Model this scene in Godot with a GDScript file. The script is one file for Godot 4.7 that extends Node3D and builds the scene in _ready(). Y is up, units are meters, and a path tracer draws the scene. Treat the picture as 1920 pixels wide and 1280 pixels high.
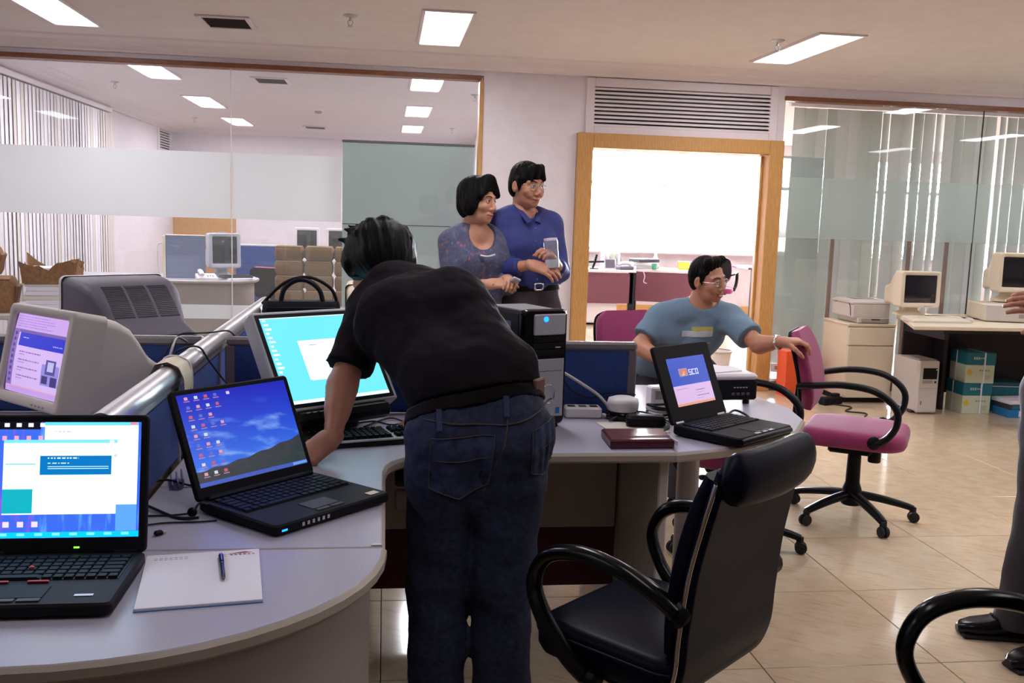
extends Node3D

# ---------------------------------------------------------------- mesh builder
class Mb:
	var v := PackedVector3Array()
	var n := PackedVector3Array()
	var uv := PackedVector2Array()
	var ix := PackedInt32Array()
	var xf := Transform3D()

	func at(o: Vector3, b := Basis()) -> Mb:
		xf = Transform3D(b, o)
		return self

	func face(pts: Array, out: Vector3) -> void:   # flat convex polygon turned to look along «out»
		var p := []
		for q in pts:
			p.append(xf * q)
		var nn: Vector3 = (p[1] - p[0]).cross(p[2] - p[0])
		if nn.length_squared() < 1e-16 and p.size() > 3:
			nn = (p[2] - p[0]).cross(p[3] - p[0])
		if nn.length_squared() < 1e-20:
			return
		nn = nn.normalized()
		if nn.dot(xf.basis * out) < 0.0:
			p.reverse()
			nn = -nn
		var s := v.size()
		for q in p:
			v.append(q)
			n.append(nn)
			uv.append(Vector2.ZERO)
		for i in range(1, p.size() - 1):
			ix.append_array([s, s + i + 1, s + i])

	func screen(a: Vector3, b: Vector3, c: Vector3, d: Vector3, out: Vector3) -> void:   # a top left, b top right, c bottom right, d bottom left
		var nn := (xf.basis * out).normalized()
		var s := v.size()
		for q in [a, b, c, d]:
			v.append(xf * q)
			n.append(nn)
		uv.append_array([Vector2(0, 0), Vector2(1, 0), Vector2(1, 1), Vector2(0, 1)])
		ix.append_array([s, s + 1, s + 2, s, s + 2, s + 3])

	func box(c: Vector3, s: Vector3, ch := 0.0) -> Mb:
		var h := s / 2.0
		ch = minf(ch, minf(h.x, minf(h.y, h.z)) * 0.95)
		for a in 3:
			var b := (a + 1) % 3
			var d := (a + 2) % 3
			for sg in [-1.0, 1.0]:
				var pts := []
				for k in [[-1, -1], [1, -1], [1, 1], [-1, 1]]:
					var q := Vector3.ZERO
					q[a] = sg * h[a]
					q[b] = k[0] * (h[b] - ch)
					q[d] = k[1] * (h[d] - ch)
					pts.append(c + q)
				var out := Vector3.ZERO
				out[a] = sg
				face(pts, out)
		if ch > 0.0:
			for a in 3:
				var b := (a + 1) % 3
				var d := (a + 2) % 3
				for sb in [-1.0, 1.0]:
					for sd in [-1.0, 1.0]:
						var pts := []
						for k in [[-1, 0], [1, 0], [1, 1], [-1, 1]]:
							var q := Vector3.ZERO
							q[a] = k[0] * (h[a] - ch)
							q[b] = sb * (h[b] - (0.0 if k[1] == 0 else ch))
							q[d] = sd * (h[d] - (ch if k[1] == 0 else 0.0))
							pts.append(c + q)
						var out := Vector3.ZERO
						out[b] = sb
						out[d] = sd
						face(pts, out)
			for sx in [-1.0, 1.0]:
				for sy in [-1.0, 1.0]:
					for sz in [-1.0, 1.0]:
						var o := Vector3(sx, sy, sz)
						face([c + o * Vector3(h.x, h.y - ch, h.z - ch), c + o * Vector3(h.x - ch, h.y, h.z - ch), c + o * Vector3(h.x - ch, h.y - ch, h.z)], o)
		return self

	# rows of points; each ring runs counterclockwise seen against the way the rows advance
	func grid(rows: Array, wrap := true, caps := 3) -> Mb:
		var m := rows.size()
		var k: int = rows[0].size()
		var s := v.size()
		var p := []
		for r in rows:
			var t := PackedVector3Array()
			for q in r:
				t.append(xf * q)
			p.append(t)
		var axis: Vector3 = _mid(p[m - 1]) - _mid(p[0])
		for i in m:
			for j in k:
				var j0 := (j - 1 + k) % k if wrap else maxi(j - 1, 0)
				var j1 := (j + 1) % k if wrap else mini(j + 1, k - 1)
				var i0 := maxi(i - 1, 0)
				var i1 := mini(i + 1, m - 1)
				var nn: Vector3 = (p[i][j1] - p[i][j0]).cross(p[i1][j] - p[i0][j])
				if nn.length_squared() < 1e-18:
					nn = axis if i > m / 2 else -axis
				v.append(p[i][j])
				n.append(nn.normalized())
				uv.append(Vector2(float(j) / maxi(k - 1, 1), float(i) / maxi(m - 1, 1)))
		for i in m - 1:
			for j in (k if wrap else k - 1):
				var a := s + i * k + j
				var b := s + i * k + (j + 1) % k
				var c := b + k
				var d := a + k
				ix.append_array([a, c, b, a, d, c])
		if wrap:
			if caps & 1:
				_cap(p[0], -axis)
			if caps & 2:
				_cap(p[m - 1], axis)
		return self

	func _mid(r: PackedVector3Array) -> Vector3:
		var c := Vector3.ZERO
		for q in r:
			c += q
		return c / r.size()

	func _cap(r: PackedVector3Array, out: Vector3) -> void:
		var c := _mid(r)
		var nn := Vector3.ZERO
		for j in r.size():
			nn += (r[j] - c).cross(r[(j + 1) % r.size()] - c)
		if nn.length_squared() < 1e-16:
			return
		nn = nn.normalized()
		var turn := nn.dot(out) < 0.0
		if turn:
			nn = -nn
		var s := v.size()
		v.append(c)
		n.append(nn)
		uv.append(Vector2.ZERO)
		for q in r:
			v.append(q)
			n.append(nn)
			uv.append(Vector2.ZERO)
		for j in r.size():
			var a := s + 1 + j
			var b := s + 1 + (j + 1) % r.size()
			if turn:
				ix.append_array([s, a, b])
			else:
				ix.append_array([s, b, a])

	func lathe(prof: Array, seg := 16, o := Vector3.ZERO, caps := 3) -> Mb:   # Vector2(radius, height)
		var rows := []
		for q in prof:
			var r := PackedVector3Array()
			for j in seg:
				var t := TAU * j / seg
				r.append(o + Vector3(sin(t) * q.x, q.y, cos(t) * q.x))
			rows.append(r)
		return grid(rows, true, caps)

	func ball(c: Vector3, r: Vector3, seg := 14, rings := 8) -> Mb:
		var rows := []
		for i in rings + 1:
			var e := -PI / 2 + PI * i / rings
			var ring := PackedVector3Array()
			for j in seg:
				var t := TAU * j / seg
				ring.append(c + Vector3(sin(t) * cos(e) * r.x, sin(e) * r.y, cos(t) * cos(e) * r.z))
			rows.append(ring)
		return grid(rows, true, 0)

	# tube along points; r a number or an array; flat squashes the section along «up»
	func tube(pts: Array, r, seg := 8, closed := false, flat := 1.0, up := Vector3.ZERO) -> Mb:
		var m := pts.size()
		var rows := []
		var t0: Vector3 = (pts[1] - pts[0]).normalized()
		var u := up if up != Vector3.ZERO else (Vector3.UP if absf(t0.y) < 0.9 else Vector3.RIGHT)
		for i in m:
			var a: Vector3 = pts[(i - 1 + m) % m] if closed else pts[maxi(i - 1, 0)]
			var b: Vector3 = pts[(i + 1) % m] if closed else pts[mini(i + 1, m - 1)]
			var t: Vector3 = (b - a).normalized()
			if up != Vector3.ZERO:
				u = up
			u = (u - t * u.dot(t)).normalized()
			var w := t.cross(u)
			var rr: float = r if not r is Array else r[i]
			var ring := PackedVector3Array()
			for j in seg:
				var g := TAU * j / seg
				ring.append(pts[i] + u * (cos(g) * rr * flat) + w * (sin(g) * rr))
			rows.append(ring)
		if closed:
			rows.append(rows[0])
			return grid(rows, true, 0)
		return grid(rows, true, 3)

	# counterclockwise outline in x and y, raised along z from 0 to h
	func extrude(poly: PackedVector2Array, h: float, ch := 0.0, soft := true) -> Mb:
		var k := poly.size()
		var inner := _inset(poly, ch)
		var z := [0.0, h] if ch <= 0.0 else [0.0, ch, h - ch, h]
		var outl := [poly, poly] if ch <= 0.0 else [inner, poly, poly, inner]
		for side in [0, 1]:
			var q: PackedVector2Array = outl[0] if side == 0 else outl[outl.size() - 1]
			var tri := Geometry2D.triangulate_polygon(q)
			var zz: float = 0.0 if side == 0 else h
			var nn := (xf.basis * Vector3(0, 0, -1.0 if side == 0 else 1.0)).normalized()
			var s := v.size()
			for c in q:
				v.append(xf * Vector3(c.x, c.y, zz))
				n.append(nn)
				uv.append(Vector2.ZERO)
			for t in range(0, tri.size(), 3):
				var a := q[tri[t]]
				var b := q[tri[t + 1]]
				var c := q[tri[t + 2]]
				var ccw := (b - a).cross(c - a) > 0.0
				if ccw == (side == 1):
					ix.append_array([s + tri[t], s + tri[t + 2], s + tri[t + 1]])
				else:
					ix.append_array([s + tri[t], s + tri[t + 1], s + tri[t + 2]])
		var en := []
		for j in k:
			var d := (poly[(j + 1) % k] - poly[j]).normalized()
			en.append(Vector2(d.y, -d.x))
		for i in z.size() - 1:
			var tilt := 0.0
			if ch > 0.0 and i == 0:
				tilt = -1.0
			elif ch > 0.0 and i == 2:
				tilt = 1.0
			for j in k:
				var j1 := (j + 1) % k
				var na: Vector2 = en[j]
				var nb: Vector2 = en[j]
				if soft:
					if en[j].dot(en[(j - 1 + k) % k]) > 0.75:
						na = (en[j] + en[(j - 1 + k) % k]).normalized()
					if en[j].dot(en[j1]) > 0.75:
						nb = (en[j] + en[j1]).normalized()
				var s := v.size()
				var lo: PackedVector2Array = outl[i]
				var hi: PackedVector2Array = outl[i + 1]
				v.append_array([xf * Vector3(lo[j].x, lo[j].y, z[i]), xf * Vector3(lo[j1].x, lo[j1].y, z[i]), xf * Vector3(hi[j1].x, hi[j1].y, z[i + 1]), xf * Vector3(hi[j].x, hi[j].y, z[i + 1])])
				var fa := (xf.basis * Vector3(na.x, na.y, tilt)).normalized()
				var fb := (xf.basis * Vector3(nb.x, nb.y, tilt)).normalized()
				n.append_array([fa, fb, fb, fa])
				uv.append_array([Vector2.ZERO, Vector2.ZERO, Vector2.ZERO, Vector2.ZERO])
				ix.append_array([s, s + 2, s + 1, s, s + 3, s + 2])
		return self

	func _inset(poly: PackedVector2Array, d: float) -> PackedVector2Array:
		if is_zero_approx(d):
			return poly
		var out := PackedVector2Array()
		var k := poly.size()
		for j in k:
			var a := (poly[j] - poly[(j - 1 + k) % k]).normalized()
			var b := (poly[(j + 1) % k] - poly[j]).normalized()
			var na := Vector2(-a.y, a.x)
			var nb := Vector2(-b.y, b.x)
			var s := na + nb
			out.append(poly[j] + s * (d / maxf(0.35, 1.0 + na.dot(nb))))
		return out

	func mesh() -> ArrayMesh:
		var a := []
		a.resize(Mesh.ARRAY_MAX)
		a[Mesh.ARRAY_VERTEX] = v
		a[Mesh.ARRAY_NORMAL] = n
		a[Mesh.ARRAY_TEX_UV] = uv
		a[Mesh.ARRAY_INDEX] = ix
		var am := ArrayMesh.new()
		am.add_surface_from_arrays(Mesh.PRIMITIVE_TRIANGLES, a)
		return am


# ---------------------------------------------------------------- smooth bodies: a field of joined capsules, meshed as surface nets
class Field:
	var o: Vector3
	var c: float
	var nx: int
	var ny: int
	var nz: int
	var d := PackedFloat32Array()

	func _init(lo: Vector3, hi: Vector3, cell: float) -> void:
		o = lo
		c = cell
		nx = int((hi.x - lo.x) / cell) + 2
		ny = int((hi.y - lo.y) / cell) + 2
		nz = int((hi.z - lo.z) / cell) + 2
		d.resize(nx * ny * nz)
		d.fill(0.3)

	func _span(lo: float, hi: float, o0: float, count: int) -> Vector2i:
		return Vector2i(clampi(int((lo - o0) / c), 0, count - 1), clampi(int((hi - o0) / c) + 1, 0, count - 1))

	func cap(a: Vector3, b: Vector3, ra: float, rb: float, k := 0.03, sq := Vector3.ONE) -> void:   # sq widens the section along the axes
		var m := maxf(ra, rb) * maxf(sq.x, maxf(sq.y, sq.z)) + k + c * 2.5
		var sx := _span(minf(a.x, b.x) - m, maxf(a.x, b.x) + m, o.x, nx)
		var sy := _span(minf(a.y, b.y) - m, maxf(a.y, b.y) + m, o.y, ny)
		var sz := _span(minf(a.z, b.z) - m, maxf(a.z, b.z) + m, o.z, nz)
		var isq := Vector3.ONE / sq
		var ab := (b - a) * isq
		var l2 := maxf(ab.length_squared(), 1e-9)
		var ik := 1.0 / maxf(k, 1e-6)
		var q4 := k * 0.25
		for z in range(sz.x, sz.y + 1):
			for y in range(sy.x, sy.y + 1):
				var row := (z * ny + y) * nx
				var p := Vector3(o.x + sx.x * c, o.y + y * c, o.z + z * c) - a
				for x in range(sx.x, sx.y + 1):
					var q := p * isq
					p.x += c
					var h := clampf(q.dot(ab) / l2, 0.0, 1.0)
					var e := (q - ab * h).length() - lerpf(ra, rb, h)
					var f := d[row + x]
					var g := maxf(k - absf(e - f), 0.0) * ik
					d[row + x] = minf(e, f) - g * g * q4

	func ell(ct: Vector3, r: Vector3, k := 0.015, b := Basis(), carve := false) -> void:   # an ellipsoid, joined or carved
		var m := maxf(r.x, maxf(r.y, r.z)) + k + c * 2.5
		var sx := _span(ct.x - m, ct.x + m, o.x, nx)
		var sy := _span(ct.y - m, ct.y + m, o.y, ny)
		var sz := _span(ct.z - m, ct.z + m, o.z, nz)
		var inv := b.transposed()
		var ir := Vector3.ONE / r
		var ir2 := ir * ir
		var ik := 1.0 / maxf(k, 1e-6)
		for z in range(sz.x, sz.y + 1):
			for y in range(sy.x, sy.y + 1):
				var row := (z * ny + y) * nx
				for x in range(sx.x, sx.y + 1):
					var q := inv * (Vector3(o.x + x * c, o.y + y * c, o.z + z * c) - ct)
					var k0 := (q * ir).length()
					var k1 := (q * ir2).length()
					var e := k0 * (k0 - 1.0) / maxf(k1, 1e-5)
					var f := d[row + x]
					if carve:
						e = -e
						var g := maxf(k - absf(e - f), 0.0) * ik
						d[row + x] = maxf(e, f) + g * g * k * 0.25
					else:
						var g := maxf(k - absf(e - f), 0.0) * ik
						d[row + x] = minf(e, f) - g * g * k * 0.25

	func clip(p: Vector3, nn: Vector3) -> void:   # cut away the side that nn points to
		nn = nn.normalized()
		for z in nz:
			for y in ny:
				var row := (z * ny + y) * nx
				var e := (Vector3(o.x, o.y + y * c, o.z + z * c) - p).dot(nn)
				for x in nx:
					if e > d[row + x]:
						d[row + x] = e
					e += c * nn.x

	func wrinkle(noise: FastNoiseLite, amount: float) -> void:
		for z in nz:
			for y in ny:
				var row := (z * ny + y) * nx
				for x in nx:
					if absf(d[row + x]) < 0.06:
						d[row + x] += amount * noise.get_noise_3d(o.x + x * c, o.y + y * c, o.z + z * c)

	func _grad(i: int) -> Vector3:
		return Vector3(d[i + 1] - d[i], d[i + nx] - d[i], d[i + nx * ny] - d[i])

	func into(mb: Mb) -> void:
		var cellv := {}
		var s0 := mb.v.size()
		var sy := nx
		var sz := nx * ny
		var e0 := [0, 0, 0, 0, 1, 1, 2, 2, 3, 4, 5, 6]
		var e1 := [1, 2, 4, 0, 3, 5, 3, 6, 7, 5, 7, 7]
		e0 = [0, 2, 4, 6, 0, 1, 4, 5, 0, 1, 2, 3]
		e1 = [1, 3, 5, 7, 2, 3, 6, 7, 4, 5, 6, 7]
		for z in nz - 1:
			for y in ny - 1:
				var row := (z * ny + y) * nx
				for x in nx - 1:
					var i := row + x
					var a := d[i]
					if a > c * 2.0 or a < -c * 2.0:
						continue
					var w := [a, d[i + 1], d[i + sy], d[i + sy + 1], d[i + sz], d[i + sz + 1], d[i + sz + sy], d[i + sz + sy + 1]]
					var neg := 0
					for q in w:
						if q < 0.0:
							neg += 1
					if neg == 0 or neg == 8:
						continue
					var sum := Vector3.ZERO
					var cnt := 0
					for e in 12:
						var fa: float = w[e0[e]]
						var fb: float = w[e1[e]]
						if (fa < 0.0) != (fb < 0.0):
							var t := fa / (fa - fb)
							var pa := Vector3(e0[e] & 1, (e0[e] >> 1) & 1, e0[e] >> 2)
							var pb := Vector3(e1[e] & 1, (e1[e] >> 1) & 1, e1[e] >> 2)
							sum += pa.lerp(pb, t)
							cnt += 1
					var f := sum / cnt
					var g := Vector3(
						lerpf(lerpf(w[1] - w[0], w[3] - w[2], f.y), lerpf(w[5] - w[4], w[7] - w[6], f.y), f.z),
						lerpf(lerpf(w[2] - w[0], w[3] - w[1], f.x), lerpf(w[6] - w[4], w[7] - w[5], f.x), f.z),
						lerpf(lerpf(w[4] - w[0], w[5] - w[1], f.x), lerpf(w[6] - w[2], w[7] - w[3], f.x), f.y))
					cellv[i] = mb.v.size()
					mb.v.append(mb.xf * (o + (Vector3(x, y, z) + f) * c))
					mb.n.append((mb.xf.basis * g).normalized())
					mb.uv.append(Vector2.ZERO)
		for i in cellv:
			var a: float = d[i]
			var st := [1, sy, sz]
			for ax in 3:
				var b: float = d[i + st[ax]]
				if (a < 0.0) == (b < 0.0):
					continue
				var u: int = st[(ax + 1) % 3]
				var w: int = st[(ax + 2) % 3]
				if not (cellv.has(i - u) and cellv.has(i - w) and cellv.has(i - u - w)):
					continue
				var q := [cellv[i], cellv[i - u], cellv[i - u - w], cellv[i - w]]
				if a < 0.0:   # outward along +axis: counterclockwise is i, i-u, i-u-w, i-w
					mb.ix.append_array([q[0], q[2], q[1], q[0], q[3], q[2]])
				else:
					mb.ix.append_array([q[0], q[1], q[2], q[0], q[2], q[3]])


# ---------------------------------------------------------------- scene helpers
const FLAT := Basis(Vector3(1, 0, 0), Vector3(0, 0, -1), Vector3(0, 1, 0))   # outlines in (x, -z), raised along y
const SIDE := Basis(Vector3(0, 0, 1), Vector3(0, 1, 0), Vector3(-1, 0, 0))   # outlines in (z, y), raised along -x
var used := {}
var rng := RandomNumberGenerator.new()
var M := {}

func numbered(called: String) -> String:
	var k: int = used.get(called, 0)
	used[called] = k + 1
	return called if k == 0 else "%s_%03d" % [called, k]

func obj(called: String, mb, m: Material, parent: Node = null) -> MeshInstance3D:
	var o := MeshInstance3D.new()
	o.name = numbered(called) if parent == null else called
	o.mesh = mb.mesh() if mb is Mb else mb
	o.material_override = m
	(self if parent == null else parent).add_child(o, true)
	return o

func tag(o: Node, label: String, category: String, group := "") -> Node:
	o.set_meta("label", label)
	o.set_meta("category", category)
	if group != "":
		o.set_meta("group", group)
	return o

func thing(called: String, label: String, category: String, at := Vector3.ZERO, turn := 0.0, group := "") -> Node3D:
	var o := Node3D.new()
	o.name = numbered(called)
	add_child(o)
	o.position = at
	o.rotation.y = turn
	return tag(o, label, category, group)

func struct(called: String, mb, m: Material, parent: Node = null) -> MeshInstance3D:
	var o := obj(called, mb, m, parent)
	if parent == null:
		o.set_meta("kind", "structure")
	return o

func dup(root: Node3D, at: Vector3, turn: float, label := "") -> Node3D:
	var r: Node3D = root.duplicate()
	var stem: String = root.name
	r.name = numbered(stem.rstrip("_0123456789"))
	add_child(r)
	r.position = at
	r.rotation.y = turn
	if label != "":
		r.set_meta("label", label)
	return r

func mat(c: Color, rough := 0.6, metal := 0.0, spec := 0.5) -> StandardMaterial3D:
	var m := StandardMaterial3D.new()
	m.albedo_color = c
	m.roughness = rough
	m.metallic = metal
	m.metallic_specular = spec
	return m

func rgb(r: int, g: int, b: int) -> Color:
	return Color(r / 255.0, g / 255.0, b / 255.0)

func noise_tex(freq: float, octaves := 3, kind := FastNoiseLite.TYPE_SIMPLEX_SMOOTH, size := 256, sd := 1) -> NoiseTexture2D:
	var f := FastNoiseLite.new()
	f.noise_type = kind
	f.frequency = freq
	f.fractal_octaves = octaves
	f.seed = sd
	var t := NoiseTexture2D.new()
	t.width = size
	t.height = size
	t.seamless = true
	t.noise = f
	return t

func tinted(t: NoiseTexture2D, a: Color, b: Color) -> NoiseTexture2D:
	var g := Gradient.new()
	g.set_color(0, a)
	g.set_color(1, b)
	var r: NoiseTexture2D = t.duplicate()
	r.color_ramp = g
	return r

func relief(m: StandardMaterial3D, t: Texture2D, depth: float, scale: float) -> StandardMaterial3D:
	m.heightmap_enabled = true
	m.heightmap_texture = t
	m.heightmap_scale = depth
	m.uv1_triplanar = true
	m.uv1_scale = Vector3.ONE * scale
	return m

func grain(m: StandardMaterial3D, t: Texture2D, scale) -> StandardMaterial3D:
	m.albedo_texture = t
	m.albedo_color = Color.WHITE
	m.uv1_triplanar = true
	m.uv1_scale = scale if scale is Vector3 else Vector3.ONE * scale
	return m

func spline(p: Array, sub := 6, closed := false) -> Array:
	var out := []
	var m := p.size()
	for i in (m if closed else m - 1):
		var a: Vector3 = p[(i - 1 + m) % m] if closed else p[maxi(i - 1, 0)]
		var b: Vector3 = p[i]
		var c: Vector3 = p[(i + 1) % m]
		var e: Vector3 = p[(i + 2) % m] if closed else p[mini(i + 2, m - 1)]
		for s in sub:
			var t := float(s) / sub
			out.append(0.5 * (2.0 * b + (c - a) * t + (2.0 * a - 5.0 * b + 4.0 * c - e) * t * t + (3.0 * b - a - 3.0 * c + e) * t * t * t))
	if not closed:
		out.append(p[m - 1])
	return out

func spline2(p: Array, sub := 6, closed := true) -> PackedVector2Array:
	var q := []
	for a in p:
		q.append(Vector3(a.x, a.y, 0))
	var out := PackedVector2Array()
	for a in spline(q, sub, closed):
		out.append(Vector2(a.x, a.y))
	return out

func rrect(w: float, h: float, r: float, seg := 4, c := Vector2.ZERO) -> PackedVector2Array:
	var out := PackedVector2Array()
	for k in 4:
		var cx := (w / 2 - r) * (1 if k == 0 or k == 3 else -1)
		var cy := (h / 2 - r) * (1 if k < 2 else -1)
		for s in seg + 1:
			var t := PI / 2 * (k + float(s) / seg)
			out.append(c + Vector2(cx + cos(t) * r, cy + sin(t) * r))
	return out

func ring(w: float, h: float, r: float, o: Vector3, b: Basis, seg := 4) -> PackedVector3Array:   # a rounded rectangle as a ring in the plane of b.x and b.y
	var out := PackedVector3Array()
	for q in rrect(w, h, r, seg):
		out.append(o + b.x * q.x + b.y * q.y)
	return out

func lettering(called: String, s: String, size: float, m: Material, parent: Node, o: Vector3, b: Basis, font := "Droid Sans") -> void:
	var f := SystemFont.new()
	f.font_names = PackedStringArray([font])
	f.font_weight = 700
	var t := TextMesh.new()
	t.text = s
	t.font = f
	t.font_size = 32
	t.pixel_size = size / 32.0
	t.depth = 0.0006
	var i := obj(called, t, m, parent)
	i.transform = Transform3D(b, o)

const LAMP := 1.3            # energy of one ceiling panel
const TILE := 0.607
const CEIL := 2.59
const VENTS := [[-1.035, -6.6], [-1.08, -9.42], [-1.04, -14.5]]
const WZ := -7.7             # front face of the glazed partition wall

func _ready() -> void:
	rng.seed = 7
	# camera
	var cam := Camera3D.new()
	cam.name = "camera"
	cam.fov = 39.18
	cam.near = 0.05
	cam.far = 200.0
	cam.transform = Transform3D(Basis(Vector3(0.991182, 0.030829, 0.128869), Vector3(-0.013478, 0.990971, -0.1334), Vector3(-0.131818, 0.130487, 0.982648)).orthonormalized(), Vector3(0, 1.41, 0))
	add_child(cam)
	cam.current = true
	# overcast daylight outside the far windows
	var env := Environment.new()
	var sky := Sky.new()
	var ps := ProceduralSkyMaterial.new()
	ps.sky_top_color = Color(0.80, 0.86, 0.95)
	ps.sky_horizon_color = Color(0.95, 0.96, 0.98)
	ps.ground_horizon_color = Color(0.72, 0.72, 0.70)
	ps.ground_bottom_color = Color(0.55, 0.54, 0.52)
	ps.sky_energy_multiplier = 9.0
	ps.ground_energy_multiplier = 5.0
	ps.sun_angle_max = 0.0
	sky.sky_material = ps
	env.background_mode = Environment.BG_SKY
	env.sky = sky
	env.tonemap_mode = Environment.TONE_MAPPER_LINEAR
	env.tonemap_exposure = 1.22
	env.sdfgi_enabled = true
	env.ssao_enabled = true
	env.ssil_enabled = true
	var we := WorldEnvironment.new()
	we.name = "world_environment"
	we.environment = env
	add_child(we)
	make_materials()
	ceiling_lights()
	build_room()
	build_glazing()
	build_blinds()
	build_desks()
	build_front_computers()
	build_desk_items()
	build_chairs()
	build_right_side()
	build_back_room()
	build_window_room()
	build_people()

func make_materials() -> void:
	var fine := noise_tex(0.12, 2, FastNoiseLite.TYPE_SIMPLEX_SMOOTH, 256, 3)
	var mid := noise_tex(0.03, 4, FastNoiseLite.TYPE_SIMPLEX_SMOOTH, 256, 5)
	var weave := noise_tex(0.35, 1, FastNoiseLite.TYPE_VALUE, 256, 8)
	M.fine = fine
	M.weave = weave
	M.wall = grain(mat(rgb(226, 218, 225), 0.75, 0, 0.3), tinted(mid, rgb(223, 215, 222), rgb(230, 223, 228)), 0.7)
	M.ceiling = grain(mat(rgb(232, 224, 226), 0.85, 0, 0.2), tinted(mid, rgb(231, 225, 224), rgb(237, 231, 230)), 0.5)
	M.cornice = mat(rgb(234, 226, 228), 0.7, 0, 0.3)
	M.grout = mat(rgb(110, 88, 66), 0.8)
	# polished beige tiles with thin slanting veins
	for k in 4:
		var im := Image.create(256, 256, false, Image.FORMAT_RGB8)
		var f := FastNoiseLite.new()
		f.seed = 20 + k
		f.frequency = 1.0
		f.fractal_octaves = 3
		var g := FastNoiseLite.new()
		g.seed = 40 + k
		g.frequency = 0.02
		g.fractal_octaves = 4
		for y in 256:
			for x in 256:
				var along := (x * 0.84 + y * 0.54) * 0.012
				var across := (x * -0.54 + y * 0.84) * 0.11
				var s := clampf(f.get_noise_2d(along, across) * 0.9 + 0.45, 0.0, 1.0)
				var c := rgb(214, 192, 162).lerp(rgb(200, 172, 138), s * s * s)
				c = c.lerp(rgb(220, 201, 174), clampf(g.get_noise_2d(x, y) * 0.9 + 0.2, 0, 0.7))
				im.set_pixel(x, y, c)
		var t := mat(Color.WHITE, 0.1, 0, 0.5)
		t.albedo_texture = ImageTexture.create_from_image(im)
		t.uv1_triplanar = true
		t.uv1_scale = Vector3.ONE * (1.0 / TILE)
		t.uv1_offset = Vector3(0.5, 0.5, 0.5)
		M["tile%d" % k] = t
	M.wood = grain(mat(rgb(190, 140, 80), 0.4), tinted(noise_tex(0.04, 4, FastNoiseLite.TYPE_SIMPLEX_SMOOTH, 256, 11), rgb(178, 128, 70), rgb(206, 160, 98)), Vector3(9, 0.7, 9))
	M.wood_dark = grain(mat(rgb(120, 72, 40), 0.45), tinted(noise_tex(0.04, 4, FastNoiseLite.TYPE_SIMPLEX_SMOOTH, 256, 12), rgb(112, 64, 36), rgb(142, 90, 54)), Vector3(0.7, 9, 9))
	var gl := mat(Color(0.93, 0.97, 0.96, 0.06), 0.02, 0, 0.5)
	gl.transparency = BaseMaterial3D.TRANSPARENCY_ALPHA
	M.glass = gl
	var fr := mat(Color(0.90, 0.92, 0.93, 0.80), 0.55, 0, 0.3)
	fr.backlight_enabled = true
	fr.backlight = Color(0.8, 0.8, 0.8)
	fr.transparency = BaseMaterial3D.TRANSPARENCY_ALPHA
	M.film = fr
	var fg := mat(Color(0.74, 0.80, 0.78, 0.45), 0.5, 0, 0.3)
	fg.transparency = BaseMaterial3D.TRANSPARENCY_ALPHA
	M.film_green = fg
	var dg := mat(Color(0.64, 0.72, 0.71, 0.93), 0.45, 0, 0.3)
	dg.transparency = BaseMaterial3D.TRANSPARENCY_ALPHA
	M.frosted_door = dg
	dg = mat(Color(0.70, 0.77, 0.75, 0.72), 0.45, 0, 0.3)
	dg.transparency = BaseMaterial3D.TRANSPARENCY_ALPHA
	M.frosted_pale = dg
	M.dark = mat(rgb(20, 18, 22), 0.7)
	M.duct = mat(rgb(120, 116, 118), 0.6, 0.3)
	M.slot = mat(rgb(46, 40, 46), 0.8)
	M.white_metal = mat(rgb(226, 216, 220), 0.45)
	M.alu = mat(rgb(196, 194, 197), 0.42, 0.75)
	M.alu_dull = mat(rgb(150, 147, 150), 0.42, 0.7)
	M.chrome = mat(rgb(225, 222, 220), 0.1, 1.0)
	M.desk = grain(mat(rgb(180, 176, 192), 0.32, 0, 0.4), tinted(fine, rgb(172, 168, 184), rgb(188, 184, 200)), 8.0)
	M.desk_edge = mat(rgb(184, 172, 160), 0.45)
	M.desk_panel = grain(mat(rgb(176, 164, 160), 0.5), tinted(fine, rgb(170, 158, 153), rgb(182, 170, 166)), 8.0)
	M.fabric_blue = relief(grain(mat(rgb(50, 76, 142), 0.92), tinted(weave, rgb(40, 64, 126), rgb(60, 88, 158)), 9.0), weave, 0.08, 9.0)
	M.fabric_maroon = relief(grain(mat(rgb(86, 34, 46), 0.92), tinted(weave, rgb(74, 28, 40), rgb(96, 42, 56)), 9.0), weave, 0.08, 9.0)
	M.partition_frame = mat(rgb(128, 118, 122), 0.5)
	M.beige = mat(rgb(206, 198, 192), 0.5)
	M.beige_warm = mat(rgb(224, 210, 186), 0.5)
	M.beige_dark = mat(rgb(164, 154, 148), 0.55)
	M.grey_plastic = relief(mat(rgb(92, 86, 98), 0.55), fine, 0.03, 6.0)
	M.grey_dark = mat(rgb(58, 54, 64), 0.6)
	M.black = mat(rgb(17, 16, 20), 0.42, 0, 0.3)
	M.black_matte = relief(mat(rgb(22, 20, 25), 0.6, 0, 0.28), fine, 0.02, 10.0)
	M.black_gloss = mat(rgb(14, 13, 17), 0.2, 0, 0.38)
	M.key = mat(rgb(22, 21, 26), 0.5, 0, 0.2)
	M.key_beige = mat(rgb(214, 206, 190), 0.5)
	M.silver = mat(rgb(200, 200, 208), 0.35, 0.2)
	M.silver_flat = mat(rgb(182, 182, 192), 0.4, 0.1)
	M.glass_dark = mat(rgb(34, 34, 40), 0.08, 0, 0.6)
	M.paper = mat(rgb(238, 234, 244), 0.8)
	M.white = mat(rgb(236, 230, 232), 0.5)
	M.cable = mat(rgb(24, 22, 26), 0.5)
	M.cable_white = mat(rgb(212, 206, 208), 0.45)
	M.led_blue = glow(rgb(20, 120, 255), 3.0)
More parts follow.
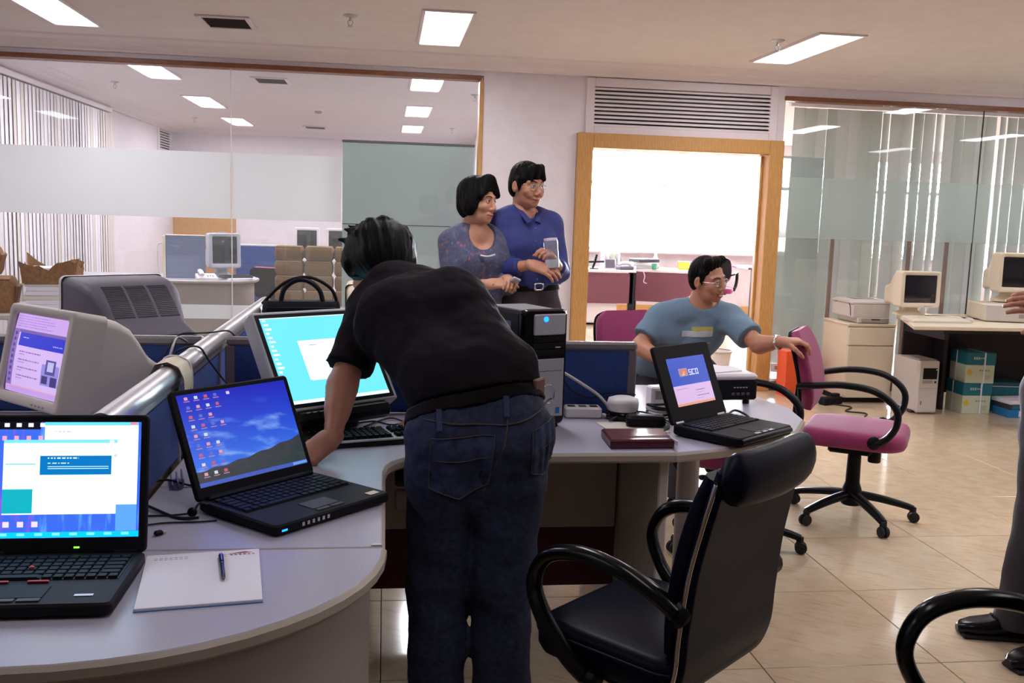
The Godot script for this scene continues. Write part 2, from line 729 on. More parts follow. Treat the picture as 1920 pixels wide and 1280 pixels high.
	M.led_green = glow(rgb(120, 230, 60), 2.0)
	M.magenta = relief(grain(mat(rgb(150, 48, 98), 0.9), tinted(weave, rgb(136, 40, 88), rgb(164, 58, 110)), 10.0), weave, 0.06, 10.0)
	M.magenta.rim_enabled = true
	M.magenta.rim = 0.5
	M.leather = relief(mat(rgb(11, 14, 32), 0.40, 0, 0.22), noise_tex(0.09, 3, FastNoiseLite.TYPE_CELLULAR, 256, 17), 0.010, 7.0)
	M.kraft = grain(mat(rgb(176, 140, 98), 0.8), tinted(mid, rgb(114, 82, 46), rgb(144, 108, 68)), 5.0)
	M.kraft_brown = grain(mat(rgb(150, 112, 78), 0.8), tinted(mid, rgb(128, 92, 62), rgb(164, 124, 88)), 5.0)
	M.string = mat(rgb(212, 190, 150), 0.7)
	M.orange = mat(rgb(226, 84, 36), 0.6)
	M.teal = mat(rgb(24, 112, 130), 0.5)
	M.pale_green = mat(rgb(206, 214, 188), 0.6)
	M.yellow = mat(rgb(222, 190, 70), 0.6)
	M.blue_card = mat(rgb(30, 120, 190), 0.5)
	M.maroon_book = grain(mat(rgb(84, 22, 34), 0.32, 0, 0.6), tinted(fine, rgb(70, 16, 28), rgb(96, 30, 44)), 6.0)
	M.red = mat(rgb(190, 30, 40), 0.5)
	M.rubber = mat(rgb(26, 24, 28), 0.7)

func glow(c: Color, e: float) -> StandardMaterial3D:
	var m := mat(c, 0.4)
	m.emission_enabled = true
	m.emission = c
	m.emission_energy_multiplier = e
	return m

# ---------------------------------------------------------------- ceiling panels
func ceiling_lights() -> void:
	var diff := glow(Color(1.0, 0.985, 0.99), 2.6)
	var spots := []
	for z in [-6.42, -3.87, -1.32]:
		for x in [-4.5, -2.07, 0.354, 2.8, 5.24, 7.7]:
			spots.append([x, z, "front"])
	for z in [-8.97, -11.6, -14.05]:
		for x in [-2.07, 0.354]:
			spots.append([x, z, "glass"])
	for z in [-8.97, -11.6]:
		for x in [2.8, 5.24, 7.7]:
			spots.append([x, z, "window"])
	var where := {
		"front": ["flush panel", "ceiling panels of the front office"],
		"glass": ["", "ceiling panels behind the left glass"], "window": ["ceiling light panel in the windowed office behind the door", "ceiling panels of the windowed office"]}
	for s in spots:
		var lb: String = where[s[2]][0]
		if s[2] == "front" and s[1] == -6.42:
			if s[0] == -2.07:
				lb = "bright ceiling light panel cut by the top edge, above the left glass"
			elif s[0] == 0.354:
				lb = "bright ceiling light panel over the two standing people, between sprinkler and grille"
			elif s[0] == 2.8:
				lb = "long bright ceiling light panel in front of the doorway grille, beside a sprinkler"
		if s[2] == "front" and lb.begins_with("flush"):
			lb = "white ceiling light panel of the front office, out of the picture"
		if s[2] == "glass":
			lb = "%s of the three ceiling panels in the %s row seen through the left glass" % [{-8.97: "nearest", -11.6: "middle", -14.05: "farthest"}[s[1]], "left-hand" if s[0] < 0 else "right-hand"]
		var t := thing("ceiling_light", lb, "ceiling light", Vector3(s[0], CEIL, s[1]), 0, where[s[2]][1])
		var fr := Mb.new()
		for k in [-1, 1]:
			fr.box(Vector3(k * 0.149, -0.004, 0), Vector3(0.022, 0.016, 1.17), 0.003)
			fr.box(Vector3(0, -0.004, k * 0.576), Vector3(0.276, 0.016, 0.022), 0.003)
		obj("frame", fr, M.white_metal, t)
		obj("diffuser", Mb.new().box(Vector3(0, -0.003, 0), Vector3(0.276, 0.006, 1.13)), diff, t)
		var l := AreaLight3D.new()
		l.name = "light"
		l.area_size = Vector2(0.27, 1.12)
		l.light_energy = LAMP * (2.6 if s[2] == "glass" else 0.3 if s[1] > -2.0 else 1.1)
		l.light_color = Color(0.975, 0.972, 1.0)
		l.area_range = 30.0
		l.area_attenuation = 2.0
		l.shadow_enabled = true
		l.position = Vector3(0, -0.009, 0)
		l.rotation.x = -PI / 2
		t.add_child(l)

# ---------------------------------------------------------------- shell
func build_room() -> void:
	var fl := struct("floor", Mb.new().box(Vector3(1.5, -0.104, -5.9), Vector3(16.0, 0.2, 21.0)), M.grout)
	var tm := Mb.new().box(Vector3(0, -0.01, 0), Vector3(TILE - 0.0035, 0.02, TILE - 0.0035), 0.0012).mesh()
	for i in range(-4, 11):
		for j in range(-1, 20):
			var x := 1.215 + TILE * (i + 0.5)
			var z := -2.77 - TILE * (j + 0.5) + TILE
			if z < WZ and x < 1.5 or z > -1.6 and x < 0.9:
				continue
			if x < -0.6 or x > (6.9 if z > WZ else z * -0.66 + 1.2):
				continue
			var o := obj("tile", tm, M["tile%d" % rng.randi_range(0, 3)], fl)
			o.position = Vector3(x, 0, z)
	var ce := CSGBox3D.new()   # with real openings for the air vents
	ce.name = "ceiling"
	ce.size = Vector3(16.2, 0.2, 21.2)
	ce.position = Vector3(1.5, CEIL + 0.1, -5.9)
	ce.material = M.ceiling
	for q in VENTS:
		var hole := CSGBox3D.new()
		hole.name = "vent_opening"
		hole.operation = CSGShape3D.OPERATION_SUBTRACTION
		hole.size = Vector3(0.27, 0.34, 0.35)
		hole.position = Vector3(q[0], CEIL, q[1]) - ce.position
		hole.material = M.duct
		ce.add_child(hole, true)
	add_child(ce)
	ce.set_meta("kind", "structure")
	var w := Mb.new()
	w.box(Vector3(1.125, 1.3, WZ - 0.06), Vector3(0.76, 2.6, 0.12))
	w.box(Vector3(-2.603, 2.54, WZ - 0.06), Vector3(6.694, 0.11, 0.12))
	w.box(Vector3(-4.4, 1.24, WZ - 0.06), Vector3(2.2, 2.484, 0.12))
	for q in [[1.505, 1.632, 2.08, 2.58], [3.102, 3.235, 2.08, 2.58], [1.632, 3.102, 2.08, 2.1345], [1.632, 3.102, 2.4495, 2.58]]:   # round the grille's opening
		w.box(Vector3((q[0] + q[1]) / 2, (q[2] + q[3]) / 2, WZ - 0.06), Vector3(q[1] - q[0], q[3] - q[2], 0.12))
	w.box(Vector3(6.118, 2.52, WZ - 0.06), Vector3(5.764, 0.15, 0.12))
	struct("wall_back", w, M.wall)
	struct("wall_left", Mb.new().box(Vector3(-5.6, 1.3, -1.75), Vector3(0.2, 2.6, 12.3)), M.wall)
	struct("wall_right", Mb.new().box(Vector3(9.1, 1.3, -5.2), Vector3(0.2, 2.6, 19.2)), M.wall)
	struct("wall_front", Mb.new().box(Vector3(1.75, 1.3, 4.4), Vector3(14.9, 2.6, 0.2)), M.wall)
	w = Mb.new()
	for q in [[-14.85, -7.8, 0.0, 2.6], [-15.8, -15.55, 0.0, 2.6], [-15.55, -14.85, 0.0, 2.21], [-15.55, -14.85, 2.51, 2.6]]:
		w.box(Vector3(-3.42, (q[2] + q[3]) / 2, (q[0] + q[1]) / 2), Vector3(0.2, q[3] - q[2], q[1] - q[0]))
	struct("wall_archive_left", w, M.wall)
	struct("wall_archive_end", Mb.new().box(Vector3(-0.95, 1.3, -15.9), Vector3(5.1, 2.6, 0.2)), M.wall)
	struct("wall_between", Mb.new().box(Vector3(1.44, 1.3, -11.8), Vector3(0.1, 2.6, 8.0)), M.wall)
	# cornice: stepped moulding under the ceiling
	var prof := PackedVector2Array([Vector2(0, 0), Vector2(0.05, 0), Vector2(0.06, 0.012), Vector2(0.17, 0.03), Vector2(0.2, 0.05), Vector2(0.33, 0.058), Vector2(0.35, 0.072), Vector2(0, 0.072)])
	var c := Mb.new()
	c.at(Vector3(9.0, CEIL - 0.07, WZ), SIDE).extrude(prof, 14.5, 0.0, false)
	struct("trim_1", c, M.cornice)
	c = Mb.new()
	c.at(Vector3(1.39, CEIL - 0.07, -15.8), SIDE).extrude(prof, 4.7, 0.0, false)
	c.at(Vector3(-3.32, CEIL - 0.07, -7.83), Basis(Vector3(1, 0, 0), Vector3(0, 1, 0), Vector3(0, 0, 1))).at(Vector3(-3.32, CEIL - 0.07, -15.8)).extrude(prof, 7.97, 0.0, false)
	struct("trim_2", c, M.cornice)
	struct("baseboard_back", Mb.new().box(Vector3(1.125, 0.05, WZ + 0.008), Vector3(0.76, 0.1, 0.016), 0.004), M.wood)
	# vents and sprinklers in the ceiling
	for s in [[-1.035, -6.6, "square dark ceiling vent nearest the camera, above the left glass wall"], [-1.08, -9.42, "ceiling vent behind the left glass, right of the pane joint"], [-1.04, -14.5, "small far ceiling vent behind the left glass, near the end wall"]]:
		var t := thing("ceiling_vent", s[2], "air vent", Vector3(s[0], CEIL, s[1]), 0, "square ceiling vents")
		var f := Mb.new()
		for k in [-1, 1]:
			f.box(Vector3(k * 0.15, -0.006, 0), Vector3(0.035, 0.014, 0.42), 0.004)
			f.box(Vector3(0, -0.006, k * 0.19), Vector3(0.27, 0.014, 0.035), 0.004)
		obj("frame", f, M.white_metal, t)
		obj("duct_damper", Mb.new().box(Vector3(0, 0.145, 0), Vector3(0.27, 0.01, 0.35)), M.duct, t)
		for k in 7:
			var b := Mb.new()
			b.at(Vector3(0, -0.006, -0.15 + k * 0.05), Basis(Vector3.RIGHT, 0.7)).box(Vector3.ZERO, Vector3(0.266, 0.0015, 0.018))
			obj("slat", b, M.partition_frame, t)
	for s in [[-0.233, -6.15, "ceiling sprinkler left of the bright panel above the man in blue"], [2.51, -6.17, "ceiling sprinkler beside the long bright panel over the doorway"], [-2.66, -10.1, "ceiling sprinkler behind the left glass, left of the row of panels"], [-2.59, -13.75, "far ceiling sprinkler behind the left glass, near the wall grille"], [0.865, -9.78, "ceiling sprinkler behind the left glass, against the wooden post"], [0.9, -13.7, "faint far ceiling sprinkler behind the left glass, above the frosted door"]]:
		var t := thing("sprinkler", s[2], "sprinkler", Vector3(s[0], CEIL, s[1]), 0, "ceiling sprinklers")
		obj("escutcheon", Mb.new().lathe([Vector2(0.045, 0), Vector2(0.045, -0.004), Vector2(0.03, -0.012), Vector2(0.012, -0.016)].map(func(q): return q), 16), M.alu, t)
		var f := Mb.new()
		f.tube([Vector3(0, -0.012, 0), Vector3(0, -0.035, 0)], 0.008, 8)
		for k in [-1, 1]:
			f.tube(spline([Vector3(k * 0.007, -0.03, 0), Vector3(k * 0.016, -0.045, 0), Vector3(k * 0.004, -0.065, 0)], 3), 0.003, 6)
		obj("arms", f, M.alu, t)
		obj("deflector", Mb.new().lathe([Vector2(0.016, -0.066), Vector2(0.018, -0.068), Vector2(0.016, -0.07)], 12), M.alu, t)
	var sd := thing("smoke_detector", "round white smoke detector on the ceiling behind the left glass", "smoke detector", Vector3(-0.82, CEIL, -11.94))
	obj("base", Mb.new().lathe([Vector2(0.06, 0), Vector2(0.06, -0.015), Vector2(0.05, -0.018)], 18), M.white, sd)
	obj("sensor", Mb.new().lathe([Vector2(0.045, -0.016), Vector2(0.042, -0.04), Vector2(0.02, -0.048), Vector2(0.0, -0.049)], 18), M.beige_dark, sd)

func grille(called_label: String, at: Vector3, turn: float, w: float, h: float, count: int) -> void:
	var t := thing("air_grille", called_label, "air grille", at, turn)
	var f := Mb.new()
	for k in [-1, 1]:
		f.box(Vector3(k * (w / 2 + 0.03), 0, 0.012), Vector3(0.07, h + 0.13, 0.024), 0.005)
		f.box(Vector3(0, k * (h / 2 + 0.03), 0.012), Vector3(w - 0.01, 0.07, 0.024), 0.005)
	obj("frame", f, M.white_metal, t)
	var du := Mb.new()   # the sheet-metal duct in the thickness of the wall
	du.box(Vector3(0, 0, -0.11), Vector3(w, h, 0.006))
	for k in [-1, 1]:
		du.box(Vector3(0, k * (h / 2 - 0.002), -0.055), Vector3(w, 0.004, 0.11))
		du.box(Vector3(k * (w / 2 - 0.002), 0, -0.055), Vector3(0.004, h - 0.008, 0.11))
	obj("duct", du, M.duct, t)
	var sm := Mb.new()
	sm.xf = Transform3D(Basis(Vector3.RIGHT, 0.55), Vector3.ZERO)
	sm.box(Vector3.ZERO, Vector3(w, 0.0025, 0.026))
	sm.xf = Transform3D()
	sm.box(Vector3(0, -0.006, 0.012), Vector3(w, 0.015, 0.003))
	var mm := sm.mesh()
	for i in count:
		var o := obj("slat", mm, M.white_metal, t)
		o.position = Vector3(0, -h / 2 + h * (i + 0.5) / count, 0.012)

func build_glazing() -> void:
	# left glass wall
	var lw := struct("window_1", Mb.new().box(Vector3(-1.285, 2.4675, WZ - 0.05), Vector3(4.03, 0.035, 0.14), 0.004), M.wood_dark)
	obj("frame_post", Mb.new().box(Vector3(0.73, 1.225, WZ - 0.05), Vector3(0.03, 2.45, 0.14), 0.004), M.wood, lw)
	obj("frame_bottom", Mb.new().box(Vector3(-1.285, 0.04, WZ - 0.05), Vector3(4.0, 0.08, 0.14), 0.004), M.wood_dark, lw)
	obj("frame_post", Mb.new().box(Vector3(-3.285, 1.225, WZ - 0.05), Vector3(0.03, 2.45, 0.14), 0.004), M.wood, lw)
	for s in [[-3.27, -1.195], [-1.189, 0.715]]:
		var a: float = s[0]
		var b: float = s[1]
		obj("pane", Mb.new().box(Vector3((a + b) / 2, 1.265, WZ - 0.05), Vector3(b - a, 2.37, 0.01), 0.001), M.glass, lw)
		var fb := b if b < 0.5 else -0.352   # the film stops at the frosted door
		obj("frosted_film", Mb.new().box(Vector3((a + fb) / 2, 1.567, WZ - 0.043), Vector3(fb - a - 0.004, 0.505, 0.001)), M.film, lw)
		obj("frosted_film", Mb.new().box(Vector3((a + b) / 2, 0.585, WZ - 0.043), Vector3(b - a - 0.004, 0.11, 0.001)), M.film, lw)
	for x in [-1.192]:
		obj("joint", Mb.new().box(Vector3(x, 1.265, WZ - 0.05), Vector3(0.006, 2.37, 0.012)), M.white, lw)
	# right glass wall
	var rw := struct("window_2", Mb.new().box(Vector3(6.1, 2.4275, WZ - 0.05), Vector3(5.75, 0.035, 0.14), 0.004), M.wood_dark)
	obj("frame_bottom", Mb.new().box(Vector3(6.1, 0.04, WZ - 0.05), Vector3(5.75, 0.08, 0.14), 0.004), M.wood_dark, rw)
	for s in [[3.245, 5.02], [5.026, 7.0], [7.006, 8.98]]:
		var a: float = s[0]
		var b: float = s[1]
		obj("pane", Mb.new().box(Vector3((a + b) / 2, 1.245, WZ - 0.05), Vector3(b - a, 2.33, 0.01), 0.001), M.glass, rw)
		obj("frosted_film", Mb.new().box(Vector3((a + b) / 2, 1.545, WZ - 0.043), Vector3(b - a - 0.004, 0.505, 0.001)), M.film_green, rw)
	obj("joint", Mb.new().box(Vector3(5.023, 1.245, WZ - 0.05), Vector3(0.006, 2.33, 0.012)), M.slot, rw)
	# doorway
	var d := Mb.new()
	d.box(Vector3(1.57, 1.04, WZ - 0.05), Vector3(0.125, 2.08, 0.22), 0.006)
	d.box(Vector3(3.165, 1.04, WZ - 0.05), Vector3(0.125, 2.08, 0.22), 0.006)
	d.box(Vector3(2.3675, 2.022, WZ - 0.05), Vector3(1.47, 0.115, 0.22), 0.006)
	var dd := struct("door_1", d, M.wood)
	for x in [1.643, 3.092]:
		obj("stop", Mb.new().box(Vector3(x, 0.98, WZ - 0.09), Vector3(0.02, 1.96, 0.05), 0.003), M.wood, dd)
	grille("wide white louvred air grille in the wall above the open doorway", Vector3(2.367, 2.292, WZ), 0, 1.47, 0.315, 10)
	grille("small louvred grille high on the far left wall behind the glass", Vector3(-3.32, 2.36, -15.2), PI / 2, 0.7, 0.3, 8)
	# frosted glass doors that stand open behind the two glass walls
	var g := thing("glass_door", "frosted grey green glass door behind the left glass, behind the woman", "glass door", Vector3(0.175, 0, -7.90))
	obj("leaf", Mb.new().box(Vector3(0, 0.975, 0), Vector3(1.05, 1.95, 0.012), 0.002), M.frosted_door, g)
	obj("top_rail", Mb.new().box(Vector3(0, 1.955, 0), Vector3(1.06, 0.02, 0.03), 0.004), M.slot, g)
	obj("bottom_rail", Mb.new().box(Vector3(0, 0.02, 0), Vector3(1.05, 0.04, 0.03), 0.004), M.alu_dull, g)
	obj("film_edge", Mb.new().box(Vector3(0, 1.30, 0.0068), Vector3(1.05, 0.008, 0.001)), M.slot, g)
	obj("handle", Mb.new().tube([Vector3(-0.44, 0.9, 0.04), Vector3(-0.44, 1.2, 0.04)], 0.012, 8), M.alu, g)
	g = thing("glass_door", "frosted green glass door with wooden edge behind the right glass, by the doorway", "glass door", Vector3(3.55, 0, -8.1), 0.25)
	obj("leaf", Mb.new().box(Vector3(0.03, 1.0, 0), Vector3(0.5, 1.98, 0.012), 0.002), M.frosted_pale, g)
	obj("edge", Mb.new().box(Vector3(-0.245, 1.0, 0), Vector3(0.05, 2.0, 0.04), 0.004), M.wood, g)
	obj("bottom_rail", Mb.new().box(Vector3(0.03, 0.012, 0), Vector3(0.5, 0.024, 0.03), 0.004), M.alu_dull, g)
	var pl := thing("wall_outlet", "small white outlet plate low beside the right door post", "outlet", Vector3(3.3, 0.2, WZ + 0.03))
	obj("plate", Mb.new().box(Vector3(0, 0, 0), Vector3(0.1, 0.07, 0.02), 0.004), M.white, pl)
	obj("socket", Mb.new().box(Vector3(0, 0, 0.0105), Vector3(0.05, 0.03, 0.002)), M.beige_dark, pl)

func build_blinds() -> void:
	var t := thing("vertical_blind", "white vertical blind along the left wall behind the glass", "blind", Vector3(-3.26, 0, -10.2))
	obj("head_rail", Mb.new().box(Vector3(0.0, 2.49, 0), Vector3(0.06, 0.05, 3.9), 0.005), M.white_metal, t)
	var sm := Mb.new().box(Vector3(0, 1.24, 0), Vector3(0.002, 2.42, 0.104)).mesh()
	var cols := [mat(rgb(230, 225, 230), 0.8), mat(rgb(222, 216, 218), 0.8), mat(rgb(214, 204, 198), 0.8)]
	for i in 40:
		var o := obj("slat", sm, cols[[0, 0, 1, 0, 2][rng.randi_range(0, 4)]], t)
		o.position = Vector3(0.02, 0, -1.9 + i * 0.097)
		o.rotation.y = rng.randf_range(0.02, 0.16)
	obj("wall_strip", Mb.new().box(Vector3(-0.05, 1.24, 0), Vector3(0.004, 2.4, 3.9)), mat(rgb(206, 190, 172), 0.8), t)
	# blind behind the right glass, lit from the window side
	t = thing("vertical_blind", "grey vertical blind hanging behind the right glass wall", "blind", Vector3(6.2, 0, -8.35))
	obj("head_rail", Mb.new().box(Vector3(0, 2.47, 0), Vector3(5.3, 0.05, 0.06), 0.005), M.white_metal, t)
	var bm := []
	for c in [rgb(196, 200, 192), rgb(208, 208, 204), rgb(180, 186, 176)]:
		var m := mat(c, 0.8)
		m.backlight_enabled = true
		m.backlight = Color(0.55, 0.56, 0.55)
		bm.append(m)
	sm = Mb.new().box(Vector3(0, 1.23, 0), Vector3(0.112, 2.42, 0.0015)).mesh()
	for i in 50:
		var x := -2.55 + i * 0.103
		var o := obj("slat", sm, bm[rng.randi_range(0, 2)], t)
		o.position = Vector3(x, 0, rng.randf_range(-0.012, 0.012))
		var a := rng.randf_range(-0.25, 0.25)
		if i in [8, 13, 19, 22, 23, 28, 33, 34]:
			a = 0.55
		o.rotation.y = a
	var p := thing("wooden_post", "thin brown wooden post behind the right glass, right of the standing monitor", "post", Vector3(4.66, 0, -8.12))
	obj("shaft", Mb.new().box(Vector3(0, 0.68, 0), Vector3(0.03, 1.36, 0.03), 0.003), M.wood_dark, p)
	obj("foot", Mb.new().box(Vector3(0, 0.01, 0), Vector3(0.07, 0.02, 0.07), 0.003), M.wood_dark, p)
	p = dup(p, Vector3(5.02, 0, -8.12), 0, "thin brown wooden post behind the right glass, beside the monitor cut by the frame")
	p = dup(p, Vector3(3.94, 0, -8.14), 0, "thin dark wooden post behind the right glass, above the printer")

# ---------------------------------------------------------------- desks and partitions
const CZ := -3.2             # the cross partition
const RX := -0.545           # the long partition
const TOP := 0.74

func flat_poly(pts: Array) -> PackedVector2Array:   # (x, z) to an outline for FLAT, turned counterclockwise
	var out := PackedVector2Array()
	for p in pts:
		out.append(Vector2(p.x, -p.y))
	if Geometry2D.is_polygon_clockwise(out):
		out.reverse()
	return out

func desk_top(t: Node3D, pts: Array) -> void:
	var poly := flat_poly(pts)
	var e := Mb.new()
	obj("top", Mb.new().at(Vector3(0, TOP - 0.006, 0), FLAT).extrude(poly, 0.006, 0.002), M.desk, t)
	e.at(Vector3(0, TOP - 0.03, 0), FLAT).extrude(e._inset(poly, -0.007), 0.029, 0.007)
	obj("edge_band", e, M.desk_edge, t)

func build_desks() -> void:
	var ell := []
	for k in 25:
		var a := PI * k / 24
		ell.append(Vector2(RX + cos(a) * 0.548, -1.872 + sin(a) * 0.478))
	var t := thing("end_table", "half-oval pale end table nearest the camera, under the notepad", "desk")
	desk_top(t, ell)
	var cp := Mb.new()
	var o1 := []
	var o2 := []
	for k in 25:
		var a := PI * k / 24
		o1.append(Vector2(RX + cos(a) * 0.522, -1.874 + sin(a) * 0.452))
		o2.append(Vector2(RX + cos(a) * 0.504, -1.874 + sin(a) * 0.434))
	o2.reverse()
	cp.at(Vector3.ZERO, FLAT).extrude(flat_poly(o1 + o2), 0.71)
	obj("curved_panel", cp, M.desk_panel, t)
	# four curved corner desks round the crossing of the partitions
	var base := [Vector2(-0.527, -1.878), Vector2(0.0, -1.878), Vector2(0.0, -2.44), Vector2(0.006, -2.5), Vector2(0.022, -2.545), Vector2(0.055, -2.585), Vector2(0.12, -2.61), Vector2(0.25, -2.624), Vector2(0.48, -2.634), Vector2(0.846, -2.64), Vector2(0.846, CZ + 0.017), Vector2(-0.527, CZ + 0.017)]
	var names := ["pale curved corner desk that the man in black leans on", "pale corner desk left of the aluminium rail, under the beige monitor", "pale corner desk behind the cross partition, under the black bag", "pale corner desk behind the cross partition, under the grey monitor seen from behind"]
	var k := 0
	for s in [[1, 1], [-1, 1], [1, -1], [-1, -1]]:
		t = thing("corner_desk", names[k], "desk", Vector3.ZERO, 0, "corner desks round the partitions")
		k += 1
		var pts := []
		for p in base:
			pts.append(Vector2(p.x if s[0] > 0 else 2 * RX - p.x, p.y if s[1] > 0 else 2 * CZ - p.y))
		desk_top(t, pts)
		var fx := func(x: float) -> float: return x if s[0] > 0 else 2 * RX - x
		var fz := func(z: float) -> float: return z if s[1] > 0 else 2 * CZ - z
		obj("modesty_panel", Mb.new().box(Vector3(fx.call(0.15), 0.53, fz.call(CZ + 0.05)), Vector3(1.3, 0.36, 0.018), 0.002), M.desk_panel, t)
		obj("leg_panel", Mb.new().box(Vector3(fx.call(0.826), 0.355, fz.call(-2.93)), Vector3(0.03, 0.71, 0.5), 0.004), M.beige, t)
		obj("leg_panel", Mb.new().box(Vector3(fx.call(-0.27), 0.355, fz.call(-1.9)), Vector3(0.46, 0.71, 0.03), 0.004), M.beige, t)
		if s == [1, 1]:
			obj("keyboard_tray", Mb.new().box(Vector3(0.16, 0.655, -2.78), Vector3(0.25, 0.02, 0.3), 0.005), M.grey_dark, t)
			obj("tray_front", Mb.new().box(Vector3(0.16, 0.60, -2.66), Vector3(0.25, 0.06, 0.02), 0.005), M.beige_dark, t)
			obj("hinge_plate", Mb.new().box(Vector3(-0.01, TOP + 0.002, -1.885), Vector3(0.022, 0.004, 0.008), 0.001), M.alu, t)
	t = thing("round_table", "round-ended white table extension under the laptop with the blue slide and the projector", "table")
	var rp := [Vector2(0.852, -2.64), Vector2(1.0, -2.69), Vector2(1.18, -2.79), Vector2(1.34, -2.93), Vector2(1.44, -3.1), Vector2(1.475, -3.3), Vector2(1.44, -3.5), Vector2(1.36, -3.66), Vector2(1.2, -3.74), Vector2(1.0, -3.76), Vector2(0.852, -3.76)]
	desk_top(t, rp)
	obj("post", Mb.new().lathe([Vector2(0.04, 0.02), Vector2(0.04, 0.71)], 16, Vector3(1.1, 0, -3.28)), M.alu_dull, t)
	obj("foot", Mb.new().lathe([Vector2(0.2, 0), Vector2(0.2, 0.012), Vector2(0.05, 0.03), Vector2(0.0, 0.03)], 24, Vector3(1.1, 0, -3.28)), M.alu_dull, t)
	# long partition with the aluminium rail
	t = thing("partition", "long blue fabric partition with a round aluminium top rail running away from the camera", "partition")
	var zs := [-1.93, -2.56, -3.19, -3.84, -4.48]
	for i in 4:
		var a: float = zs[i]
		var b: float = zs[i + 1]
		obj("fabric_panel", Mb.new().box(Vector3(RX, 0.855, (a + b) / 2), Vector3(0.026, 0.21, a - b - 0.02), 0.006), M.fabric_blue, t)
		obj("lower_panel", Mb.new().box(Vector3(RX, 0.42, (a + b) / 2), Vector3(0.02, 0.58, a - b - 0.02), 0.004), M.fabric_maroon, t)
	for z in zs:
		obj("post", Mb.new().box(Vector3(RX, 0.48, z), Vector3(0.03, 0.96, 0.022), 0.003), M.partition_frame, t)
	obj("rail", Mb.new().tube([Vector3(RX, 0.978, -1.915), Vector3(RX, 0.978, -3.2), Vector3(RX, 0.978, -4.5)], 0.027, 20), M.alu, t)
	obj("rail_skirt", Mb.new().box(Vector3(RX, 0.952, -3.2), Vector3(0.036, 0.03, 2.56), 0.006), M.alu_dull, t)
	# cross partition
	t = thing("partition", "blue fabric cross partition with grey frame behind the tower computer and the power strip", "partition")
	for s in [[-0.51, 0.15], [0.15, 0.86]]:
		var a: float = s[0]
		var b: float = s[1]
		obj("fabric_panel", Mb.new().box(Vector3((a + b) / 2, 0.85, CZ), Vector3(b - a - 0.04, 0.22, 0.024), 0.006), M.fabric_blue, t)
		obj("lower_panel", Mb.new().box(Vector3((a + b) / 2, 0.42, CZ), Vector3(b - a - 0.04, 0.6, 0.018), 0.004), M.fabric_maroon, t)
	obj("top_rail", Mb.new().box(Vector3(0.177, 0.974, CZ), Vector3(1.374, 0.03, 0.034), 0.008), M.partition_frame, t)
	for x in [-0.5, 0.15, 0.849]:
		obj("post", Mb.new().box(Vector3(x, 0.48, CZ), Vector3(0.03, 0.96, 0.03), 0.004), M.partition_frame, t)
	t = thing("partition", "blue fabric cross partition left of the aluminium rail, behind the beige monitor", "partition")
	for s in [[-1.28, -0.58], [-2.0, -1.28]]:
		var a: float = s[0]
		var b: float = s[1]
		obj("fabric_panel", Mb.new().box(Vector3((a + b) / 2, 0.85, CZ), Vector3(b - a - 0.04, 0.22, 0.024), 0.006), M.fabric_blue, t)
		obj("lower_panel", Mb.new().box(Vector3((a + b) / 2, 0.42, CZ), Vector3(b - a - 0.04, 0.6, 0.018), 0.004), M.fabric_maroon, t)
	obj("top_rail", Mb.new().box(Vector3(-1.29, 0.974, CZ), Vector3(1.42, 0.03, 0.034), 0.008), M.alu_dull, t)
	for x in [-0.59, -1.28, -1.985]:
		obj("post", Mb.new().box(Vector3(x, 0.48, CZ), Vector3(0.03, 0.96, 0.03), 0.004), M.partition_frame, t)

# ---------------------------------------------------------------- pictures on screens
func paint(w: int, h: int, c: Color) -> Image:
	var im := Image.create(w, h, false, Image.FORMAT_RGB8)
	im.fill(c)
	return im

func rect(im: Image, u0: float, v0: float, u1: float, v1: float, c: Color) -> void:
	var w := im.get_width()
	var h := im.get_height()
	im.fill_rect(Rect2i(int(u0 * w), int(v0 * h), maxi(1, int((u1 - u0) * w)), maxi(1, int((v1 - v0) * h))), c)

func scribble(im: Image, u0: float, v0: float, u1: float, v1: float, lines: int, c: Color) -> void:   # rows of small print too fine to read
	var h := im.get_height()
	for k in lines:
		var v := v0 + (v1 - v0) * (k + 0.3) / lines
		var u := u0
		var e := u1 - rng.randf() * (u1 - u0) * 0.3
		while u < e:
			var l := rng.randf_range(0.008, 0.035)
			rect(im, u, v, minf(u + l, e), v + maxf(1.2 / h, (v1 - v0) / lines * 0.4), c)
			u += l + 0.008

func screen_mat(im: Image, e: float) -> StandardMaterial3D:
	var m := mat(Color(0.02, 0.02, 0.02), 0.25)
	m.emission_enabled = true
	m.emission = Color.WHITE
	m.emission_operator = BaseMaterial3D.EMISSION_OP_MULTIPLY
	m.emission_energy_multiplier = e
	m.emission_texture = ImageTexture.create_from_image(im)
	return m

